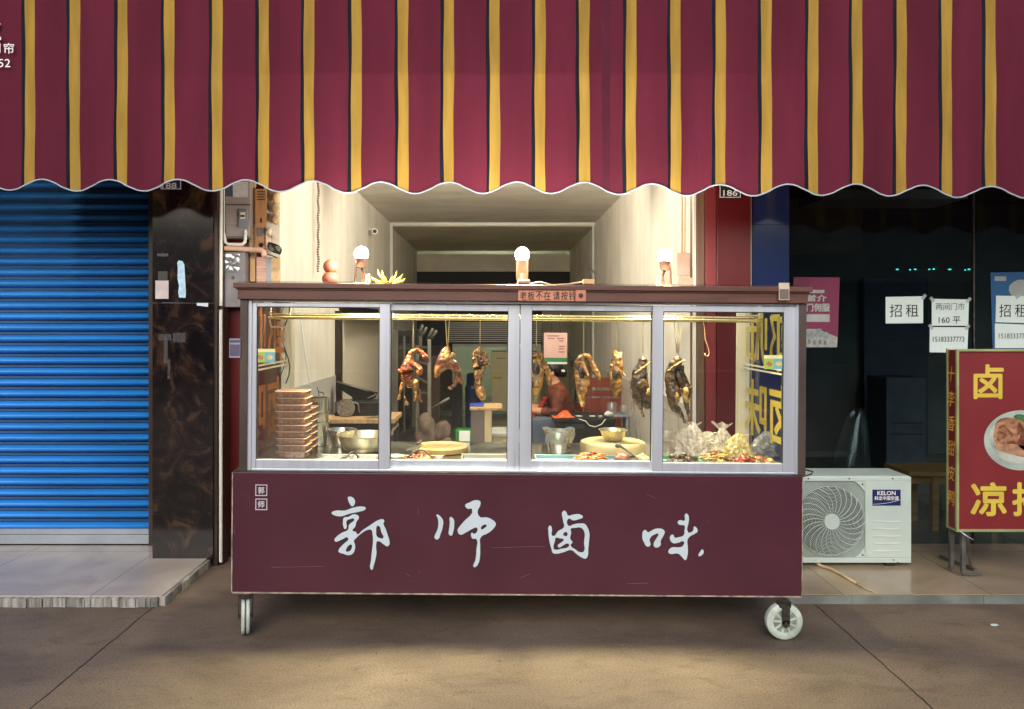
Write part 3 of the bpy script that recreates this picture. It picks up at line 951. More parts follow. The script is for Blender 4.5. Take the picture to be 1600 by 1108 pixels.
# side windows, lettered from outside
for s_, xx, mcol in ((-1, XA + .026, pm('orange_vinyl', S(232, 150, 84), .5, var=.08, trans=.35)), (1, mx_(1257) - .026, pm('yellow_vinyl_film', S(232, 206, 92), .5, var=.06, trans=.35))):
    y0, y1 = D0 + .062, DB - .062
    sd = part(cart, 'side_window', MB().box((xx - .003, y0, zk + .002), (xx + .003, y1, ZRb - .002)), M['glass'])
    zc = (zk + ZRb) / 2
    part(sd, 'glazing_bar', MB().box((xx - .006, y0, zc + .052), (xx + .006, y1, zc + .060)).box((xx - .006, y0, zc + .074), (xx + .006, y1, zc + .082)), M['cream_post'])
    q = ((zc + .085 + ZRb) / 2 - .025, (zk + zc + .05) / 2 + .02)
    yy = [y0 + .20, y0 + .60]
    for zi, w in zip(q, ('郭师', '卤味')):
        for k, ch in enumerate(w):
            yq = yy[k] if s_ > 0 else yy[1 - k]
            o = lettering(sd, ch, (xx + s_ * .0035, yq, zi), .35, .31, mcol, right=(0, s_, 0), bold=.022)
# loose wires in the rear left corner
m = MB()
for k, (xo, ph) in enumerate(((432, 0), (447, 1.4), (441, 2.6))):
    m.tube([C(xo + 6 * math.sin(j * .9 + ph), 478 + j * 13.5, 4.5 + .03 * k) for j in range(10)], .0032, 6)
part(cart, 'wires', m, M['black_rubber'], smooth=True)
part(cart, 'wires', MB().tube([C(468 + j * 2.1, 486 + j * 15, 4.48) for j in range(9)], .005, 8), M['white_plastic'], smooth=True)
# rail
m = MB(); dr = 4.12
zrail = mz_(498.5, dr)
m.cyl((mx_(417, dr), dr, zrail), (mx_(1188, dr), dr, zrail), .011, n=16); m.cyl((mx_(417, dr), dr + .05, zrail + .016), (mx_(1188, dr), dr + .05, zrail + .016), .008, n=12)
part(cart, 'hanging_rail', m, M['brass_rail'], smooth='auto')
m = MB()
m.tube([(mx_(421, dr), dr, mz_(468, dr)), (mx_(419, dr), dr, mz_(505, dr)), (mx_(421, dr), dr, mz_(514, dr)), (mx_(442, dr), dr, mz_(514, dr)), (mx_(449, dr), dr, mz_(508, dr)), (mx_(453, dr), dr, mz_(468, dr))], .004, 8)
part(cart, 'rail_bracket', m, M['cream_post'], smooth=True)
part(cart, 'rail_bracket', MB().tube([(mx_(1184, dr), dr, zrail + .09), (mx_(1184, dr), dr, zrail)], .006, 8), M['cream_post'], smooth=True)
# sign lettering brushed on the front
def fn(ox, oy, k):
    return lambda u, v: C(ox + u / k, oy + v / k, D0)
LIGHT = pm('pale_blue_vinyl', S(196, 212, 224), .4, var=.03)
CH = [
 ((510, 770, 8.527), [[(305,50),(350,60),(380,100),(380,140),(345,180),(315,150),(290,90),(288,60)],
  [(70,270),(110,240),(250,235),(350,200),(480,182),(525,200),(515,225),(440,250),(300,280),(200,312),(140,308),(90,290)],
  [(235,330),(290,320),(370,285),(435,320),(400,390),(385,450),(350,505),(395,520),(410,550),(480,500),(600,420),(690,365),(760,355),(772,380),(760,405),(790,480),(820,570),(843,660),(835,695),(810,712),(770,690),(680,645),(664,690),(668,800),(655,880),(630,970),(605,1025),(588,1010),(595,900),(610,760),(622,640),(615,550),(600,495),(560,490),(480,530),(400,600),(368,640),(382,690),(380,750),(350,810),(300,830),(230,812),(165,785),(165,760),(220,690),(290,600),(200,625),(120,648),(108,630),(140,580),(210,530),(290,490),(300,430),(370,345),(320,350),(272,370),(268,470),(250,482),(228,450),(222,380)],
  [(335,690),(340,730),(310,775),(260,775),(262,760),(300,700)], [(690,435),(735,530),(758,600),(720,605),(672,575),(665,520),(672,450)]]),
 ((670, 770, 8.525), [[(105,290),(150,310),(190,370),(188,440),(160,540),(110,622),(75,590),(80,570),(115,490),(128,400),(120,340)],
  [(290,320),(335,360),(340,400),(325,520),(300,570),(265,545),(268,500),(280,400),(278,335)],
  [(485,165),(540,130),(620,98),(680,110),(690,150),(650,255),(690,325),(760,325),(840,355),(892,410),(880,450),(800,530),(690,595),(685,700),(682,850),(665,930),(620,988),(597,985),(620,900),(635,750),(630,612),(590,612),(565,580),(575,530),(600,545),(640,520),(640,465),(580,480),(500,525),(415,555),(385,510),(385,490),(450,400),(575,215),(520,212)],
  [(700,450),(770,430),(740,470),(700,485)]]),
 ((850, 785, 11.075), [[(335,145),(380,160),(415,225),(500,210),(590,200),(640,215),(672,250),(600,290),(500,310),(425,280),(420,400),(520,375),(620,362),(700,370),(745,420),(785,540),(780,640),(765,800),(745,950),(715,972),(650,950),(560,890),(475,825),(340,860),(200,887),(150,870),(130,810),(95,680),(75,500),(75,430),(105,400),(135,440),(150,580),(250,490),(345,425),(330,320)],
  [(460,460),(540,440),(630,435),(690,490),(692,700),(685,850),(620,860),(540,810),(460,735),(490,700),(495,690),(455,630),(470,510)],
  [(330,560),(360,515),(395,515),(395,580),(350,575)], [(200,615),(280,622),(340,640),(300,690),(240,740),(255,778),(320,750),(410,710),(435,740),(410,775),(300,800),(180,812),(165,790),(190,660)]]),
 ((995, 795, 12.313), [[(160,405),(215,450),(260,430),(350,385),(440,378),(500,395),(535,440),(520,500),(455,630),(460,690),(380,745),(330,720),(325,660),(380,560),(410,480),(350,490),(270,540),(245,600),(260,700),(195,725),(140,650),(110,580),(105,500),(120,430)],
  [(950,90),(985,115),(1000,220),(985,450),(1030,455),(1085,410),(1100,340),(1150,370),(1168,430),(1130,470),(1050,510),(985,570),(970,620),(980,750),(970,900),(930,985),(880,940),(790,860),(640,865),(605,830),(640,760),(700,735),(800,740),(880,715),(900,630),(800,650),(700,660),(645,610),(640,530),(680,495),(710,510),(725,550),(800,545),(900,505),(915,420),(910,320),(830,310),(785,270),(800,230),(840,215),(915,225),(920,120)],
  [(1260,780),(1285,840),(1260,880),(1190,910),(1185,880),(1220,820)]])]
for (ox, oy, k), loops in CH:
    strokes(cart, loops, fn(ox, oy, k), M['black_ink'], 'character_outline', off=.11 * k / 8.5, lift=.0010)
    strokes(cart, loops, fn(ox, oy, k), LIGHT, 'character', lift=.0022)
# scuffs and drips the panel and the centre stiles have picked up
scm = pm('pale_scratch', S(136, 112, 122), .6)
for (x0, y0, x1, y1) in ((768, 856, 852, 853.5), (424, 886.5, 506, 885), (653, 793, 654, 804), (758, 859, 759.5, 865), (634, 896, 642, 901), (655, 892, 655.5, 897), (1010, 772, 1024, 778), (365, 820, 367, 834), (812, 903, 828, 897), (1104, 812, 1109, 818), (980, 912, 1012, 911)):
    a, b = C(x0, y0, D0), C(x1, y1, D0)
    part(cart, 'scratch', MB().bar((a.x, D0 - .0004, a.z), (b.x, D0 - .0004, b.z), .0011, .0006), scm)
drm = pm('dark_drip', S(62, 62, 70), .5)
dq_ = FR + .0372
for (x0, y0, x1, y1, w) in ((804.5, 704, 804.5, 731, .0016), (804.5, 730, 801.5, 738, .0028), (811.5, 712, 811.0, 731, .0012), (811, 730, 813, 735, .0026)):
    a, b = C(x0, y0, dq_), C(x1, y1, dq_)
    part(cart, 'drip', MB().bar((a.x, dq_, a.z), (b.x, dq_, b.z), w, .0006), drm)
# the two little seals
for (y0, ch) in ((757, '郭'), (779, '师')):
    a, b = C(399.2, y0, D0), C(417.6, y0 + 18, D0)
    m = MB()
    w = .0042
    m.box((a.x, D0 - .002, b.z), (b.x, D0 - .0003, b.z + w)); m.box((a.x, D0 - .002, a.z - w), (b.x, D0 - .0003, a.z)); m.box((a.x, D0 - .002, b.z + w), (a.x + w, D0 - .0003, a.z - w)); m.box((b.x - w, D0 - .002, b.z + w), (b.x, D0 - .0003, a.z - w))
    part(cart, 'seal_border', m, pm('seal_white', S(206, 192, 204), .5))
    c = (a + b) / 2
    lettering(cart, ch, (c.x, D0 - .0003, c.z), .030, .032, LIGHT, bold=.018)
# casters
def caster(px, py_top, py_bot, d, side, yaw=0.0):
    q = C(px, py_bot, d)
    Y = Matrix.Translation((q.x, d, 0)) @ Matrix.Rotation(yaw, 4, 'Z') @ Matrix.Translation((-q.x, -d, 0))
    def turn(m):
        m.v = [Y @ v for v in m.v]
        return m
    r = (C(px, py_top, d).z - q.z) / 2
    zc = q.z + r
    dirty = M['wheel_plastic']
    cs = part(cart, 'caster', MB().cyl((q.x, d, ZBm + .0), (q.x, d, ZBm - .02), .035, n=20), M['dark_steel'], smooth='auto')
    m = MB()
    prof = [(r * .0, -.021), (r * .20, -.021), (r * .22, -.014), (r * .62, -.014), (r * .66, -.021), (r * .84, -.022), (r * .98, -.016), (r, -.006), (r, -.001), (r * .965, 0), (r, .001), (r, .006), (r * .98, .016), (r * .84, .022), (r * .66, .021), (r * .62, .014), (r * .22, .014), (r * .2, .021), (0, .021)]
    if not side:                                  # a twin tyre seen edge-on
        prof = [(0, -.020), (r * .6, -.020), (r * .95, -.019), (r, -.014), (r, -.006), (r * .95, -.003), (r * .7, -.002), (r * .7, .002), (r * .95, .003), (r, .006), (r, .014), (r * .95, .019), (r * .6, .020), (0, .020)]
    M3 = Matrix.Rotation(R(90), 3, 'X') if side else Matrix.Rotation(R(90), 3, 'Y') @ Matrix.Rotation(R(0), 3, 'Z')
    m.lathe(prof, (q.x, d, zc), 40, M=M3)
    wh = part(cs, 'wheel', turn(m), dirty, smooth='auto')
    m = MB()
    for k in range(9):                            # raised spokes of the hub
        a = 2 * math.pi * k / 9 + .3
        for sg in (-1,):
            if side:
                m.bar((q.x + r * .2 * math.cos(a), d + sg * .016, zc + r * .2 * math.sin(a)), (q.x + r * .64 * math.cos(a), d + sg * .016, zc + r * .64 * math.sin(a)), .005, .008)
            else:
                m.bar((q.x + sg * .016, d + r * .2 * math.cos(a), zc + r * .2 * math.sin(a)), (q.x + sg * .016, d + r * .64 * math.cos(a), zc + r * .64 * math.sin(a)), .005, .008)
    m.tube([(q.x + r * .22 * math.cos(2 * math.pi * k / 24), d - .016, zc + r * .22 * math.sin(2 * math.pi * k / 24)) for k in range(24)], .004, 6, closed=True)
    if side:
        part(cs, 'spokes', m, dirty)
        part(cs, 'hub_recess', MB().lathe([(r * .225, -.0146), (r * .615, -.0146)], (q.x, d, zc), 40, M=Matrix.Rotation(R(90), 3, 'X')).lathe([(r * .225, .0146), (r * .615, .0146)], (q.x, d, zc), 40, M=Matrix.Rotation(R(90), 3, 'X')), pm('darker_hub', S(132, 146, 138), .6, var=.3, sc=25))  # recess ring in a darker tone than the wheel
    m = MB()
    for sg in (-1, 1):
        o = sg * .032
        if side:
            m.box((q.x - r * .21, d + o - .003, zc - r * .05), (q.x + r * .21, d + o + .003, ZBm - .012)); m.lathe([(0, -.003), (r * .21, -.003), (r * .21, .003), (0, .003)], (q.x, d + o, zc - r * .05), 20, M=M3)
        else:
            m.box((q.x + o - .003, d - r * .25, zc - r * .1), (q.x + o + .003, d + r * .25, ZBm - .012))
    m.cyl((q.x, d - .036, zc) if side else (q.x - .036, d, zc), (q.x, d + .036, zc) if side else (q.x + .036, d, zc), .008, n=12)
    if side: m.box((q.x - r * .21, d - .034, ZBm - .014), (q.x + r * .21, d + .034, ZBm - .010))
    else: m.box((q.x - .034, d - .03, ZBm - .014), (q.x + .034, d + .03, ZBm - .010))
    part(cs, 'fork', turn(m), M['dark_steel'], bevel=.0015)
caster(1224, 941, 998, 3.668, True)
caster(383.5, 934, 989.5, 3.735, False, R(18))
caster(470, 905, 950, 4.42, False)
caster(1130, 905, 950, 4.42, True)
# cards and stickers on the cart
m = MB(); a, b = C(358.5, 529, D0 - .01), C(375.5, 559, D0 - .01)
m.box((a.x, D0 - .012, b.z), (b.x, D0 - .009, a.z)); m.mi = 1; m.box((a.x + .002, D0 - .0135, b.z + .008), (b.x - .002, D0 - .0121, a.z - .028)); m.box((a.x + .002, D0 - .0135, a.z - .02), (b.x - .002, D0 - .0121, a.z - .006))
part(cart, 'payment_card', m, [pm('grey_blue_card', S(146, 150, 176), .4), pm('dull_violet_card', S(84, 80, 104), .5)])
m = MB(); a, b = C(1217, 442, D0 - .036), C(1233, 469, D0 - .036)
m.box((a.x, D0 - .038, b.z), (b.x, D0 - .0355, a.z)); m.mi = 1; m.box((a.x + .003, D0 - .0395, b.z + .004), (b.x - .003, D0 - .0381, a.z - .03))
part(cart, 'payment_card', m, [pm('cream_card', S(206, 192, 170), .5), pm('dull_card', S(110, 100, 92), .5)])
def sticker(x0, y0, x1, y1, d):
    a, b = C(x0, y0, d), C(x1, y1, d)
    zs = a.z - (a.z - b.z) * .24
    xm = (a.x + b.x) / 2
    m = MB(); m.box((a.x, d - .001, zs), (b.x, d, a.z)); m.mi = 1; m.box((a.x, d - .001, b.z), (xm, d, zs)); m.mi = 2; m.box((xm, d - .001, b.z), (b.x, d, zs))
    m.mi = 3
    m.ell(((a.x + xm) / 2, d - .001, (b.z + zs) / 2), (.014, .0012, .011), 14, 8, .4, 90); m.mi = 4; m.ell(((b.x + xm) / 2, d - .001, (b.z + zs) / 2), (.015, .0012, .012), 14, 8, .3, 90)
    part(cart, 'sticker', m, [pm('cream_sticker', S(240, 232, 170), .5), pm('green_sticker', S(170, 196, 90), .5), pm('cyan_sticker', S(110, 186, 200), .5), pm('sticker_brown', S(170, 120, 90), .5, var=.4, sc=90), pm('sticker_pale', S(232, 190, 130), .5, var=.3, sc=90)])
sticker(399, 545, 429.5, 566.5, FR + .0155)
sticker(1194, 555, 1224.5, 577, FR + .0145)
# bell sign fixed to the beam
db = D0 - .020
m = MB(); a, b = C(809.5, 453, db), C(898, 471, db); m.box((a.x, db - .008, b.z), (b.x, db, a.z))
bp_ = part(cart, 'bell_sign', m, pm('pink_orange_card', S(206, 140, 112), .5, var=.08), bevel=.003)
for k, ch in enumerate('老板不在请按铃'):
    cc = C(817.5 + 12.4 * k + (2 if k > 3 else 0), 462.3, db)
    lettering(bp_, ch, cc + Vector((0, -.008, 0)), .033, .042, M['black_ink'], bold=.006)
m = MB(); a, b = C(898.5, 452.5, db), C(915.5, 471.5, db); m.box((a.x, db - .014, b.z), (b.x, db, a.z)); part(cart, 'bell_button', m, pm('bell_case', S(208, 140, 116), .45), bevel=.005)
c = (a + b) / 2
m = MB(); m.cyl((c.x, db - .014, c.z), (c.x, db - .019, c.z), .011, n=20); part(cart, 'bell_button', m, M['dark_steel'], smooth='auto')

# ------------------------------------------------------------------ on the cart's roof
RT = ZR + .009                                    # top of the roof glass (cart frame)
M['bulb'] = emit('lit_bulb', (1.0, .91, .72, 1), LAMP_E)
M['lamp_body'] = pm('pinkish_lamp_plastic', S(206, 160, 138), .45)
def lamp(px, py, d, label, style, aim=-14, watt=1.0, cone=130):
    q = C(px, py, d)
    t = thing('clip_lamp', label, 'lamp', (q.x, d, RT), 'lit clip lamps on the cart roof', tilt=True)
    m = MB(); m.ell(q, (.036, .036, .040), 20, 14); part(t, 'bulb', m, M['bulb'], smooth=True)
    if style == 'tube':
        m = MB(); m.lathe([(.0, -.155), (.016, -.150), (.031, -.128), (.033, -.03), (.030, -.03), (.029, -.125), (.0, -.145)], q, 28)
        part(t, 'lamp_shade', m, pm('milky_lamp_tube', S(190, 160, 130), .35), smooth='auto')
        m = MB(); m.cyl((q.x - .002, d - .036, q.z - .10), (q.x - .002, d - .036, RT + .002), .006); m.box((q.x - .028, d - .28, RT + .001), (q.x + .03, d - .0, RT + .016)); m.box((q.x - .012, d - .046, RT + .016), (q.x + .008, d - .026, RT + .03))
        part(t, 'clamp', m, M['lamp_body'], bevel=.002)
        part(t, 'cord', MB().tube([(q.x + .03, d - .04, RT + .008), (q.x + .09, d - .02, RT + .02), (q.x + .16, d + .03, RT + .006), (q.x + .25, d + .02, RT + .012), (q.x + .33, d + .05, RT + .03)], .005, 6), M['lamp_body'], smooth=True)
    else:
        s_ = style
        m = MB(); m.lathe([(.0, -.075), (.022, -.072), (.026, -.05), (.030, -.02), (.026, -.02), (.02, -.06), (0, -.07)], (q.x, d, q.z), 24)
        part(t, 'socket', m, pm('tan_socket', S(128, 92, 76), .4), smooth='auto')
        m = MB()
        m.tube([(q.x, d, q.z - .07), (q.x + s_ * .012, d + .005, q.z - .10), (q.x + s_ * .004, d, RT + .004)], .007, 10)
        m.tube([(q.x - s_ * .028, d + .01, q.z - .03), (q.x - s_ * .034, d + .012, q.z - .08), (q.x - s_ * .034, d + .01, RT + .004)], .005, 8)
        part(t, 'stem', m, pm('brown_stem', S(92, 66, 54), .4), smooth=True)
        m = MB(); m.box((q.x - .03, d - .02, RT + .001), (q.x + .03, d + .03, RT + .014)); m.tube([(q.x + s_ * .03, d - .02, RT + .012), (q.x + s_ * .032, d - .02, RT + .055), (q.x + s_ * .045, d - .02, RT + .06), (q.x + s_ * .047, d - .02, RT + .012)], .005, 8)
        part(t, 'clamp', m, M['lamp_body'], bevel=.002)
    L_ = bpy.data.lights.new('bulb_light', 'SPOT')
    L_.energy = LAMP_W; L_.color = (1.0, .80, .50); L_.spot_size = R(cone); L_.spot_blend = .8; L_.shadow_soft_size = .12
    lo = bpy.data.objects.new('bulb_light', L_)
    COL.objects.link(lo); lo.parent = t
    lo.location = Vector((q.x, d - .0, q.z - (.05 if style != 'tube' else .0))) - ORG[t]
    if style == 'tube': lo.location.y -= .045; lo.location.z -= .02
    else: lo.location.y -= .05
    lo.rotation_euler = (R(aim), R(-14) if px < 600 else 0, 0)             # aimed down at the food, a little to the street
    L_.energy = LAMP_W * watt
    return t
lamp(565, 397, 4.10, 'lit clip lamp nearest the yellow spiky plant on the cart roof', 1, -16, 2.0, 110)
lamp(816, 398, 4.00, 'lit clip lamp with a milky tube above the small bell sign', 'tube', -32, 5.0, 84)
lamp(1039, 401, 4.10, 'lit clip lamp in front of the pink junction box on the cart roof', -1, -12, 1.3, 110)
q = C(516, 440, 4.2)
t = thing('figurine', 'terracotta ornament of two stacked balls on the cart roof', 'ornament', (q.x, 4.2, RT), tilt=True)
tc_ = pm('terracotta', S(176, 92, 70), .6, var=.15, sc=20)
part(t, 'body_ball', MB().ell((q.x, 4.2, RT + .040), (.044, .044, .040), 24, 16), tc_, smooth=True)
part(t, 'head_ball', MB().ell((q.x, 4.2, RT + .107), .0385, 24, 16), tc_, smooth=True)
q = C(607, 445, 4.15)
t = thing('plant', 'small plant with yellow pointed leaves on the cart roof', 'plant', (q.x, 4.15, RT), tilt=True)
lp = pm('yellow_leaf', S(222, 206, 84), .5, var=.2, sc=20)
part(t, 'pot', MB().lathe([(0, .001), (.03, .001), (.036, .012), (.03, .012), (0, .010)], (q.x, 4.15, RT), 18), M['dark_wood'], smooth='auto')
for (dx, hy, w) in ((-27, 12, 0), (-18, 24, 1), (-9, 21, -1), (12, 22, 1), (22, 17, 0), (27, 9, -1), (-22, 5, 1), (6, 14, 0), (18, 10, 1), (-4, 12, -1)):
    k = 4.15 / F
    p0 = Vector((q.x + dx * .25 * k, 4.15 + .01 * w, RT + .008)); p3 = Vector((q.x + dx * k, 4.15 + .03 * w, RT + .01 + hy * k))
    p1 = p0.lerp(p3, .35) + Vector((-dx * .10 * k, 0, -.004)); p2 = p0.lerp(p3, .7) + Vector((dx * .10 * k, 0, -.002))
    part(t, 'leaf', MB().tube([p0, p1, p2, p3], [.005, .0075, .006, .001], 8), lp, smooth=True)
# pegs and wire loops near the right of the beam
q = C(918, 444, 3.80)
t = thing('bell_receiver', 'small pale box with wire loops at the beam edge right of the bell sign', 'box', (q.x, 3.8, RT), tilt=True)
part(t, 'case', MB().box((q.x - .022, 3.79, RT + .001), (q.x + .034, 3.83, RT + .026)), pm('pale_orange_plastic', S(226, 180, 130), .45), bevel=.003)
part(t, 'wire', MB().tube([(q.x + .034, 3.81, RT + .01), (q.x + .044, 3.82, RT + .04), (q.x + .03, 3.83, RT + .072), (q.x + .006, 3.83, RT + .075)], .0035, 8).tube([(q.x - .004, 3.80, RT + .026), (q.x - .003, 3.80, RT + .05), (q.x + .008, 3.80, RT + .056), (q.x + .014, 3.80, RT + .026)], .0025, 6), M['black_rubber'], smooth=True)
# on the right wall of the shop, above the cart
q = P(1068, 413, 4.93)
t = thing('junction_box', 'pinkish junction box on the white wall beside the right lamp', 'box', q)
part(t, 'case', MB().box(P(1058, 396, 4.955), P(1078.5, 431, 4.93)), pm('pink_plastic', S(206, 164, 148), .5), bevel=.006)
part(t, 'cable', MB().tube([P(1066, 396, 4.945), P(1066, 200, 4.945)], .006, 8).tube([P(1070, 396, 4.947), P(1071, 200, 4.947)], .004, 8), pm('beige_cable', S(214, 184, 150), .5), smooth=True)
t = solo('wall_socket', MB().box(P(1060, 434, 4.96), P(1086, 449, 4.94)), pm('pale_socket', S(206, 170, 148), .5), 'pale wall socket low on the white wall end right of the right lamp', 'socket', P(1074, 441, 4.95), bevel=.004)
m = MB(); m.box((1.262, 4.935, .0), (1.277, 4.968, 2.81)); solo('wall_edge', m, M['plaster'], 'cream plaster end of the right shop wall beside the brown door post', 'wall', (1.27, 4.95, 0))
m = MB(); m.box((XL - .115, 4.935, .0), (XL, 4.968, 1.62)); solo('dark_wall', m, M['dark_wood'], 'dark brown lower end of the left shop wall seen through the cart glass', 'wall', (XL, 4.95, 0))
m = MB(); m.box((XL - .115, 4.935, 1.622), (XL, 4.968, 2.81)); solo('wall_edge', m, M['plaster'], 'cream plaster end of the left shop wall behind the boards', 'wall', (XL, 4.95, 0))
# chain on the left wall
m = MB()
qa = P(503, 285, 5.85)
n = 70
z1, z2 = qa.z + .6, P(503, 424, 5.85).z
for sgn in (-1, 1):
    for k in range(n):
        z = z1 + (z2 - z1) * k / (n - 1)
        m.ell((XL + .035 + .003 * math.sin(k * .9), 5.85 + .012 * sgn * (1 if k < n - 2 else .4), z), (.0085, .0085, .0075), 6, 5)
solo('pull_chain', m, pm('dull_chain', S(120, 104, 92), .4, metal=.6), 'thin ball chain hanging down the left shop wall above the cart', 'chain', (XL + .03, 5.85, z1), smooth=True)
q = P(580, 362, 8.4)
t = thing('security_camera', 'small white security camera high on the left shop wall', 'camera', (XL, 8.4, q.z))
part(t, 'bracket', MB().cyl((XL, 8.4, q.z + .03), (XL + .06, 8.38, q.z + .01), .014), M['white_plastic'], smooth='auto')
part(t, 'body', MB().cyl((XL + .05, 8.42, q.z + .01), (XL + .085, 8.27, q.z - .012), .032), M['white_plastic'], smooth='auto')
part(t, 'lens', MB().cyl((XL + .085, 8.269, q.z - .012), (XL + .086, 8.262, q.z - .013), .021), M['black_paint'], smooth='auto')

# ------------------------------------------------------------------ hanging roast ducks
def duck_mat(name, a, b, c, rough=.3):
    m, N, L, out = new_mat(name)
    bs = N.new('ShaderNodeBsdfPrincipled')
    tc = N.new('ShaderNodeTexCoord')
    n1 = N.new('ShaderNodeTexNoise'); n1.inputs['Scale'].default_value = 26; n1.inputs['Detail'].default_value = 6; n1.inputs['Distortion'].default_value = .8
    L.new(tc.outputs['Object'], n1.inputs[0])
    r = N.new('ShaderNodeValToRGB')
    e = r.color_ramp.elements
    e[0].position = .36; e[0].color = a; e[1].position = .66; e[1].color = c
    k = e.new(.5); k.color = b
    L.new(n1.outputs[0], r.inputs[0])
    L.new(r.outputs[0], bs.inputs['Base Color'])
    bs.inputs['Roughness'].default_value = rough
    bs.inputs['Coat Weight'].default_value = .5; bs.inputs['Coat Roughness'].default_value = .2
    bs.inputs['Subsurface Weight'].default_value = .05
    bs.inputs['Subsurface Radius'].default_value = (.01, .004, .002)
    n2 = N.new('ShaderNodeTexNoise'); n2.inputs['Scale'].default_value = 85; n2.inputs['Detail'].default_value = 5
    L.new(tc.outputs['Object'], n2.inputs[0])
    bp = N.new('ShaderNodeBump'); bp.inputs['Strength'].default_value = .8; bp.inputs['Distance'].default_value = .008
    L.new(n2.outputs[0], bp.inputs['Height']); L.new(bp.outputs[0], bs.inputs['Normal'])
    L.new(bs.outputs[0], out.inputs[0])
    return m
DM = {
 'orange': duck_mat('orange_roast_skin', S(84, 36, 12), S(142, 66, 22), S(182, 112, 44)),
 'brown': duck_mat('brown_roast_skin', S(64, 30, 15), S(112, 56, 27), S(160, 104, 52)),
 'gold': duck_mat('golden_dried_skin', S(70, 40, 14), S(132, 88, 34), S(186, 142, 68)),
 'dark': duck_mat('dark_smoked_skin', S(26, 18, 13), S(58, 40, 25), S(112, 82, 46)),
 'bone': duck_mat('pale_fatty_skin', S(112, 76, 34), S(172, 132, 66), S(206, 172, 104)),
 'cavity': duck_mat('dark_cavity', S(22, 14, 10), S(44, 28, 18), S(84, 52, 30), .4)}
DD = 4.12
k_ = DD / F
DK = 1.18
def duck(label, mt, chains, hook, extra=(), strings=1):
    hx, hy = hook
    top = C(hx, hy, DD)
    t = thing('roast_duck', label, 'roast duck', (top.x, DD, top.z), 'roast ducks hanging in the display case', tilt=True)
    def node(n):
        q = C(n[0], n[1], DD)
        return (q.x, DD + (n[3] * k_ if len(n) > 3 else 0), q.z, n[2] * k_ * DK)
    part(t, 'body', skin('body', [[node(n) for n in ch] for ch in chains], ORG[t], DM[mt], sub=3, rough=.0046, rs=64), None)
    for nm, mm, chs in extra:
        part(t, nm, skin(nm, [[node(n) for n in ch] for ch in chs], ORG[t], DM[mm], sub=2, rough=.004, rs=70), None)
    m = MB()
    zr = zrail + .011
    for s in range(strings):
        o = (s - (strings - 1) / 2) * .022
        m.tube([(top.x + o * .2, DD, top.z - .004), (top.x + o * .6, DD + .002, (top.z + zr) / 2), (top.x + o, DD, zr - .012), (top.x + o, DD - .006, zr + .001), (top.x + o, DD - .004, zr + .004), (top.x + o, DD + .006, zr + .003), (top.x + o, DD + .012, zr - .02)], .0022, 6)
    part(t, 'hook', m, pm('pale_wire', S(220, 204, 160), .3, metal=.6), smooth=True)
    return t
duck('orange roast duck with curled neck and two dangling legs, leftmost hanging', 'orange',
 [[(645, 548, 3.2), (640, 555, 3.6), (636.5, 565, 6.5), (636, 577, 9.5), (638, 590, 9.5), (642, 601, 7.5)],
  [(645, 548, 3.2), (652, 546, 3), (659, 551, 3.2), (665, 558, 4, -2), (669, 566, 2)],
  [(636.5, 565, 6.5), (650, 571, 3.5, -3), (659, 577, 4, -6), (653, 585, 4, -4)],
  [(636, 577, 9.5), (627, 580, 3), (621.5, 578, 1.8)],
  [(638, 590, 9.5), (631, 598, 5, -2)], [(642, 601, 7.5), (650, 593, 6, -5)]],
 (645.5, 546), [('leg', 'gold', [[(631, 597, 4, -3), (627.5, 606, 2.4, -4), (625, 618, 2, -4), (623, 626, 2.6, -4)]]),
  ('leg', 'gold', [[(650, 592, 5.5, -6), (650, 602, 3.4, -7), (650.5, 617, 1.8, -7), (649, 628, 2, -7)]]),
  ('foot', 'brown', [[(655, 608, 4, -2), (655.5, 618, 1.8, -2), (659, 629, 1.2, -2)], [(655.5, 618, 1.8, -2), (653, 630, 1.2, -3)]]),
  ('foot', 'gold', [[(632, 618, 1, -3), (636, 628, 1.6, -3), (638, 633, 2, -3)], [(636, 628, 1.6, -3), (633, 634, 1, -3)]])])
duck('folded brown half duck with a bent drumstick, between two lighter ducks', 'brown',
 [[(699, 541, 2.5), (697, 548, 7), (692, 560, 10), (687, 574, 8), (682, 586, 3.5), (680, 591, 1.6)],
  [(692, 560, 10), (703, 567, 8.5, -2), (712, 573, 7, -2), (716, 582, 5, -2), (716, 590, 3.2, -2)],
  [(716, 590, 3.2, -2), (711, 600, 2.6, -2), (704, 608, 2.8, -2), (700, 605, 2.2, -2)],
  [(716, 590, 3.2, -2), (721, 596, 2.6, -2), (723, 600, 2, -2)]],
 (699, 540), [('cut_flesh', 'bone', [[(698, 546, 4.5, -6), (696, 555, 6.5, -9), (698, 563, 4, -8)], [(696, 555, 6.5, -9), (704, 558, 4, -7), (710, 551, 2, -6)]])], strings=2)
duck('slim golden duck strip curving down, third from the left', 'gold',
 [[(750, 545, 4.2), (744, 550, 4.6), (742, 561, 4.6), (745, 573, 5), (748, 586, 5.2), (747, 599, 5.4), (749, 610, 6.4), (754, 619, 6), (756, 626, 3.5)],
  [(750, 545, 4.2), (756, 553, 4), (759, 563, 3.6), (756, 572, 3.6), (748, 586, 5.2)],
  [(759, 563, 3.6), (764, 570, 1.6), (768, 573, 1.2)]],
 (750, 544), [('cavity', 'cavity', [[(750, 552, 3.4, -1), (750.5, 562, 5, -1), (750, 573, 3.4, -1)]]), ('neck_bone', 'orange', [[(755, 557, 1.8, -3), (752, 566, 2.2, -4)]])])
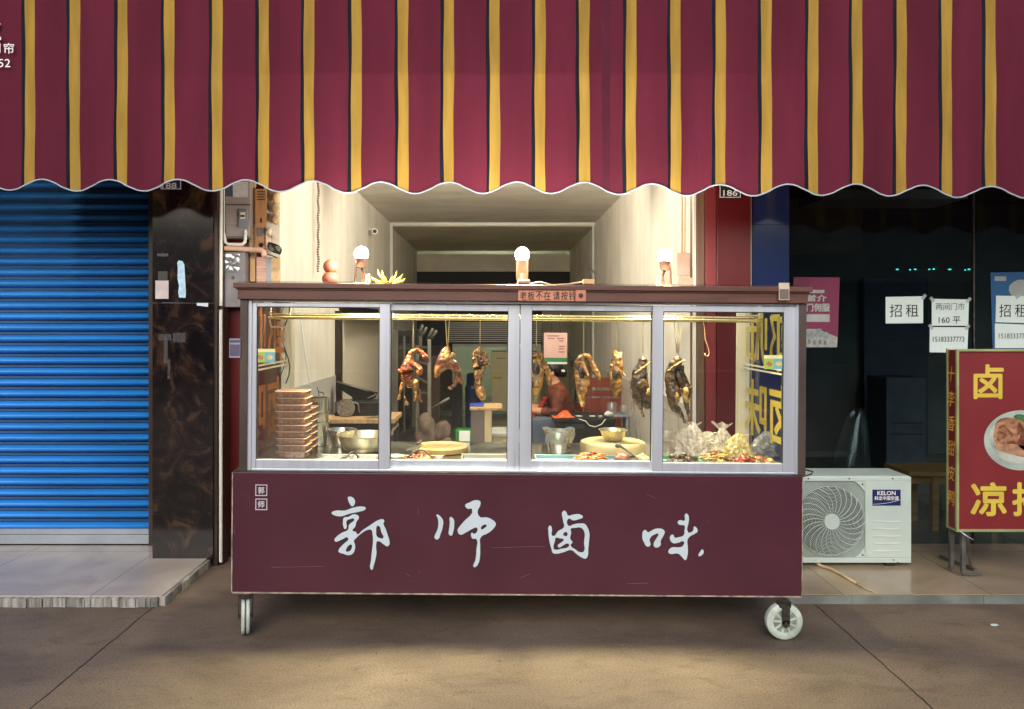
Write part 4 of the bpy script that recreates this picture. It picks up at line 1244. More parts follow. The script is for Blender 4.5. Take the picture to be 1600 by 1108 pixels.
duck('golden duck with open dark belly in front of the pink notice', 'gold',
 [[(838, 549, 6.5), (832, 556, 4.5), (829.5, 570, 3.6), (831, 585, 5), (837, 596, 9)],
  [(838, 549, 6.5), (842, 556, 4.5), (845, 570, 3.4), (845, 584, 4.5), (837, 596, 9)],
  [(837, 596, 9), (839, 606, 7.6), (838, 615, 5), (836.5, 624, 2.4), (835, 629, 1.4)],
  [(838, 549, 6.5), (845, 553, 4)], [(842, 556, 4.5), (850, 570, 5.2, 4), (855, 582, 5.6, 5), (858, 594, 4.6, 5), (860, 603, 3, 5)]],
 (838, 547), [('cavity', 'cavity', [[(837, 560, 3, -1), (837, 567, 5.4, -1.5), (837.5, 577, 7, -1.5), (838, 588, 4.4, -2.5)]]), ('fat_flap', 'bone', [[(835, 557, 3.5, -4), (836, 567, 2.4, -6)], [(835, 557, 3.5, -4), (842, 566, 2.2, -5), (844, 577, 1.8, -4)]])])
duck('golden duck with neck looped over to the right, fifth hanging', 'gold',
 [[(912, 552.5, 4.8), (905, 560, 5.4), (902, 573, 4.8), (902, 587, 5), (907, 600, 9), (909, 611, 8), (908, 621, 5), (911, 631, 3), (911, 637, 1.6)],
  [(912, 552.5, 4.8), (919, 558, 4.6), (924, 568, 4.4), (928, 577, 5.4), (933, 584, 5), (936, 590, 3), (936.5, 598, 1.5)],
  [(905, 560, 5.4), (911, 572, 3.6, -4), (917, 586, 3.4, -5), (914, 599, 5, -4), (907, 600, 9)]],
 (912, 551), [('cavity', 'cavity', [[(908, 566, 3, -1), (908, 576, 5.4, -1.5), (907.5, 587, 5.4, -2), (908, 594, 3, -3)], [(918, 566, 2.2, 0), (922, 577, 2.4, 0)]]), ('leg', 'bone', [[(905, 616, 3, -6), (906, 626, 2, -6), (909, 636, 1.6, -6)]])])
duck('pale flattened duck with wing tips up, left of the two dark ducks', 'gold',
 [[(964, 553, 3), (964, 562, 7), (961, 573, 8.6), (961, 586, 9), (962.5, 600, 8.4), (963, 612, 6), (963, 621, 2.6)],
  [(964, 553, 3), (959.5, 550, 1.8), (957.5, 546, 1)], [(964, 553, 3), (970, 553, 2.4), (973, 551, 2)], [(964, 553, 3), (962, 547, 1.2)],
  [(961, 573, 8.6), (970, 577, 2.2, -5), (974, 585, 1.4, -5), (977, 587, 1.2, -5)]],
 (963.5, 550), [('cavity', 'cavity', [[(962, 572, 4, -4.2), (962, 579, 6.6, -3.6), (961, 588, 7, -3.4), (961, 599, 4.4, -3.6)]]), ('flesh', 'bone', [[(955, 568, 2.6, -5), (953.5, 582, 2.4, -5), (957, 596, 2, -6)], [(963, 590, 1.2, -11), (962, 603, 2.4, -8), (965, 614, 2.4, -5)]])])
duck('dark smoked duck half hidden behind the window stile', 'dark',
 [[(1005, 556, 6.5), (1004, 566, 5.5), (1001, 576, 9), (998, 590, 11), (1000, 605, 11), (1005, 618, 11), (1010, 630, 8), (1013, 640, 4)],
  [(1000, 605, 11), (994, 620, 5.5, -4), (988.5, 625, 4.5, -4)], [(994, 620, 5.5, -4), (998, 632, 4, -4), (1002, 641, 1.6, -4), (1005, 652, 2.2, -4)],
  [(1001, 576, 9), (992, 582, 3.4)]],
 (1004.5, 551), [('bamboo_skewer', 'bone', [[(990, 584, 1.5, -9), (1001, 575, 1.3, -11), (1015, 565, 1.3, -9)]]), ('fat_patch', 'bone', [[(1010, 606, 4, -6), (1009, 618, 4.4, -6)]])])
duck('dark smoked duck with both feet dangling, rightmost hanging', 'dark',
 [[(1059, 555, 7), (1057, 565, 5), (1049, 576, 6.6), (1046.5, 588, 8.6), (1049.5, 601, 8.6), (1055, 613, 8.4), (1063, 622, 7)],
  [(1057, 565, 5), (1063, 580, 5.6, 3), (1069, 596, 6, 3), (1073, 610, 6, 1), (1072, 624, 4.6)],
  [(1055, 613, 8.4), (1048, 626, 6.4, -4), (1053, 637, 6.8, -4), (1062, 645, 4, -4), (1067, 654, 1.6, -4), (1070, 661, 2.2, -4)],
  [(1072, 624, 4.6), (1074, 640, 3), (1076, 652, 1.5), (1077, 659, 2.2)], [(1073, 610, 6, 1), (1079, 612, 2.6), (1082, 614, 1.8)]],
 (1059, 551), [('bamboo_skewer', 'bone', [[(1041, 580, 1.4, -8), (1053, 570, 1.3, -10), (1068, 562, 1.2, -8)]]), ('fat_patch', 'bone', [[(1052, 612, 4, -7), (1056, 622, 4.6, -8), (1054, 630, 3, -8)]]),
  ('innards', 'bone', [[(1067, 604, 4, -6), (1071, 611, 4.6, -7), (1068, 619, 4, -6), (1074, 630, 3, -5)]]), ('cavity', 'cavity', [[(1057, 578, 4, -3), (1060, 589, 6.4, -3), (1064, 600, 6, -3), (1066, 607, 3, -3)]])], strings=3)
# an empty hook and a tied bag hanging at the right
def hang(px, py): return C(px, py, DD)
zr = zrail
m = MB(); m.tube([(hang(1101, 0).x, DD, zr + .012)] + [hang(x, y) for x, y in ((1100.5, 510), (1102, 530), (1107, 545), (1108.5, 552), (1106, 556.5), (1102.5, 556.5), (1101, 552))], .0028, 8)
solo('meat_hook', m, pm('pale_pink_hook', S(224, 176, 140), .3, metal=.4), 'empty wire hook hanging in front of the red pillar', 'hook', (hang(1101, 0).x, DD, zr), tilt=True, smooth=True)
t = thing('meat_hook', 'bunch of spare hooks dangling at the right end of the rail', 'hooks', (hang(1186, 0).x, DD, zr), tilt=True)
for k in range(5):
    m = MB(); x = 1184 + k * 1.6
    m.tube([(hang(x, 0).x, DD - .01 + .006 * k, zr + .012), hang(x - 1, 515), hang(x - 3 - k, 540), hang(x - 5 - k, 562), hang(x - 8 - k, 566), hang(x - 10 - k, 560)], .0026, 6)
    part(t, 'hook', m, pm('dull_brass_wire', S(170, 150, 100), .35, metal=.6), smooth=True)
# notice hung at the back of the case (its square code left out)
q = C(868, 520, 4.5); a, b = C(850, 520, 4.5), C(886, 569, 4.5)
t = thing('notice', 'pink notice with a green bottom edge hanging in the display case', 'notice', (q.x, 4.5, a.z), tilt=True)
zs = a.z - (a.z - b.z) * .80
part(t, 'sheet', MB().box((a.x, 4.497, zs), (b.x, 4.5, a.z)), pm('pink_sheet', S(212, 166, 156), .5, var=.05))
m = MB(); m.box((a.x, 4.497, b.z + .012), (b.x, 4.5, zs - .0003)); m.mi = 1; m.box((a.x, 4.4975, b.z), (b.x, 4.5, b.z + .0117))
part(t, 'bottom_band', m, [pm('green_band', S(52, 120, 76), .5), M['white_plastic']])
m = MB()
for (u, v, w) in ((.1, .1, .55), (.16, .2, .3), (.55, .2, .32), (.64, .30, .2), (.64, .52, .26), (.64, .62, .22), (.64, .74, .26)):
    x = a.x + (b.x - a.x) * u
    m.box((x, 4.4962, a.z - (a.z - zs) * v - .007), (x + (b.x - a.x) * w, 4.497, a.z - (a.z - zs) * v))
part(t, 'printed_lines', m, pm('dull_red_print', S(150, 96, 96), .6))
m = MB(); m.tube([(a.x + .04, 4.4985, a.z - .002), (a.x + .05, 4.4985, ZRb - .05)], .0012, 5); m.tube([(b.x - .04, 4.4985, a.z - .002), (b.x - .05, 4.4985, ZRb - .05)], .0012, 5); part(t, 'string', m, M['black_rubber'])

# ------------------------------------------------------------------ on the counter
def K(px, d):                                    # a spot on the counter, in the cart frame
    return Vector((C(px, 700, d).x, d, zk))
zk = SHZ + .0005
tray_plastic = glass('clear_tray', (.95, .94, .92, 1), .04, .4, .06, .08, (.8, .72, .62, 1))
meat = pm('packed_diced_meat', S(158, 98, 68), .4, var=.6, sc=80, bump=1.2, bsc=110, detail=6)
q = K(459, 4.02)
wpx = 48 * 4.02 / F
trays = []
names = ['lowest', 'second from the bottom', 'third from the bottom', 'fourth from the bottom', 'fifth from the bottom', 'sixth from the bottom', 'fourth from the top', 'third from the top', 'second from the top', 'topmost']
def food_tray(q, label, z, first=None):
    t = thing('food_tray', label, 'food tray', (q.x, q.y, z), 'stacked clear trays of diced meat', tilt=True)
    hw, hd, h = wpx / 2, .062, .0325
    def ring(s, zz, r=.012):
        pts = []
        for cx, cy_, a0 in ((hw * s - r, hd * s - r, 0), (-hw * s + r, hd * s - r, 90), (-hw * s + r, -hd * s + r, 180), (hw * s - r, -hd * s + r, 270)):
            for k in range(5):
                a = R(a0 + k * 22.5)
                pts.append(Vector((q.x + cx + r * math.cos(a), q.y + cy_ + r * math.sin(a), z + zz)))
        return pts
    rings = [ring(.955, .0006), ring(.98, h - .003), ring(1.0, h - .002), ring(1.0, h), ring(.965, h), ring(.935, .0025)]
    m = MB(); n = len(rings[0])
    m.add([p for r_ in rings for p in r_], [(i * n + j, i * n + (j + 1) % n, (i + 1) * n + (j + 1) % n, (i + 1) * n + j) for i in range(5) for j in range(n)] + [tuple(range(n)), tuple(5 * n + j for j in range(n))])
    part(t, 'tray', m, tray_plastic, smooth='auto')
    fr = [ring(.93, .003), ring(.95, h - .005), ring(.90, h + .001)]
    m = MB(); m.add([p for r_ in fr for p in r_], [(i * n + j, i * n + (j + 1) % n, (i + 1) * n + (j + 1) % n, (i + 1) * n + j) for i in range(2) for j in range(n)] + [tuple(range(n)), tuple(2 * n + j for j in range(n))])
    part(t, 'diced_meat', m, meat, smooth='auto')
    rm = MB(); rp_ = ring(1.0, h - .001); rm.tube(rp_, .0022, 6, closed=True); part(t, 'rim', rm, pm('pale_rim', S(214, 190, 166), .35) if first is None else first, smooth=True)
    return t
rim_m = pm('pale_rim', S(206, 182, 158), .35)
for k in range(10):
    qq = q + Vector((.004 * math.sin(k * 1.9), .004 * math.cos(k * 2.3), 0))
    trays.append(food_tray(qq, 'clear tray of diced meat, %s of the front stack of ten' % names[k], zk + .0005 + k * .0345, rim_m))
for k in range(7):
    qq = K(470, 4.20) + Vector((.004 * math.sin(k * 1.3 + 1), .004 * math.cos(k * 2.9), 0))
    lab = 'clear tray of diced meat, %s of the partly hidden rear stack' % ['lowest', 'second from the bottom', 'third from the bottom', 'middle one', 'third from the top', 'second from the top', 'topmost'][k]
    food_tray(qq, lab, zk + .0005 + k * .0345, rim_m)
def vessel(name, label, cat, q, r0, r1, h, mat, sx=1.0, rim=.006, thick=.003, n=40, group=None):
    """an open bowl or pot: foot radius r0, mouth radius r1"""
    t = thing(name, label, cat, q, group, tilt=True)
    prof = [(0, .001), (r0, .001)] + [(r0 + (r1 - r0) * (i / 6) ** .7, .001 + h * i / 6) for i in range(1, 7)] + [(r1 + rim, h + .001), (r1 + rim, h + .004), (r1 - thick, h + .003)]
    prof += [(max(r0 + (r1 - r0) * (i / 6) ** .7 - thick, 0), .001 + h * i / 6) for i in range(5, 0, -1)] + [(max(r0 - thick, 0), .005), (0, .005)]
    part(t, 'bowl', MB().lathe(prof, q, n, sx=sx), mat, smooth='auto')
    return t
st = M['stainless']
pq = K(497, 4.40)
for k, (r, h) in enumerate(((.060, .13), (.056, .045), (.058, .08))):
    lab = ['tall steel pot at the bottom of the stack behind the meat trays', 'shallow steel pot in the middle of the stack behind the meat trays', 'steel pot at the top of the stack behind the meat trays'][k]
    z = zk + .001 + (0, .136, .187)[k]
    vessel('steel_pot', lab, 'pot', Vector((pq.x, pq.y, z)), r, r + .002, h, st, group='steel pots stacked behind the trays')
vessel('mixing_bowl', 'smaller steel bowl left of the big shallow pan', 'bowl', K(533, 4.36), .052, .082, .092, st)
t = vessel('basin', 'big shallow steel pan behind the left window', 'pan', K(570, 4.24), .105, .150, .085, pm('warm_steel', S(212, 204, 180), .22, metal=.9, var=.1))
# tongs lying in front, on a flat tray
m = MB()
for s in (0, 1):
    m.tube([C(530, 717, 3.93), C(541, 716 - s, 3.94) + Vector((0, .01 * s, .002)), C(548, 707, 3.96), C(553, 706, 3.97), C(558, 712, 3.98), C(562, 719, 3.98)], [.003, .003, .0035, .0035, .0035, .003], 8)
solo('tongs', m, M['dark_steel'], 'dark bent tongs lying in front of the big shallow pan', 'tongs', K(545, 3.95), tilt=True, smooth=True)
def dish(name, label, px, d, w, dp, mat, h=.02):
    q = K(px, d)
    t = thing(name, label, 'tray', q, tilt=True)
    m = MB(); z = q.z
    m.box((q.x - w / 2, d - dp / 2, z + .0005), (q.x + w / 2, d + dp / 2, z + .003))
    for (x0, y0, x1, y1) in ((-w / 2, -dp / 2, w / 2, -dp / 2 + .004), (-w / 2, dp / 2 - .004, w / 2, dp / 2), (-w / 2, -dp / 2 + .0041, -w / 2 + .004, dp / 2 - .0041), (w / 2 - .004, -dp / 2 + .0041, w / 2, dp / 2 - .0041)):
        m.box((q.x + x0, d + y0, z + .0031), (q.x + x1, d + y1, z + h))
    m.box((q.x - w / 2 - .006, d - dp / 2 - .006, z + h), (q.x + w / 2 + .006, d - dp / 2 + .002, z + h + .002)); m.box((q.x - w / 2 - .006, d + dp / 2 - .002, z + h), (q.x + w / 2 + .006, d + dp / 2 + .006, z + h + .002))
    part(t, 'tray', m, mat, bevel=.001)
    return t
dish('steel_tray', 'shallow steel tray in front of the left pans', 545, 3.93, .30, .13, st, .016)
dish('steel_tray', 'steel tray in front of the round chopping board', 655, 3.90, .24, .15, st, .018)
dish('steel_tray', 'pale steel tray left of the centre stiles', 758, 3.92, .24, .16, pm('pale_tray', S(150, 152, 144), .35, metal=.2), .022)
dish('steel_tray', 'long pale blue tray in front of the white chopping block', 905, 3.92, .44, .17, pm('pale_blue_tray', S(120, 150, 160), .35, metal=.1), .020)
dish('steel_tray', 'wide tray of meat in the right window with a mint green rim', 1062, 3.93, .26, .17, pm('mint_tray', S(104, 150, 128), .4), .020)
dish('steel_tray', 'steel tray at the right end of the case', 1165, 3.93, .27, .17, st, .018)
def pile(name, label, cat, px, d, w, dp, h, mats, n, kind='strip', seed=1, z=.004):
    """a heap of cooked pieces"""
    rg = random.Random(seed)
    q = K(px, d); q.z += z
    m = MB()
    for i in range(n):
        u, v = rg.uniform(-1, 1), rg.uniform(-1, 1)
        if u * u + v * v > 1: u *= .6; v *= .6
        hh = h * (1 - (u * u + v * v)) * rg.uniform(.25, 1)
        c = Vector((q.x + u * w / 2, d + v * dp / 2, q.z + .006 + hh))
        m.mi = rg.randrange(len(mats))
        if kind == 'strip':
            a = rg.uniform(0, math.pi * 2); l = rg.uniform(.02, .035)
            e = Vector((math.cos(a) * l, math.sin(a) * l * .6, rg.uniform(-.008, .008)))
            m.tube([c - e, c + Vector((0, 0, rg.uniform(.002, .009))), c + e], [.003, rg.uniform(.005, .007), .0035], 7)
        else:
            r = rg.uniform(.012, .022)
            m.ell(c, (r * rg.uniform(.8, 1.6), r, r * rg.uniform(.5, .9)), 12, 8, .5, 45, Matrix.Rotation(rg.uniform(0, 3), 3, 'Z'))
    return solo(name, m, mats, label, cat, q, tilt=True, smooth=True)
pile('cooked_meat', 'small heap of orange red cooked meat below the cleaver', 'meat', 656, 3.90, .12, .10, .022, [DM['orange'], pm('red_orange_meat', S(160, 62, 28), .35, var=.35, sc=60), DM['gold']], 42, 'chunk', 4)
pile('chicken_feet', 'heap of golden brown chicken feet in the blue tray', 'chicken feet', 924, 3.90, .17, .12, .04, [DM['orange'], DM['gold'], pm('tan_skin', S(160, 104, 48), .35, var=.3, sc=50)], 90, 'strip', 5)
pile('cooked_meat', 'dark brown heap of braised meat in the right window', 'meat', 1067, 3.88, .15, .11, .045, [DM['dark'], pm('braised_brown', S(66, 34, 22), .35, var=.4, sc=60), DM['cavity']], 46, 'chunk', 6)
pile('cooked_meat', 'pale curly heap of tripe beside the dark meat', 'tripe', 1118, 3.92, .17, .11, .05, [DM['bone'], pm('cream_tripe', S(186, 154, 92), .4, var=.25, sc=50)], 70, 'strip', 8)
pile('cooked_meat', 'red brown glazed pieces right of the pale tripe', 'meat', 1163, 3.88, .10, .09, .030, [DM['orange'], pm('red_glaze', S(128, 46, 20), .3, var=.4, sc=60), DM['dark']], 34, 'chunk', 9)
pile('cooked_meat', 'light brown nuggets at the far right of the case', 'meat', 1192, 3.88, .10, .08, .026, [DM['orange'], DM['bone'], DM['brown']], 36, 'chunk', 10)
# round board with a cleaver and a plate
q = K(688, 4.22)
m = MB(); m.lathe([(0, .001), (.150, .001), (.153, .004), (.153, .028), (.148, .032), (0, .031)], q, 48); solo('chopping_board', m, pm('worn_round_board', S(180, 138, 72), .6, var=.22, sc=7, rgb2=S(206, 178, 120)), 'thin round wooden chopping board with a cleaver on it', 'chopping board', q, tilt=True, smooth='auto')
t = thing('cleaver', 'steel cleaver lying on the thin round chopping board', 'cleaver', Vector((q.x - .08, 4.16, zk + .034)), tilt=True)
a, b = C(637, 701, 4.10), C(652, 691, 4.20)
part(t, 'blade', MB().prism([C(634, 704, 4.05), C(648, 704, 4.05), C(660, 695, 4.18), C(648, 694.5, 4.18)], (0, 0, .003)), st)
part(t, 'handle', MB().tube([C(652, 694.5, 4.18), C(658, 689.5, 4.24)], .009, 10), M['dark_wood'], smooth='auto')
m = MB(); m.box(K(725, 4.56) + Vector((-.03, 0, .001)), K(725, 4.56) + Vector((.035, .012, .062))); solo('cutting_sheet', m, M['white_plastic'], 'white plastic board standing behind the round chopping board', 'board', K(725, 4.56), tilt=True, bevel=.002)
m = MB(); m.lathe([(0, .001), (.03, .001), (.046, .022), (.047, .026), (.043, .026), (.028, .006), (0, .006)], K(618, 3.92), 28); solo('small_bowl', m, pm('cream_bowl', S(226, 214, 178), .35), 'small cream bowl at the left of the second window', 'bowl', K(618, 3.92), tilt=True, smooth='auto')
m = MB(); m.tube([C(636, 716, 3.86), C(644, 709, 3.87), C(653, 703, 3.88), C(661, 703, 3.88), C(669, 709, 3.88), C(676, 716, 3.87)], .0042, 8); solo('tongs', m, M['dark_steel'], 'dark arched tongs over the orange red meat', 'tongs', K(656, 3.88), tilt=True, smooth=True)
# white chopping block and the things round it
q = K(957, 4.24)
m = MB(); m.lathe([(0, .001), (.168, .001), (.176, .005), (.178, .045), (.174, .056), (.160, .062), (.08, .059), (0, .058)], q, 56); solo('chopping_block', m, pm('cream_round_block', S(206, 186, 138), .5, var=.06, sc=8), 'thick round cream chopping block with a steel bowl on top', 'chopping block', q, tilt=True, smooth='auto')
vessel('mixing_bowl', 'small steel bowl on the thick cream chopping block', 'bowl', Vector((K(958, 4.24).x, 4.24, zk + .063)), .045, .075, .056, pm('warm_bowl_steel', S(220, 208, 168), .25, metal=.85))
t = vessel('bucket', 'steel bucket lined with a crumpled clear plastic bag', 'bucket', K(873, 4.22), .058, .076, .115, st)
rg = random.Random(5)
def bagfn(u, v):
    a = 2 * math.pi * u
    r = .080 + .008 * math.sin(a * 5 + 3 * v) + .006 * math.sin(a * 9 + 1)
    r *= (1 - .10 * v)
    return Vector((q0.x + r * math.cos(a), q0.y + r * math.sin(a), zk + .121 - .06 * v + .012 * math.sin(a * 3) * (1 - .4 * v)))
q0 = K(873, 4.22)
part(t, 'liner', MB().grid(bagfn, 40, 8), glass('bag_film', (.95, .95, .95, 1), .08, .6, .12, .45, (.8, .8, .8, 1)), smooth=True)
m = MB(); m.lathe([(0, .001), (.03, .001), (.036, .055), (.038, .055), (.038, .058), (.033, .058), (.028, .004), (0, .004)], K(836, 4.10), 28); solo('clear_tub', m, tray_plastic, 'small clear plastic tub left of the lined bucket', 'tub', K(836, 4.10), tilt=True, smooth='auto')
m = MB(); m.lathe([(0, .001), (.038, .001), (.050, .075), (.053, .076), (.052, .080), (.046, .078), (.036, .004), (0, .004)], K(1042, 4.18), 32); m.lathe([(0, .081), (.04, .081), (.052, .120), (.055, .121), (.054, .125), (.049, .123), (.038, .085), (0, .085)], K(1042, 4.18), 32); solo('clear_tub', m, tray_plastic, 'two nested clear plastic tubs right of the cream chopping block', 'tub', K(1042, 4.18), tilt=True, smooth='auto')
t = thing('ladle', 'dark metal ladle leaning in front of the cream chopping block', 'ladle', K(985, 3.9), tilt=True)
part(t, 'handle', MB().tube([C(969, 697, 3.97), C(978, 703, 3.94), C(990, 711, 3.90), C(998, 717, 3.88)], [.007, .0045, .006, .007], 10), M['dark_steel'], smooth=True)
part(t, 'bowl', MB().ell(C(966, 696.5, 3.98), (.018, .012, .012), 16, 10), M['dark_steel'], smooth=True)
m = MB(); m.ell(K(972, 3.87) + Vector((0, 0, .022)), (.042, .04, .034), 20, 14, .25, 30); solo('cooked_meat', m, pm('braised_liver', S(124, 78, 66), .3, var=.3, sc=40), 'smooth brown lump of braised liver beside the chicken feet', 'meat', K(972, 3.87), tilt=True, smooth=True)
m = MB(); m.ell(K(1004, 3.88) + Vector((0, 0, .026)), (.030, .03, .026), 18, 12, .6, 40); solo('plastic_bag', m, glass('pale_bag', (.95, .94, .88, 1), .07, .5, .15, .55, (.9, .86, .62, 1)), 'small crumpled yellowish bag at the foot of the ladle', 'bag', K(1004, 3.88), tilt=True, smooth=True)
# knotted plastic bags
def bag(label, px, d, w, h, tips, mat, seed, dp=None):
    q = K(px, d)
    dp = dp or w * .7
    def fnb(u, v):
        a = 2 * math.pi * u
        r = (1 - v) ** .62 * (1 + .10 * math.sin(a * 4 + seed) + .07 * math.sin(a * 9 + v * 6 + seed)) + .05
        sw = .42 * noise.noise(Vector((math.cos(a) * 2.4 + seed, math.sin(a) * 2.4, v * 3))) + .20 * noise.noise(Vector((math.cos(a) * 6 + seed, math.sin(a) * 6, v * 9))) + .05 * noise.noise(Vector((math.cos(a) * 13, math.sin(a) * 13 + seed, v * 18)))
        tx = tips[0] * v ** 1.6
        return Vector((q.x + (r + sw * (1 - v)) * w / 2 * math.cos(a) + tx, q.y + (r + sw * (1 - v)) * dp / 2 * math.sin(a), q.z + .002 + h * v ** .8 + .010 * noise.noise(Vector((a * 2, v * 7, seed))) * v))
    m = MB().grid(fnb, 150, 60)
    for (ax, ah) in tips[1]:
        base = fnb(.5 if ax < 0 else 0, .85)
        base.x = q.x + tips[0] * .8
        m.grid(lambda u, v: base + Vector((ax * v + (.012 + .02 * v) * (u - .5) * 2, .014 * math.sin(u * 6) * v, ah * v + .006 * math.sin(u * 9))), 10, 8)
    return solo('plastic_bag', m, mat, label, 'bag', q, tilt=True, smooth=True)
clr = glass('clear_bag_film', (.96, .95, .93, 1), .10, .6, .14, .42, (.92, .84, .74, 1))
bag('big translucent plastic bag knotted to a point in the right window', 1078, 4.2, .20, .155, (.015, ((.02, .03),)), clr, 2.0)
bag('lower translucent bag slumped right of the pointed one', 1102, 4.32, .20, .10, (.02, ((.03, .008),)), clr, 5.0)
bag('clear plastic bag with flared top beside the yellow bag', 1132, 4.2, .12, .14, (-.015, ((-.03, .045), (.025, .04))), clr, 7.0)
bag('yellow tinted plastic bag near the right side glass', 1150, 4.1, .15, .125, (.018, ((.03, .006),)), glass('yellow_bag_film', (.98, .95, .72, 1), .08, .5, .14, .40, (.88, .76, .36, 1)), 9.0)
bag('faint clear bag leaning on the right side glass', 1192, 4.14, .14, .13, (.02, ((.02, .01),)), glass('thin_bag_film', (.93, .95, .95, 1), .07, .6, .1, .12, (.8, .82, .84, 1)), 11.0)

# ------------------------------------------------------------------ meters, boards and pipes on the red wall
t = thing('meter_box', 'grey electric meter box with a small breaker, high on the red wall', 'meter box', P(369, 335, 4.86))
part(t, 'case', MB().box(P(350, 240, 4.93), P(391, 352, 4.84)).box(P(351, 353, 4.93), P(390, 372, 4.845)), pm('grey_meter_case', S(150, 142, 142), .45, var=.08), bevel=.004)
part(t, 'case_lip', MB().box(P(350.5, 369.5, 4.844), P(390.5, 372.5, 4.832)).box(P(351, 319, 4.839), P(391, 321, 4.836)), pm('grey_meter_edge', S(96, 88, 86), .5))
part(t, 'breaker', MB().box(P(373.5, 328, 4.84), P(386, 356, 4.828)), pm('blue_grey_breaker', S(120, 132, 146), .35), bevel=.003)
part(t, 'breaker_window', MB().box(P(375.5, 332, 4.828), P(383, 342, 4.825)), M['white_plastic'])
part(t, 'breaker_switch', MB().box(P(376, 336, 4.825), P(382, 339, 4.822)), M['red_paint'])
part(t, 'label', MB().box(P(364, 284, 4.839), P(387, 308, 4.837)), pm('pale_label', S(196, 198, 206), .5, var=.1, sc=60))
part(t, 'meter_window', MB().box(P(353, 284, 4.839), P(363.5, 307, 4.837)), pm('dim_blue_window', S(80, 88, 116), .15))
m = MB(); m.tube([P(348.5, 250, 4.82), P(348.5, 362, 4.82), P(352, 379, 4.82), P(357, 382, 4.82), P(378, 382, 4.82), P(383, 378, 4.82), P(383.5, 360, 4.85)], .0105, 12)
solo('conduit', m, M['white_plastic'], 'white plastic conduit looping under the grey meter box', 'pipe', P(350, 340, 4.82), smooth='auto')
m = MB(); m.tube([P(347, 388, 4.83), P(375, 389, 4.83), P(398, 390.5, 4.82), P(407, 391, 4.81), P(412, 394, 4.80), P(413, 401, 4.79)], [.016, .016, .0165, .017, .017, .016], 16); m.tube([P(391.5, 390, 4.825), P(393.5, 390.2, 4.825)], .0195, 16)
solo('elbow_pipe', m, pm('pinkish_white_pipe', S(220, 182, 160), .4), 'thick pale pipe with an elbow under the meter box', 'pipe', P(380, 390, 4.82), smooth='auto')
t = thing('fuse_box', 'dusty grey metal fuse box wrapped in clear plastic, left of the cart roof', 'fuse box', P(364, 435, 4.84))
part(t, 'case', MB().box(P(345, 396, 4.93), P(383, 480, 4.83)), pm('dusty_grey_metal', S(122, 120, 126), .4, var=.2, sc=9), bevel=.004)
part(t, 'plastic_wrap', MB().grid(lambda u, v: P(345.5 + 29 * u, 397 + 29 * v, 4.826 - .006 * abs(noise.noise(Vector((u * 4, v * 3, 2))))), 24, 20), glass('crumpled_wrap', (.9, .92, .93, 1), .30, .8, .12, .25, (.8, .86, .88, 1)), smooth=True)
part(t, 'knockout', MB().cyl(P(364, 434, 4.829), P(364, 434, 4.826), .010), M['dark_steel'], smooth='auto')
for (x0, y0, x1, y1, d, mt, lab, nm) in (
    (390.5, 250, 399, 440, 4.90, 'pale_wood', 'narrow pale board standing left of the drilled board', 'board'),
    (400, 296, 415.5, 390, 4.88, 'drill', 'drilled brown board with a black knob, on the shop wall end', 'board'),
    (402, 402, 415.5, 446, 4.89, 'papers', 'pinkish paper bundle standing below the elbow pipe', 'papers'),
    (385, 396, 391, 445, 4.90, 'dark_wood', 'thin dark board below the elbow pipe', 'board'),
    (392, 398, 401.5, 445, 4.92, 'red_wood', 'thin reddish board below the elbow pipe', 'board'),
    (424, 300, 437.5, 352, 4.89, 'papers2', 'bundle of folded beige cloths hung on the shop wall end', 'bundle'),
    (416, 404, 424, 446, 4.90, 'steel_grey', 'pale metal strip leaning at the shop wall end', 'strip'),
    (425, 402, 437, 446, 4.90, 'papers2', 'beige papers standing behind the cart roof', 'papers')):
    if mt == 'drill': M[mt] = pm('brown_board', S(178, 132, 92), .55, var=.15, sc=8, stretch=(4, 4, .6))
    if mt == 'papers': M[mt] = pm('stacked_papers', S(196, 160, 148), .8, var=.25, sc=8, stretch=(.5, .5, 9))
    if mt == 'papers2': M[mt] = pm('creased_beige', S(206, 176, 134), .8, var=.3, sc=14, bump=.6, bsc=20)
    c = P((x0 + x1) / 2, y1, d)
    if nm == 'bundle':
        t = thing(nm, lab, 'bundle', c)
        for k in range(3):
            part(t, 'folded_cloth', MB().ell(P(431, 309 + 17 * k, d), (.026, .03, .034), 16, 10, .3, 30), M[mt], smooth=True)
        continue
    t = thing(nm, lab, 'board' if nm == 'board' else nm, c)
    part(t, 'panel', MB().box(P(x0, y0, d + .02), P(x1, y1, d)), M[mt], bevel=.002)
    if mt == 'drill':
        part(t, 'knob', MB().ell(P(408, 383, d), (.014, .01, .014), 16, 10), M['black_rubber'], smooth=True)
        part(t, 'switch', MB().box(P(402.5, 356, d), P(410, 369, d - .008)), pm('grey_switch', S(96, 104, 120), .4), bevel=.003)
        part(t, 'keyhole', MB().box(P(407, 341, d), P(409, 348, d - .003)), M['black_rubber'])
        part(t, 'vent', MB().box(P(402, 299, d), P(414, 300.5, d - .003)).box(P(402, 303, d), P(414, 304.5, d - .003)).box(P(402, 307, d), P(414, 308.5, d - .003)).box(P(402, 311, d), P(414, 312.5, d - .003)), M['dark_wood'])
m = MB(); rg = random.Random(2)
for k in range(5):
    pts = []
    for i in range(14):
        a = i / 13 * math.pi * 2.2 + k
        pts.append(P(429 + 11 * math.cos(a) * (1 - .06 * k), 388 + 7 * math.sin(a + k * .4) + 3 * math.cos(a), 4.80 + .012 * k))
    m.tube(pts, .0032, 6)
m.tube([P(414, 397, 4.82), P(424, 399, 4.81), P(433, 403, 4.80)], .004, 6)
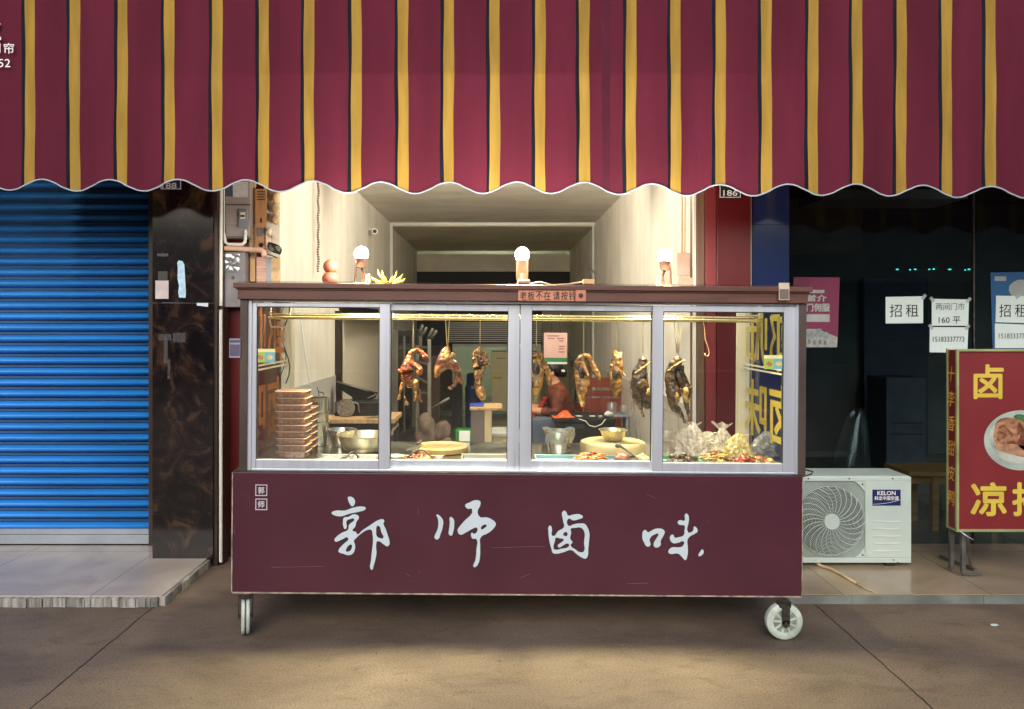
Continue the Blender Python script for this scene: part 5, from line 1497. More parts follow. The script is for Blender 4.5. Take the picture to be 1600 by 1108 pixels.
solo('cable_coil', m, M['black_rubber'], 'tangled black cable coil at the end of the elbow pipe', 'cable', P(429, 390, 4.82), smooth=True)
m = MB(); m.ell(P(419.5, 363, 4.86), (.018, .018, .020), 14, 10, .3, 40); m.ell(P(428, 371, 4.86), (.020, .016, .014), 14, 10, .3, 40); m.box(P(417, 356, 4.93), P(422, 385, 4.88))
solo('cable_clamp', m, pm('pale_clamps', S(206, 188, 170), .5, var=.4, sc=40), 'pale round insulators above the black cable coil', 'insulators', P(422, 365, 4.87), smooth='auto')

# ------------------------------------------------------------------ air conditioner
AD = 4.62
ax0, ax1 = 1.66, P(1424.5, 0, AD).x
az0, az1 = RZ + .018, P(0, 744.5, AD).z
ac = thing('air_conditioner', 'off white air conditioner outdoor unit with a round fan grille, on the porch', 'air conditioner', ((ax0 + ax1) / 2, AD + .13, RZ))
fc = P(1297, 814, AD); fr = .207
xs_ = P(1351, 0, AD).x
m = MB()
m.box((ax0, AD + .012, az0), (ax1, AD + .27, az1)); part(ac, 'casing', m, M['ac_white'], bevel=.008)
# front skin: frame round the fan hole and the right panel
m = MB()
y0, y1 = AD, AD + .011
px_ = xs_ + .004
zz0, zz1 = P(0, 872, AD).z, P(0, 752, AD).z
m.box((ax0 + .004, y0, zz1), (ax1 - .002, y1, az1 - .004)); m.box((ax0 + .004, y0, az0 + .003), (ax1 - .002, y1, zz0)); m.box((px_, y0, zz0 + .0005), (ax1 - .002, y1, zz1 - .0005)); m.box((ax0 + .004, y0, zz0 + .0005), (fc.x - fr - .006, y1, zz1 - .0005))
part(ac, 'front_cover', m, M['ac_white'], bevel=.003)
part(ac, 'fan_recess', MB().cyl((fc.x, AD + .0099, fc.z), (fc.x, AD + .0092, fc.z), fr - .004, n=48), M['ac_dark'])
part(ac, 'fan_surround', MB().box((fc.x - fr - .0055, AD + .0100, zz0 + .001), (px_ - .0005, AD + .0117, zz1 - .001)), pm('greyish_enamel', S(140, 154, 150), .5))
m = MB()
for k in range(3):                                 # fan blades behind the wire
    a0 = 2 * math.pi * k / 3
    m.grid(lambda u, v: Vector((fc.x + (.04 + .14 * u) * math.cos(a0 + 1.5 * (v - .1 * u)), AD + .0088 - .003 * v, fc.z + (.04 + .14 * u) * math.sin(a0 + 1.5 * (v - .1 * u)))), 6, 10)
part(ac, 'fan_blades', m, pm('grey_blade', S(70, 74, 74), .5), solid=.001)
m = MB()
nr = 21
for i in range(nr):
    r = .046 + (fr - .046) * i / (nr - 1)
    dome = -.016 * (1 - (r / fr) ** 2)
    w = max(28, int(40 + 40 * i / nr))
    m.tube([(fc.x + r * math.cos(2 * math.pi * k / w), AD - .004 + dome, fc.z + r * math.sin(2 * math.pi * k / w)) for k in range(w)], .0016, 5, closed=True)
for k in range(26):
    a = 2 * math.pi * k / 26
    m.tube([(fc.x + r * math.cos(a + 1.3 * ((r - .04) / fr) ** 2 * .55), AD - .007 - .016 * (1 - (r / fr) ** 2), fc.z + r * math.sin(a + 1.3 * ((r - .04) / fr) ** 2 * .55)) for r in [.04 + (fr - .04) * j / 7 for j in range(8)]], .0019, 5)
part(ac, 'fan_grille', m, M['ac_white'], smooth=True)
m = MB(); m.cyl((fc.x, AD - .006, fc.z), (fc.x, AD - .028, fc.z), .049, .047, n=36); part(ac, 'grille_hub', m, M['ac_white'], smooth='auto', bevel=.003)
for (sx, sz) in ((1, 1), (1, -1), (-1, 1), (-1, -1)):
    cxr = px_ - .002 if sx > 0 else fc.x - fr - .004
    czr = zz1 - .002 if sz > 0 else zz0 + .002
    w = .062
    m = MB(); m.prism([(cxr, AD + .002, czr), (cxr - sx * w, AD + .002, czr), (cxr - sx * w * .55, AD + .002, czr - sz * w * .30), (cxr - sx * w * .2, AD + .002, czr - sz * w * .75), (cxr, AD + .002, czr - sz * w)], (0, .006, 0))
    g_ = part(ac, 'grille_bracket', m, M['ac_white'])
    part(g_, 'screw', MB().cyl((cxr - sx * .014, AD + .002, czr - sz * .016), (cxr - sx * .014, AD - .001, czr - sz * .016), .005, n=12), M['dark_steel'], smooth='auto')
m = MB()
for k in range(5):
    a, b = P(1364, 814 + 11.4 * k, AD), P(1407, 816.4 + 11.4 * k, AD)
    m.box((a.x, AD - .003, b.z), (b.x, AD, a.z))
part(ac, 'pressed_rib', m, pm('rib_enamel', S(196, 208, 200), .4), bevel=.0015)  # ribs in a slightly paler enamel than the casing
m = MB()
for x in (1263, 1327, 1395): m.cyl(P(x, 748, AD + .0), P(x, 748, AD - .003), .0045, n=12)
for x in (1396, 1403): m.cyl(P(x, 875 + (x - 1396) * .6, AD), P(x, 875 + (x - 1396) * .6, AD - .003), .004, n=12)
part(ac, 'screw', m, M['dark_steel'], smooth='auto')
a, b = P(1363, 765, AD), P(1407, 790, AD)
badge = part(ac, 'badge', MB().box((a.x, AD - .003, b.z), (b.x, AD, a.z)), pm('navy_badge', S(26, 34, 96), .4), bevel=.001)
lettering(badge, 'KELON', P(1384.5, 770.3, AD) + Vector((0, -.003, 0)), .108, .024, M['white_print'], bold=.035)
lettering(badge, '科龙中国空调', P(1384.5, 778.2, AD) + Vector((0, -.003, 0)), .142, .024, M['white_print'], bold=.02)
m = MB(); m.tube([P(1363.5, 788, AD - .0042), P(1375, 787.5, AD - .0042), P(1390, 785.5, AD - .0042), P(1406.5, 781, AD - .0042)], .0011, 6)
part(badge, 'swoosh', m, M['white_print'])
for x in (ax0 + .08, ax1 - .12):
    part(ac, 'foot', MB().box((x - .03, AD + .01, RZ + .0005), (x + .03, AD + .26, az0 - .0005)), M['black_rubber'])
m = MB(); pts = [Vector((P(1268, 0, 4.68).x, 4.70, RZ + .02))] + [Vector((P(x, y, 1.454 * F / (y - CZ)).x, 1.454 * F / (y - CZ), RZ + .008)) for x, y in ((1282, 886), (1300, 892), (1320, 903), (1338, 914))]
m.tube(pts, [.009, .0085, .008, .0075, .007], 10)
e0 = pts[-1]
m.tube([e0, Vector((P(1352, 922, 4.22).x, 1.454 * F / (922 - CZ), RZ + .007)), Vector((P(1366, 928, 4.18).x, 1.454 * F / (928 - CZ), RZ + .005))], [.006, .004, .0035], 8)
solo('drain_hose', m, pm('beige_hose', S(196, 176, 146), .5, var=.15), 'beige drain hose snaking from under the air conditioner', 'hose', pts[0], smooth=True)
m = MB(); m.tube([P(1246, 742, 4.3), P(1258, 734, 4.4), P(1270, 737, 4.45), P(1268, 741, 4.46), P(1250, 746, 4.4)], .004, 8); 
solo('power_cable', m, M['black_rubber'], 'short black cable loop between the cart and the air conditioner', 'cable', P(1258, 738, 4.4), smooth=True)

# ------------------------------------------------------------------ red lightbox sign on its stand
SD = 4.42
sg_ = thing('sign_box', 'red standing advertising box with yellow characters and a duck dish picture', 'sign', (3.0, SD + .06, RZ))
sx0, sx1 = P(1494, 0, SD).x, P(1494, 0, SD).x + .74
sz0, sz1 = P(0, 831, SD).z, P(0, 545.5, SD).z
SB = 2.632 * F / (1479 - CX)
sy1 = sx0 * F / (1478.5 - CX)
part(sg_, 'body', MB().box((sx0 + .006, SD + .006, sz0 + .006), (sx1 - .006, sy1, sz1 - .006)), pm('sign_red', S(120, 36, 40), .42, var=.08, sc=3), bevel=.002)
m = MB(); w = .014
for (a0, b0, a1, b1) in ((sx0, sz0, sx1, sz0 + w), (sx0, sz1 - w, sx1, sz1), (sx0, sz0 + w + .0003, sx0 + w, sz1 - w - .0003), (sx1 - w, sz0 + w + .0003, sx1, sz1 - w - .0003)):
    m.box((a0, SD - .006, b0), (a1, SD + .012, b1))
m.box((sx0, sy1 - .012, sz0), (sx0 + .012, sy1 + .004, sz1)); m.box((sx0 + .0005, SD + .0125, sz0), (sx0 + .010, sy1 - .0125, sz0 + .012))
part(sg_, 'frame', m, pm('pale_green_gold_frame', S(176, 186, 130), .35, metal=.5), bevel=.002)
gc = M['gold_ink']
def pz(x, y): return P(x, y, SD + .006)
lettering(sg_, '卤', pz(1544.5, 596.5), 45 * SD / F, 52 * SD / F, gc, bold=.03)
lettering(sg_, '味', pz(1544.5 + 112, 596.5), 45 * SD / F, 52 * SD / F, gc, bold=.03)
lettering(sg_, '凉', pz(1544.5, 780), 54 * SD / F, 50 * SD / F, gc, bold=.035)
lettering(sg_, '拌', pz(1544.5 + 63, 780), 50 * SD / F, 50 * SD / F, gc, bold=.035)
lettering(sg_, '菜', pz(1544.5 + 126, 780), 50 * SD / F, 50 * SD / F, gc, bold=.035)
om = pm('orange_gold_vinyl', S(244, 178, 76), .45)
ym = (SD + sy1) / 2 + .006
for k, ch in enumerate('十李香甜皮鸭'):
    zc = P(0, 584 + 38.5 * k, 4.49).z
    lettering(sg_, ch, (sx0 + .0058, ym, zc), .068, .088, om, right=(0, -1, 0), bold=.006, slant=.15)
# printed picture: a plate with a roast duck
pc = P(1596, 688, SD + .0058); ra, rb = .215, .172
def disc(cx, cz_, a, b, y, n=48, wob=0, seed=0, rot=0):
    pts = []
    for i in range(n):
        t_ = 2 * math.pi * i / n
        k = 1 + wob * (math.sin(3 * t_ + seed) + .6 * math.sin(5 * t_ + 2 * seed))
        u, v = a * k * math.cos(t_), b * k * math.sin(t_)
        pts.append((cx + u * math.cos(rot) - v * math.sin(rot), y, cz_ + u * math.sin(rot) + v * math.cos(rot)))
    return pts
def keep(pts): return [(min(max(p[0], sx0 + .02), sx1 - .02), p[1], p[2]) for p in pts]
m = MB(); m.prism(disc(pc.x, pc.z, ra, rb, pc.y), (0, -.0008, 0))
pict = part(sg_, 'dish_picture', m, pm('printed_plate', S(160, 176, 168), .4, var=.22, sc=4))
m = MB(); m.prism(disc(pc.x, pc.z + .005, ra * .86, rb * .80, pc.y - .0009, wob=.02), (0, -.0005, 0)); part(pict, 'plate_print', m, pm('printed_plate_shade', S(170, 176, 166), .4, var=.3, sc=7))
m = MB()
m.prism(disc(pc.x + .01, pc.z + .015, .185, .105, pc.y - .0016, wob=.05, seed=1, rot=-.25), (0, -.0006, 0))
part(pict, 'duck_print', m, pm('printed_duck', S(138, 76, 46), .4, var=.5, sc=16, rgb2=S(186, 140, 108), dist=1.5))
m = MB(); m.prism(disc(pc.x + .035, pc.z - .005, .06, .05, pc.y - .0024, wob=.10, seed=2), (0, -.0005, 0)); part(pict, 'duck_shadow_print', m, pm('printed_dark_meat', S(104, 60, 44), .4, var=.4, sc=30))
m = MB(); m.prism(disc(pc.x - .01, pc.z - .06, .15, .03, pc.y - .0024, wob=.06, seed=3, rot=-.2), (0, -.0005, 0)); part(pict, 'skin_print', m, pm('printed_pale_skin', S(176, 134, 108), .4, var=.3, sc=20))
m = MB()
for (u, v, r) in ((-.02, .135, .022), (.02, .128, .026), (.06, .135, .022), (.0, .12, .012)):
    m.prism(disc(pc.x + u, pc.z + v, r, r * .7, pc.y - .0024 - u * .004, wob=.14, seed=u * 50), (0, -.0005, 0))
part(pict, 'garnish_print', m, pm('printed_green', S(62, 104, 66), .4, var=.4, sc=40))
# stand
def stf(px, py, z): # a point on the porch below pixel
    d = (H - z) * F / (py - CZ); return Vector((P(px, py, d).x, d, z))
m = MB()
f0 = stf(1524, 890, RZ + .015); f1 = Vector((f0.x - .05, 4.78, RZ + .015))
m.bar(f0, f1, .022, .012)
m.bar((sx0 + .05, SD + .02, sz0 + .004), (sx0 + .05, SD + .02 , RZ + .02), .022); m.bar((sx0 + .03, sy1 - .0, sz0 + .004), (sx0 + .03, sy1, RZ + .02), .022)
m.bar((sx0 + .07, SD + .02, sz0), (f0.x - .01, f0.y + .03, RZ + .02), .014)
m.bar((sx0 + .05, SD + .02, RZ + .015), (f0.x - .01, SD + .02, RZ + .012), .012)
part(sg_, 'stand', m, pm('grey_stand_steel', S(104, 104, 100), .5, metal=.5, var=.25, sc=12))
m = MB()
for x in (sx1 - .06,):
    m.bar((x, SD + .02, sz0 + .004), (x, SD + .02, RZ + .001), .022); m.bar((x, sy1, sz0 + .004), (x, sy1, RZ + .001), .022); m.bar((x, f0.y, RZ + .012), (x, 4.78, RZ + .012), .022, .012)
part(sg_, 'stand', m, bpy.data.materials['grey_stand_steel'])
m = MB(); m.tube([(sx0 + .02, SD - .004, sz0 + .004), (sx0 + .05, SD - .02, sz0 - .02), (sx0 + .085, SD - .02, sz0 - .04)], .0035, 6); part(sg_, 'loose_strip', m, M['alu'], smooth=True)
m = MB(); m.tube([(sx0 + .12, SD + .05, sz0 + .004), (sx0 + .14, SD + .04, sz0 - .05), (sx0 + .19, SD + .03, sz0 - .06), (sx0 + .25, SD + .05, sz0 + .004)], .002, 6); part(sg_, 'wire', m, M['black_rubber'], smooth=True)

# ------------------------------------------------------------------ papers on the dark window
GD = 5.0855
def sheet(label, pts, texts, tapes=(), bars=()):
    c = P(sum(p[0] for p in pts) / len(pts), sum(p[1] for p in pts) / len(pts), GD)
    t = thing('notice', label, 'notice', c)
    m = MB(); m.prism([P(x, y, GD) + Vector((0, -.002, 0)) for x, y in pts], (0, -.0015, 0)); part(t, 'sheet', m, M['paper'])
    for (s, x, y, w, h, b, mt) in texts:
        lettering(t, s, P(x, y, GD) + Vector((0, -.0036, 0)), w * GD / F, h * GD / F, mt, bold=b)
    for (x, y, r) in tapes:
        m = MB(); k = 4.5
        an = r
        ca, sa = math.cos(an), math.sin(an)
        q_ = [(x + (u * ca - v * sa) * k, y + (u * sa + v * ca) * k) for u, v in ((-1, -.55), (1, -.55), (1, .55), (-1, .55))]
        m.prism([P(a, b, GD) + Vector((0, -.0042, 0)) for a, b in q_], (0, -.0005, 0)); part(t, 'tape', m, glass('tape_film', (.95, .97, .97, 1), .1, .5, .2, .5, (.85, .9, .9, 1)))
    for (x0, y0, x1, y1) in bars:
        m = MB(); m.box(P(x0, y0, GD) + Vector((0, -.0042, 0)), P(x1, y1, GD) + Vector((0, -.0036, 0))); part(t, 'printed_rule', m, M['black_ink'])
    return t
ink2 = pm('grey_ink', S(84, 92, 96), .7)
sheet('white sheet with two large characters for rent, left of the other papers', [(1383.5, 464), (1442, 463), (1442, 505), (1383.5, 505.5)], [('招', 1399, 485.5, 19, 20, .0, M['black_ink']), ('租', 1424.5, 485.5, 20, 19.5, .0, M['black_ink'])], [(1443, 464, -.9)])
sheet('white sheet about two shop units of 160, above a phone number', [(1455.5, 467), (1513.5, 468), (1512.5, 509.5), (1455.5, 509.5)], [('两间门市', 1484, 479, 45, 11.5, .0, ink2), ('160 平', 1483, 500, 34, 11, .008, M['black_ink'])], [(1456, 468, .8), (1513, 469, -.8)], [(1457, 509, 1507, 510.3)])
sheet('white sheet with a phone number, below the sheet about two units', [(1452.5, 511), (1512.5, 511.5), (1511, 551.5), (1452, 550.5)], [('15183337773', 1481.5, 530, 49, 8, .008, M['black_ink'])], [(1454, 511, .9), (1511, 511.5, -.9)])
sheet('white sheet with large characters at the right picture edge', [(1556, 462), (1622, 463), (1622, 505.5), (1555, 503.5)], [('招', 1569.5, 485.5, 18, 20, .0, M['black_ink']), ('租', 1594.5, 485.5, 19, 20, .0, M['black_ink'])], [(1590, 463, -.6)])
sheet('white sheet with a phone number at the right picture edge', [(1554, 505.5), (1622, 508), (1622, 544), (1554, 544)], [('15183337773', 1584.5, 525, 49, 8, .008, ink2)])
# posters set before the pane, the glass's dimming put into their colours
GP = 5.0893
t = thing('poster', 'magenta poster, dulled in colour as if seen through the dark window', 'poster', P(1280, 487, GP))
part(t, 'sheet', MB().prism([P(x, y, GP) for x, y in ((1240, 433), (1312, 433.5), (1309, 528), (1308, 543), (1236, 543))], (0, -.001, 0)), pm('glass_dimmed_magenta', S(112, 36, 72), .6, var=.14, sc=3))
m = MB(); m.prism([P(x, y, GP) + Vector((0, -.0015, 0)) for x, y in ((1236, 512), (1258, 514), (1275, 514), (1294, 521), (1308.5, 527), (1307.5, 542.5), (1236, 542.5))], (0, -.0006, 0)); pp_ = m
for bx_ in ((1240, 491, 1296, 503), (1240, 453, 1288, 458)):
    part(t, 'printed_bar', MB().box(P(bx_[0], bx_[1], GP) + Vector((0, -.002, 0)), P(bx_[2], bx_[3], GP) + Vector((0, -.0013, 0))), pm('bar_print', S(150, 156, 154), .6))
part(t, 'pale_print', pp_, pm('pale_print', S(150, 156, 154), .6, var=.15, sc=30))
lettering(t, '新首介', P(1268, 466, GP) + Vector((0, -.001, 0)), 46 * GP / F, 10 * GP / F, bpy.data.materials['pale_print'], bold=.05)
lettering(t, '门佣服', P(1278, 480.5, GP) + Vector((0, -.001, 0)), 36 * GP / F, 12 * GP / F, bpy.data.materials['pale_print'], bold=.05)
m = MB()
for (x, y, r) in ((1266, 523, 6), (1279, 521, 7), (1290, 524, 5)):
    m.prism(disc(P(x, y, GP).x, P(x, y, GP).z, r * GP / F, r * 1.1 * GP / F, GP - .0023, 24), (0, -.0004, 0))
m.mi = 1
for (x, y) in ((1262, 533), (1270, 535), (1279, 534), (1287, 535)):
    m.box(P(x, y - 3, GP) + Vector((0, -.0026, 0)), P(x + 4, y + 4, GP) + Vector((0, -.0022, 0)))
part(t, 'print_figures', m, [pm('pale_houses', S(130, 142, 142), .6, var=.2, sc=50), pm('dim_print', S(110, 110, 116), .6)])
t = thing('poster', 'blue poster with a pale disc inside the dark window', 'poster', P(1585, 485, GP))
part(t, 'sheet', MB().prism([P(x, y, GP) for x, y in ((1547.5, 426), (1640, 424), (1640, 548), (1551, 548))], (0, -.001, 0)), pm('poster_blue', S(26, 84, 134), .6, var=.08))
m = MB(); m.prism(disc(P(1596, 452, GP).x, P(1596, 452, GP).z, 20 * GP / F, 15 * GP / F, GP - .0018), (0, -.0005, 0)); m.box(P(1554, 432, GP) + Vector((0, -.0022, 0)), P(1572, 439, GP) + Vector((0, -.0015, 0)))
part(t, 'disc_print', m, pm('pale_disc', S(146, 156, 154), .6, var=.1))
# low bench and odds and ends in the dark shop
t = thing('bench', 'low wooden bench in the dark doorway left of the red sign', 'bench', (3.1, 5.5, RZ))
bz = P(0, 735, 5.45).z
M['bench_wood'] = pm('light_bench_wood', S(226, 164, 100), .5, var=.2, sc=6, stretch=(.6, 6, 6))
bx0, bx1 = P(1415, 0, 5.45).x, P(1490, 0, 5.45).x
part(t, 'seat', MB().box((bx0, 5.40, bz - .035), (bx1 + .3, 5.75, bz)), M['bench_wood'], bevel=.004)
part(t, 'apron', MB().box((bx0 + .02, 5.42, bz - .09), (bx1 + .28, 5.44, bz - .036)), M['bench_wood'])
for x in (P(1457, 0, 5.45).x, bx1 + .26):
    for y in (5.43, 5.70): part(t, 'leg', MB().box((x - .022, y - .02, RZ), (x + .022, y + .022, bz - .036)), M['bench_wood'], bevel=.002)
m = MB()
def fb2(u, v):
    a = 2 * math.pi * u
    return Vector((P(1330, 0, 5.6).x + (.02 + .10 * (1 - v) ** .5) * math.cos(a) + .05 * v, 5.6 + (.02 + .07 * (1 - v) ** .5) * math.sin(a), RZ + .9 * v * .6 + .35 + .02 * math.sin(a * 5)))
t = thing('stool', 'tall stool under a clear plastic bag in the dark shop', 'stool', (P(1330, 0, 5.6).x, 5.6, RZ))
sxq = P(1330, 0, 5.6).x
part(t, 'seat', MB().lathe([(0, .38), (.14, .38), (.14, .40), (0, .40)], (sxq, 5.6, RZ), 24), M['dark_steel'], smooth='auto')
for a in (.6, 2.2, 3.8, 5.3): part(t, 'leg', MB().tube([(sxq + .11 * math.cos(a), 5.6 + .11 * math.sin(a), RZ + .379), (sxq + .15 * math.cos(a), 5.6 + .15 * math.sin(a), RZ)], .01, 8), M['dark_steel'], smooth='auto')
m.grid(lambda u, v: Vector((sxq + (.03 + .10 * (1 - v) ** .6 + .012 * math.sin(u * 31)) * math.cos(2 * math.pi * u) + .05 * v, 5.6 + (.03 + .09 * (1 - v) ** .6) * math.sin(2 * math.pi * u), RZ + .402 + .42 * v + .02 * math.sin(u * 19) * v)), 40, 14)
solo('plastic_bag', m, glass('dim_bag', (.95, .95, .95, 1), .10, .6, .14, .06), 'upright clear plastic bag on the stool in the dark shop', 'bag', (sxq, 5.6, RZ + .402), smooth=True)
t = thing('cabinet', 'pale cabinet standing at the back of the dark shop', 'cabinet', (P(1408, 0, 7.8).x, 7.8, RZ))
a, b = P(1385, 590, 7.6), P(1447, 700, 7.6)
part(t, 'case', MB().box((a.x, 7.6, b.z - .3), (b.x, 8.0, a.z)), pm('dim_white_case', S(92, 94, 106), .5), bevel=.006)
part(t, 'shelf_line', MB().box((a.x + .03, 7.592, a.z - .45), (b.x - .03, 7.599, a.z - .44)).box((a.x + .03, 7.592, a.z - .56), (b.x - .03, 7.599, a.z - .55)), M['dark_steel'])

# ------------------------------------------------------------------ inside the shop
SF = .0125
xw = XL + .001
m = MB(); m.box((xw, 6.72, SF), (xw + .035, 9.0, P(0, 493, 6.75).z)); solo('wall_panel', m, M['grey_panel'], 'speckled grey panel leaning flat on the left shop wall', 'panel', (XL, 7.8, SF), bevel=.003)
m = MB(); m.box((xw, 6.62, SF), (xw + .05, 6.70, P(0, 486, 6.66).z)); solo('panel_edge', m, M['dark_trim'], 'thin dark upright at the near edge of the speckled grey panel', 'post', (XL, 6.66, SF))
m = MB(); m.box((xw, 6.8, 1.53), (xw + .22, 9.0, 1.60)); m.box((xw, 6.8, 1.60), (xw + .012, 9.0, 1.66)); solo('wall_shelf', m, M['black_paint'], 'dark shelf above the speckled grey panel', 'shelf', (XL, 7.8, 1.53), bevel=.003)
m = MB(); m.box((xw, 5.0, SF), (xw + .012, 6.6, P(0, 591, 6.2).z)); solo('wall_panel', m, pm('grey_wainscot', S(190, 188, 186), .4, var=.06), 'plain pale grey wainscot at the front of the left shop wall', 'panel', (XL, 5.8, SF))
# work table on the left
td = 6.05
tz = P(0, 655, td).z
t = thing('work_table', 'work table with a pale wooden edge against the left shop wall', 'table', (-1.0, 6.3, SF))
tx0, tx1 = XL + .02, P(616, 0, td).x
part(t, 'top', MB().box((tx0, td, tz - .035), (tx1, 6.55, tz)), M['pale_wood'], bevel=.004)
part(t, 'shelf', MB().box((tx0 + .02, td + .03, tz - .11), (tx1 - .02, 6.5, tz - .09)), pm('greyish_shelf', S(160, 146, 128), .6), bevel=.002)
part(t, 'apron', MB().box((tx0 + .02, td + .02, tz - .089), (tx1 - .02, td + .04, tz - .036)), M['black_paint'])
for x in (tx0 + .04, tx1 - .04):
    for y in (td + .06, 6.5): part(t, 'leg', MB().box((x - .02, y - .02, SF), (x + .02, y + .02, tz - .111)), M['dark_steel'])
t = thing('black_case', 'black box with a pale edged opening on the work table', 'box', (P(560, 0, 6.3).x, 6.3, tz))
a, b = P(522, 628, 6.25), P(592, 655, 6.25)
part(t, 'case', MB().box((a.x, 6.25, tz + .001), (b.x, 6.5, a.z)), M['black_paint'], bevel=.01)
part(t, 'front_edge', MB().tube([(a.x + .01, 6.244, tz + .02), (a.x + .01, 6.244, a.z - .02), (a.x + .03, 6.244, a.z - .004), (P(556, 0, 6.25).x, 6.244, a.z - .004), (P(560, 0, 6.25).x, 6.244, a.z - .02), (P(562, 0, 6.25).x, 6.244, tz + .03)], .006, 8), M['alu_dark'], smooth=True)
t = thing('griddle', 'black griddle pan tilted up behind the black box', 'pan', (P(560, 0, 6.5).x, 6.45, P(0, 628, 6.4).z))
q0_, q1_ = P(527, 598, 6.4), P(588, 616, 6.4)
part(t, 'lid', MB().prism([P(526, 597, 6.4), P(580, 613, 6.4), P(586, 616, 6.4), P(575, 621, 6.4), P(568, 627, 6.4), P(552, 627, 6.4), P(549, 620, 6.4), P(528, 607, 6.4)], (0, .10, 0)), M['black_paint'], bevel=.006)
part(t, 'handle', MB().tube([P(578, 613, 6.38), P(590, 614, 6.38), P(586, 620, 6.38), P(566, 628, 6.38)], .009, 8), M['black_rubber'], smooth=True)
part(t, 'rail', MB().tube([P(526, 596, 6.39), P(574, 611, 6.39)], .006, 8), M['alu_dark'], smooth=True)
t = thing('sieve', 'round grey wicker lid leaning against the black box', 'lid', (P(541, 0, 6.2).x, 6.17, tz))
part(t, 'disc', MB().lathe([(0, -.012), (.066, -.010), (.071, 0), (.066, .010), (0, .012)], (P(541, 0, 6.2).x, 6.19, tz + .073), 32, M=Matrix.Rotation(R(80), 3, 'X')), pm('grey_wicker', S(140, 130, 116), .8, var=.4, sc=60, bump=.8, bsc=160), smooth='auto')
part(t, 'rim', MB().tube([(P(541, 0, 6.2).x + .071 * math.cos(a * math.pi / 14), 6.176, tz + .073 + .071 * math.sin(a * math.pi / 14)) for a in range(28)], .004, 6, closed=True), M['alu_dark'], smooth=True)
m = MB(); m.tube([P(570, 654, 6.1), P(590, 651, 6.1), P(600, 650, 6.1)], [.006, .01, .005], 8); m.v = [v + Vector((0, 0, tz + .011 - P(0, 652, 6.1).z)) if v.z < tz + .002 else v for v in m.v]
solo('knife_steel', m, M['alu_dark'], 'grey utensil lying at the right end of the work table', 'utensil', (P(585, 0, 6.1).x, 6.1, tz + .002), smooth=True)
m = MB(); m.ell(P(510, 652, 6.2) + Vector((0, 0, 0)), (.07, .05, .022), 18, 10, .4, 25); solo('plastic_bag', m, pm('beige_bag', S(200, 176, 130), .5, var=.3, sc=20), 'flat beige bag at the left end of the work table', 'bag', P(510, 652, 6.2), smooth=True)
m = MB()
m.tube([P(498, 612, 5.9), P(505, 614, 5.9), P(507, 619, 5.9), P(500, 621, 5.9), P(487, 621, 5.9)], .004, 6); m.tube([P(490, 596, 5.9), P(496, 606, 5.9), P(499, 620, 5.9), P(502, 640, 5.9)], .003, 6)
solo('wire_hook', m, M['dark_steel'], 'bent dark wire hook hanging on the front left shop wall', 'hook', P(498, 610, 5.9), smooth=True)
# open aluminium door leaf
t = thing('glazed_door', 'open aluminium framed glass door on the left of the shop', 'door', (-1.2, 10, SF))
p0 = Vector((-1.245, 9.56, 0)); p1 = Vector((-1.06, 10.7, 0))
zt_ = P(0, 516, 9.56).z
for f_, w in ((0, .07), (.34, .03), (.70, .05), (1, .08)):
    q = p0.lerp(p1, f_)
    part(t, 'stile', MB().bar((q.x, q.y, SF + .001), (q.x, q.y, zt_), w, .05), M['alu_dark'])
part(t, 'rail', MB().bar(p0 + Vector((0, 0, SF + .06)), p1 + Vector((0, 0, SF + .06)), .04, .09).bar(p0 + Vector((0, 0, zt_ - .04)), p1 + Vector((0, 0, zt_ - .04)), .04, .07), M['alu_dark'])
dv = (p1 - p0).normalized(); nv_ = Vector((-dv.y, dv.x, 0)) * .004
part(t, 'pane', MB().prism([p0 + Vector((0, 0, SF + .08)), p1 + Vector((0, 0, SF + .08)), p1 + Vector((0, 0, zt_ - .05)), p0 + Vector((0, 0, zt_ - .05))], nv_), glass('door_glass', (.5, .52, .5, 1), .08, .5))
# metal rack of stools and rods
t = thing('metal_rack', 'tall grey metal rack with slanted bars along the left shop wall', 'rack', (-.9, 8.5, SF))
rm_ = pm('grey_rack_tube', S(150, 146, 138), .45, metal=.4)
def rp3(x, y, d=8.4): return P(x, y, d)
m = MB(); m.bar(rp3(671, 530), (rp3(671, 530).x, 8.4, SF), .036); m.bar(rp3(652, 540, 8.9), (rp3(652, 540, 8.9).x, 8.9, SF), .036); part(t, 'post', m, rm_)
m = MB()
for (x0, y0, x1, y1) in ((652, 543, 672, 543), (652, 551, 672, 553), (652, 565, 672, 570), (652, 590, 672, 600), (652, 612, 672, 615), (652, 655, 672, 647)):
    m.bar(rp3(x0, y0, 8.7), rp3(x1, y1, 8.42), .022)
part(t, 'cross_bar', m, rm_)
m = MB()
for (x0, y0, x1, y1) in ((655, 524, 660, 508), (660, 526, 666, 512), (668, 530, 676, 514), (673, 531, 682, 517), (672, 640, 702, 622)):
    m.tube([rp3(x0, y0, 8.45), rp3(x1, y1, 8.35)], .016, 8)
part(t, 'slanted_rod', m, rm_, smooth=True)
m = MB(); m.box(rp3(655, 556, 9.0), rp3(690, 652, 9.3)); part(t, 'stored_box', m, pm('dim_brown_goods', S(70, 54, 46), .8, var=.3, sc=6))
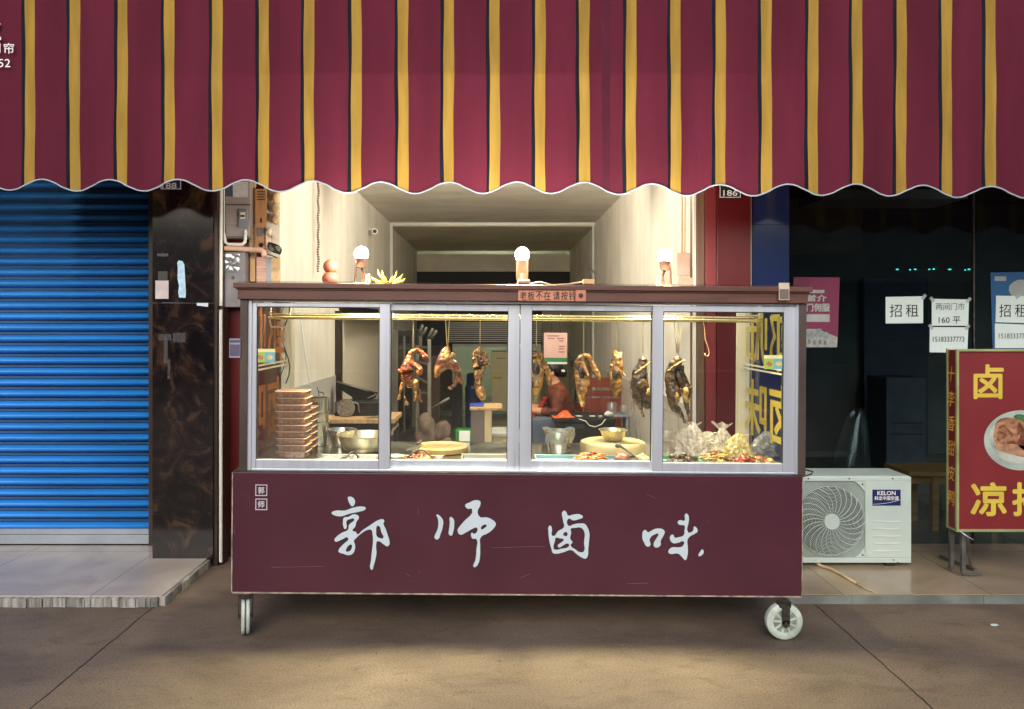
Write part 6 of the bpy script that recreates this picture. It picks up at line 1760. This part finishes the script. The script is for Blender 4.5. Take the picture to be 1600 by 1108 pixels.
for (x, y, w, h, lab) in ((668, 662, .16, .20, 'lumpy grey brown sack behind the round chopping board'), (690, 668, .13, .17, 'pale grey brown sack right of the darker sack')):
    q = P(x, 690, 8.0); c = Vector((q.x, 8.0, SF + h * 2.2 / 2 + .08))
    m = MB(); m.ell(Vector((q.x, 8.0, SF + .16)), (w, .16, .16), 24, 16, .35, 7); m.ell(Vector((q.x, 8.0, SF + .36)), (w * .7, .12, h * .75), 20, 14, .5, 9)
    solo('sack', m, pm('sack_cloth', S(126, 110, 98), .9, var=.4, sc=7, bump=.8, bsc=25), lab, 'sack', (q.x, 8.0, SF), smooth=True)
# things in the middle
cd = 6.5
cz_ = P(0, 637.5, cd).z
t = thing('side_cabinet', 'narrow cabinet with grey door and pale frame behind the window', 'cabinet', (P(757, 0, cd).x, cd + .2, SF))
xa, xb = P(736, 0, cd).x, P(768, 0, cd).x
part(t, 'top', MB().box((xa - .01, cd - .01, cz_ - .02), (P(785, 0, cd).x, cd + .40, cz_)), M['pale_wood'], bevel=.002)
part(t, 'door', MB().box((xa, cd, SF), (P(757, 0, cd).x, cd + .02, cz_ - .021)), pm('grey_brown_door', S(120, 110, 104), .5, var=.1))
part(t, 'frame', MB().box((P(757, 0, cd).x + .001, cd - .004, SF), (xb, cd + .38, cz_ - .021)), pm('cream_frame', S(206, 188, 150), .5))
part(t, 'back', MB().box((xa, cd + .021, SF), (P(757, 0, cd).x, cd + .38, cz_ - .0215)), M['dark_wood'])
m = MB(); m.box(P(734, 633, 6.6), P(756, 637.3, 6.8)); m.v = [Vector((v.x, v.y, max(v.z, cz_ + .001))) for v in m.v]
solo('blue_tray', m, pm('blue_plastic', S(60, 84, 190), .4), 'blue plastic tray on top of the narrow cabinet', 'tray', (P(745, 0, 6.7).x, 6.7, cz_ + .001), bevel=.003)
t = thing('low_cupboard', 'cream cupboard right of the narrow cabinet', 'cupboard', (P(785, 0, 7).x, 7.1, SF))
a, b = P(769, 682, 7.0), P(812, 690, 7.0)
part(t, 'case', MB().box((a.x, 7.0, SF), (b.x, 7.4, a.z)), pm('cream_case', S(214, 202, 166), .5), bevel=.003)
part(t, 'top_edge', MB().box((a.x - .005, 6.99, a.z + .0005), (b.x + .005, 7.41, a.z + .03)), M['white_plastic'], bevel=.003)
fd = 11.0
t = thing('fridge', 'cream white upright fridge beyond the doorway', 'fridge', (P(803, 0, 12.3).x, 12.1, SF))
a, b = P(768, 549.5, 12.3), P(841, 0, 12.3)
fm = pm('cream_fridge', S(222, 212, 168), .35, var=.04)
part(t, 'body', MB().box((a.x, 12.32, SF + .08), (b.x, 12.85, a.z)), fm, bevel=.01)
part(t, 'upper_door', MB().box((a.x, 12.30, P(0, 583, 12.3).z), (b.x, 12.318, a.z - .002)), fm, bevel=.006)
part(t, 'lower_door', MB().box((a.x, 12.30, SF + .09), (b.x, 12.318, P(0, 585, 12.3).z)), fm, bevel=.006)
part(t, 'yellow_strip', MB().box(P(769, 589, 12.299), P(784, 592.5, 12.292)), pm('yellow_sticker', S(226, 180, 60), .5))
part(t, 'handle', MB().box(P(776, 559, 12.299), P(790, 560.5, 12.285)), M['alu_dark'])
q = P(724, 672, 8.3)
t = thing('plastic_stool', 'small green plastic stool on the shop floor', 'stool', (q.x, 8.4, SF))
gm = pm('green_plastic', S(70, 170, 84), .4)
hw = 12.5 * 8.3 / F
part(t, 'seat', MB().box((q.x - hw, 8.3, q.z - .03), (q.x + hw, 8.5, q.z)), gm, bevel=.01)
for sx in (-1, 1):
    for y in (8.32, 8.48): part(t, 'leg', MB().box((q.x + sx * (hw - .018) - .018, y - .016, SF), (q.x + sx * (hw - .018) + .018, y + .016, q.z - .031)), gm, bevel=.004)
t = thing('gas_cylinder', 'dark blue covered drum standing in the kitchen doorway', 'drum', (P(738, 0, 10.8).x, 10.8, SF))
a, b = P(727, 583, 10.8), P(751, 0, 10.8)
r_ = (b.x - a.x) / 2
part(t, 'drum', MB().lathe([(0, 0), (r_, 0), (r_, .55), (r_ * 1.03, .56), (r_ * 1.03, .59), (r_ * .9, .62), (0, .62)], (a.x + r_, 10.8, SF), 28), pm('navy_drum', S(46, 62, 96), .4), smooth='auto')
part(t, 'cover', MB().lathe([(0, .621), (r_ * .85, .621), (r_ * .8, a.z - SF - .02), (r_ * .6, a.z - SF), (0, a.z - SF)], (a.x + r_, 10.8, SF), 28), pm('dark_blue_cloth', S(40, 54, 80), .8), smooth='auto')
m = MB(); m.box((P(706, 0, 11).x, 11.0, SF), (P(722, 0, 11).x, 11.2, P(0, 600, 11).z)); solo('dark_locker', m, M['black_paint'], 'narrow black locker left of the dark blue drum', 'locker', (P(714, 0, 11).x, 11.1, SF), bevel=.004)
# unseen lamp tube, added to light the kitchen
t = thing('added_tube_lamp', 'unseen lamp tube added to light the kitchen beyond the doorway', 'lamp', (.0, 14.5, 1.95))
part(t, 'tube', MB().cyl((-.55, 14.5, 1.95), (.55, 14.5, 1.95), .018), emit('tube_glow', (.90, 1.0, .82, 1), 45.0), smooth='auto')
part(t, 'fitting', MB().box((-.6, 14.48, 1.985), (.6, 14.52, 2.02)).box((-.6, 14.48, 2.02), (-.59, 14.52, ZC - .046)).box((.59, 14.48, 2.02), (.6, 14.52, ZC - .046)), M['white_plastic'])
# a second unseen tube, added as fill light for the shop, above the awning's hem
t = thing('added_tube_lamp', 'unseen tube lamp added as fill across the shop ceiling, behind the awning hem', 'lamp', (0, 6.3, 2.72))
part(t, 'tube', MB().cyl((-.58, 6.3, 2.70), (.58, 6.3, 2.70), .016), emit('warm_tube_glow', (1.0, .90, .70, 1), 210.0), smooth='auto')
part(t, 'fitting', MB().box((-.62, 6.27, 2.735), (.62, 6.33, 2.80)).box((-.62, 6.28, 2.68), (-.585, 6.32, 2.735)).box((.585, 6.28, 2.68), (.62, 6.32, 2.735)), M['white_plastic'])
# dining table on the right
bd = 6.9
bz_ = P(0, 654.5, bd).z
t = thing('black_table', 'black table with a drawer in front of the seated person', 'table', (P(914, 0, bd).x, bd + .25, SF))
xa, xb = P(866, 0, bd).x, P(963, 0, bd).x
part(t, 'top', MB().box((xa, bd, bz_ - .03), (xb, bd + .55, bz_)), M['black_paint'], bevel=.003)
part(t, 'front', MB().box((xa + .01, bd + .02, bz_ - .25), (xb - .01, bd + .04, bz_ - .031)), M['black_paint'])
part(t, 'drawer', MB().box(P(884, 663, bd + .0195), P(913, 670, bd + .012)), pm('dark_green_drawer', S(44, 60, 58), .4), bevel=.002)
for x in (xa + .03, xb - .03):
    for y in (bd + .05, bd + .52): part(t, 'leg', MB().box((x - .02, y - .02, SF), (x + .02, y + .02, bz_ - .031)), M['black_paint'])
m = MB()
q = Vector((P(882, 0, bd).x, bd + .10, bz_))
m.grid(lambda u, v: q + Vector(((u - .5) * .20, (v - .5) * .15, .002 + .06 * max(0, 1 - ((u - .55) / .35) ** 2) * max(0, 1 - ((v - .5) / .5) ** 2) + .014 * abs(noise.noise(Vector((u * 7, v * 6, 1)))))), 24, 16)
solo('orange_bag', m, pm('orange_plastic', S(232, 92, 40), .4, var=.15), 'crumpled orange plastic bag at the left end of the black table', 'bag', q, smooth=True, solid=.002)
for (x, w, lab) in ((905, .035, 'white plate beside the orange bag'), (926, .03, 'white plate in the middle of the black table'), (938, .022, 'small white dish at the right of the black table')):
    qq = Vector((P(x, 0, bd + .1).x, bd + .10, bz_))
    solo('plate', MB().lathe([(0, .001), (w * .6, .001), (w, .012), (w, .014), (w * .55, .005), (0, .005)], qq, 24), M['white_plastic'], lab, 'plate', qq, smooth='auto')
qq = Vector((P(951, 0, bd + .1).x, bd + .12, bz_))
solo('paper_roll', MB().ell(qq + Vector((0, 0, .028)), (.04, .035, .028), 16, 10, .3, 30), M['white_plastic'], 'crumpled white tissue at the right end of the black table', 'tissue', qq, smooth=True)
m = MB(); m.tube([P(905, 655, bd - .01), P(915, 658, bd - .012), P(921, 665, bd - .014), P(930, 667, bd - .014), P(940, 663, bd - .012), P(946, 655, bd - .01)], .005, 6); m.v = [Vector((v.x, v.y, v.z)) for v in m.v]
solo('white_cable', m, M['white_plastic'], 'white cable hanging in a loop over the black table edge', 'cable', P(925, 660, bd), smooth=True)
m = MB()
jm = glass('clear_jar', (.95, .96, .96, 1), .08, .6, .05, .12)
for i, (x, y0, r, lab) in enumerate(((956, 628, .055, 'big clear jar behind the black table end'), (975, 632, .045, 'clear jar between the two others on the stand'), (992, 630, .045, 'clear jar nearest the right wall'))):
    dq = 7.5
    q = P(x, 660, dq); zt2 = P(0, y0, dq).z
    zb_ = .62
    solo('glass_jar', MB().lathe([(0, .001), (r, .001), (r, zt2 - zb_ - .03), (r * .8, zt2 - zb_ - .01), (r * .8, zt2 - zb_), (r * .76, zt2 - zb_), (r * .76, zt2 - zb_ - .01), (r * .95, zt2 - zb_ - .03), (r * .95, .005), (0, .005)], (q.x, dq, zb_), 24), jm, lab, 'jar', (q.x, dq, zb_), smooth='auto')
t = thing('jar_stand', 'grey stand against the right wall carrying clear jars', 'stand', (P(975, 0, 7.5).x, 7.5, SF))
part(t, 'top', MB().box((P(945, 0, 7.5).x, 7.4, .60), (XR - .012, 7.65, .6195)), M['steel_grey'])
for x in (P(947, 0, 7.5).x, XR - .03):
    for y in (7.42, 7.62): part(t, 'leg', MB().box((x - .012, y - .012, SF), (x + .012, y + .012, .5995)), M['steel_grey'])
# chairs
def chair(x, y, label, rot):
    t = thing('wooden_chair', label, 'chair', (x, y, SF))
    t.rotation_euler = (0, 0, rot)
    o = Vector((x, y, SF))
    rw = M['red_wood']
    part(t, 'seat', MB().box(o + Vector((-.2, -.2, .42)), o + Vector((.2, .2, .45))), rw, bevel=.004)
    part(t, 'back_panel', MB().box(o + Vector((-.19, .17, .46)), o + Vector((.19, .195, .72))).box(o + Vector((-.2, .168, .74)), o + Vector((.2, .197, .80))).box(o + Vector((-.2, .168, .83)), o + Vector((.2, .197, .93))), rw, bevel=.003)
    for sx in (-1, 1):
        part(t, 'leg', MB().box(o + Vector((sx * .18 - .018, -.19, 0)), o + Vector((sx * .18 + .018, -.154, .419))), rw)
        part(t, 'leg', MB().box(o + Vector((sx * .18 - .018, .154, 0)), o + Vector((sx * .18 + .018, .19, .419))), rw)
    return t
chair(P(937, 0, 8.3).x, 8.1, 'reddish wooden chair behind the right of the black table', R(180))
chair(P(874, 0, 7.9).x, 7.75, 'reddish wooden chair under the seated person', R(-80)).scale = (1, 1, .74)
m = MB(); m.tube([P(884, 545, 7.9), P(892, 560, 7.9), P(897, 580, 7.9), P(900, 605, 7.9), P(899, 630, 7.9)], .012, 8)
solo('hanging_cable', m, M['black_rubber'], 'thick black cable curving down behind the seated person', 'cable', P(892, 560, 7.9), smooth=True)
m = MB(); m.box(P(832, 655, 7.3), P(866, 700, 7.5)); m.v = [Vector((v.x, v.y, SF if v.z < .4 else v.z)) for v in m.v]
solo('bin', m, pm('blue_grey_bin', S(86, 96, 116), .6, var=.25, sc=6), 'blue grey bin left of the black table', 'bin', (P(849, 0, 7.4).x, 7.4, SF), bevel=.01)
# ---- the person sitting at the table, bent over, facing left
pd = 7.75
hp = P(876, 0, pd).x
person = thing('person', 'person seated behind the black table, head bent, in an orange brown jacket and red apron', 'person', (hp, pd, SF))
def V3(dx, dy, z): return (hp + dx, pd + dy, SF + z * .87)
skinm = pm('skin_tone', S(206, 150, 122), .5, var=.05)
body = [
 [(*V3(.03, 0, .50), .125), (*V3(.03, 0, .62), .125), (*V3(.0, 0, .76), .13), (*V3(-.03, 0, .90), .125), (*V3(-.045, 0, .985), .07), (*V3(-.065, 0, 1.04), .05), (*V3(-.09, 0, 1.10), .075), (*V3(-.105, 0, 1.165), .085), (*V3(-.10, 0, 1.215), .065)],
 [(*V3(.03, 0, .50), .125), (*V3(-.12, -.10, .50), .085), (*V3(-.36, -.11, .49), .06), (*V3(-.38, -.11, .26), .05), (*V3(-.38, -.11, .06), .038), (*V3(-.47, -.115, .035), .034)],
 [(*V3(.03, 0, .50), .125), (*V3(-.12, .10, .50), .085), (*V3(-.36, .11, .49), .06), (*V3(-.38, .11, .26), .05), (*V3(-.38, .11, .06), .038), (*V3(-.47, .115, .035), .034)],
 [(*V3(-.03, 0, .90), .125), (*V3(-.03, -.17, .90), .062), (*V3(-.06, -.21, .70), .048), (*V3(-.25, -.16, .72), .036), (*V3(-.31, -.14, .735), .028)],
 [(*V3(-.03, 0, .90), .125), (*V3(-.03, .17, .90), .062), (*V3(-.06, .21, .70), .048), (*V3(-.25, .14, .72), .036), (*V3(-.31, .12, .735), .028)]]
jm2 = pm('orange_brown_jacket', S(92, 46, 32), .8, var=.4, sc=18, bump=.4, rgb2=S(128, 62, 38))
bodyo = part(person, 'body', skin('body', body, ORG[person], skinm, sub=2), None)
jk = [[(*V3(.03, 0, .55), .137), (*V3(.02, 0, .64), .140), (*V3(.0, 0, .76), .142), (*V3(-.03, 0, .90), .136), (*V3(-.048, 0, .99), .086), (*V3(-.062, 0, 1.03), .075)],
 [(*V3(-.03, 0, .90), .136), (*V3(-.03, -.17, .90), .072), (*V3(-.06, -.21, .70), .058), (*V3(-.22, -.17, .717), .048)],
 [(*V3(-.03, 0, .90), .136), (*V3(-.03, .17, .90), .072), (*V3(-.06, .21, .70), .058), (*V3(-.22, .145, .717), .048)]]
part(person, 'jacket', skin('jacket', jk, ORG[person], jm2, sub=2, rough=.012, rs=12), None)
tr = [[(*V3(.03, 0, .48), .140), (*V3(.03, 0, .56), .142)],
 [(*V3(.03, 0, .48), .140), (*V3(-.12, -.10, .50), .098), (*V3(-.36, -.11, .49), .073), (*V3(-.38, -.11, .26), .062), (*V3(-.38, -.11, .09), .052)],
 [(*V3(.03, 0, .48), .140), (*V3(-.12, .10, .50), .098), (*V3(-.36, .11, .49), .073), (*V3(-.38, .11, .26), .062), (*V3(-.38, .11, .09), .052)]]
part(person, 'trousers', skin('trousers', tr, ORG[person], pm('black_trousers', S(30, 30, 34), .8), sub=2), None)
m = MB()
m.grid(lambda u, v: Vector(V3(-.16 - .20 * v ** 1.5 + .02 * math.sin(u * 9), -.13 + .26 * u, .86 - .30 * v)), 10, 14); m.grid(lambda u, v: Vector(V3(-.36 - .05 * v, -.16 + .32 * u, .56 - .22 * v)), 8, 6)
part(person, 'apron', m, pm('red_apron', S(150, 38, 28), .7, var=.15), smooth=True, solid=.006)
m = MB(); hc = Vector(V3(-.085, 0, 1.175)); Mr = Matrix.Rotation(R(-28), 3, 'Y')
m.ell(hc + Vector((.02, 0, .015)), (.098, .088, .105), 28, 18, .10, 30, Mr); m.ell(hc + Vector((.105, 0, -.03)), (.045, .045, .05), 16, 12, .15, 30)
part(person, 'hair', m, pm('black_hair', S(24, 20, 20), .35, var=.4, sc=60, stretch=(1, 1, .2)), smooth=True)
m = MB(); m.ell(hc + Vector((-.088, 0, -.045)), (.014, .012, .016), 10, 8); m.ell(hc + Vector((.0, -.083, -.035)), (.014, .008, .022), 10, 8); m.ell(hc + Vector((.0, .083, -.035)), (.014, .008, .022), 10, 8)
part(person, 'nose_and_ears', m, skinm, smooth=True)
m = MB(); m.ell(hc + Vector((-.074, -.032, -.015)), .008, 8, 6); m.ell(hc + Vector((-.074, .032, -.015)), .008, 8, 6)
part(person, 'eyes', m, M['black_paint'], smooth=True)
m = MB(); m.ell(hc + Vector((-.074, 0, -.082)), (.012, .022, .006), 10, 6); part(person, 'mouth', m, pm('lips', S(170, 90, 84), .5), smooth=True)
m = MB(); m.box(Vector(V3(.0, -.105, 1.155)), Vector(V3(.035, -.085, 1.18))); part(person, 'hair_clip', m, M['white_plastic'], bevel=.004)
for s in (-1, 1):
    h0 = Vector(V3(-.31, -.14 if s < 0 else .12, .735))
    m = MB(); m.ell(h0 + Vector((-.035, 0, 0)), (.045, .034, .018), 14, 10)
    for k in range(4):
        y = -.027 + .018 * k
        L1 = (.030, .036, .034, .026)[k]
        m.tube([h0 + Vector((-.07, y, .002)), h0 + Vector((-.07 - L1, y, -.002)), h0 + Vector((-.07 - L1 * 1.5, y, -.018)), h0 + Vector((-.07 - L1 * 1.45, y, -.034))], [.0085, .008, .0075, .006], 8)
    m.tube([h0 + Vector((-.02, s * -.032, 0)), h0 + Vector((-.05, s * -.048, -.008)), h0 + Vector((-.075, s * -.042, -.018))], [.010, .009, .007], 8)
    part(person, 'hand', m, skinm, smooth=True)
# ---- street side behind the camera: an unseen row building added for the dark glass to reflect
t = thing('building', 'unseen plain row building behind the viewer, added for the dark window to reflect', 'building', (0, -16, 0))
part(t, 'wall', MB().box((-30, -18, 0), (30, -16, 5.0)), pm('grey_render', S(214, 208, 196), .8, var=.1, sc=.6))
for k in range(9):
    part(t, 'shop_front', MB().box((-27 + k * 6.4, -15.99, .1), (-22.2 + k * 6.4, -15.97, 2.9)), pm('dim_shutter', S(70, 76, 84), .5, var=.3, sc=3) if k == 0 else bpy.data.materials['dim_shutter'])

q = Vector((P(1553, 977, 1.5 * F / (977 - CZ)).x, 1.5 * F / (977 - CZ), .001))
solo('paper_scrap', MB().prism([q + Vector(v) for v in ((-.02, -.008, 0), (-.004, -.014, 0), (.02, -.004, 0), (.014, .010, 0), (-.012, .008, 0))], (0, 0, .003)), M['paper'], 'small white paper scrap on the concrete in front of the porch', 'scrap', q)
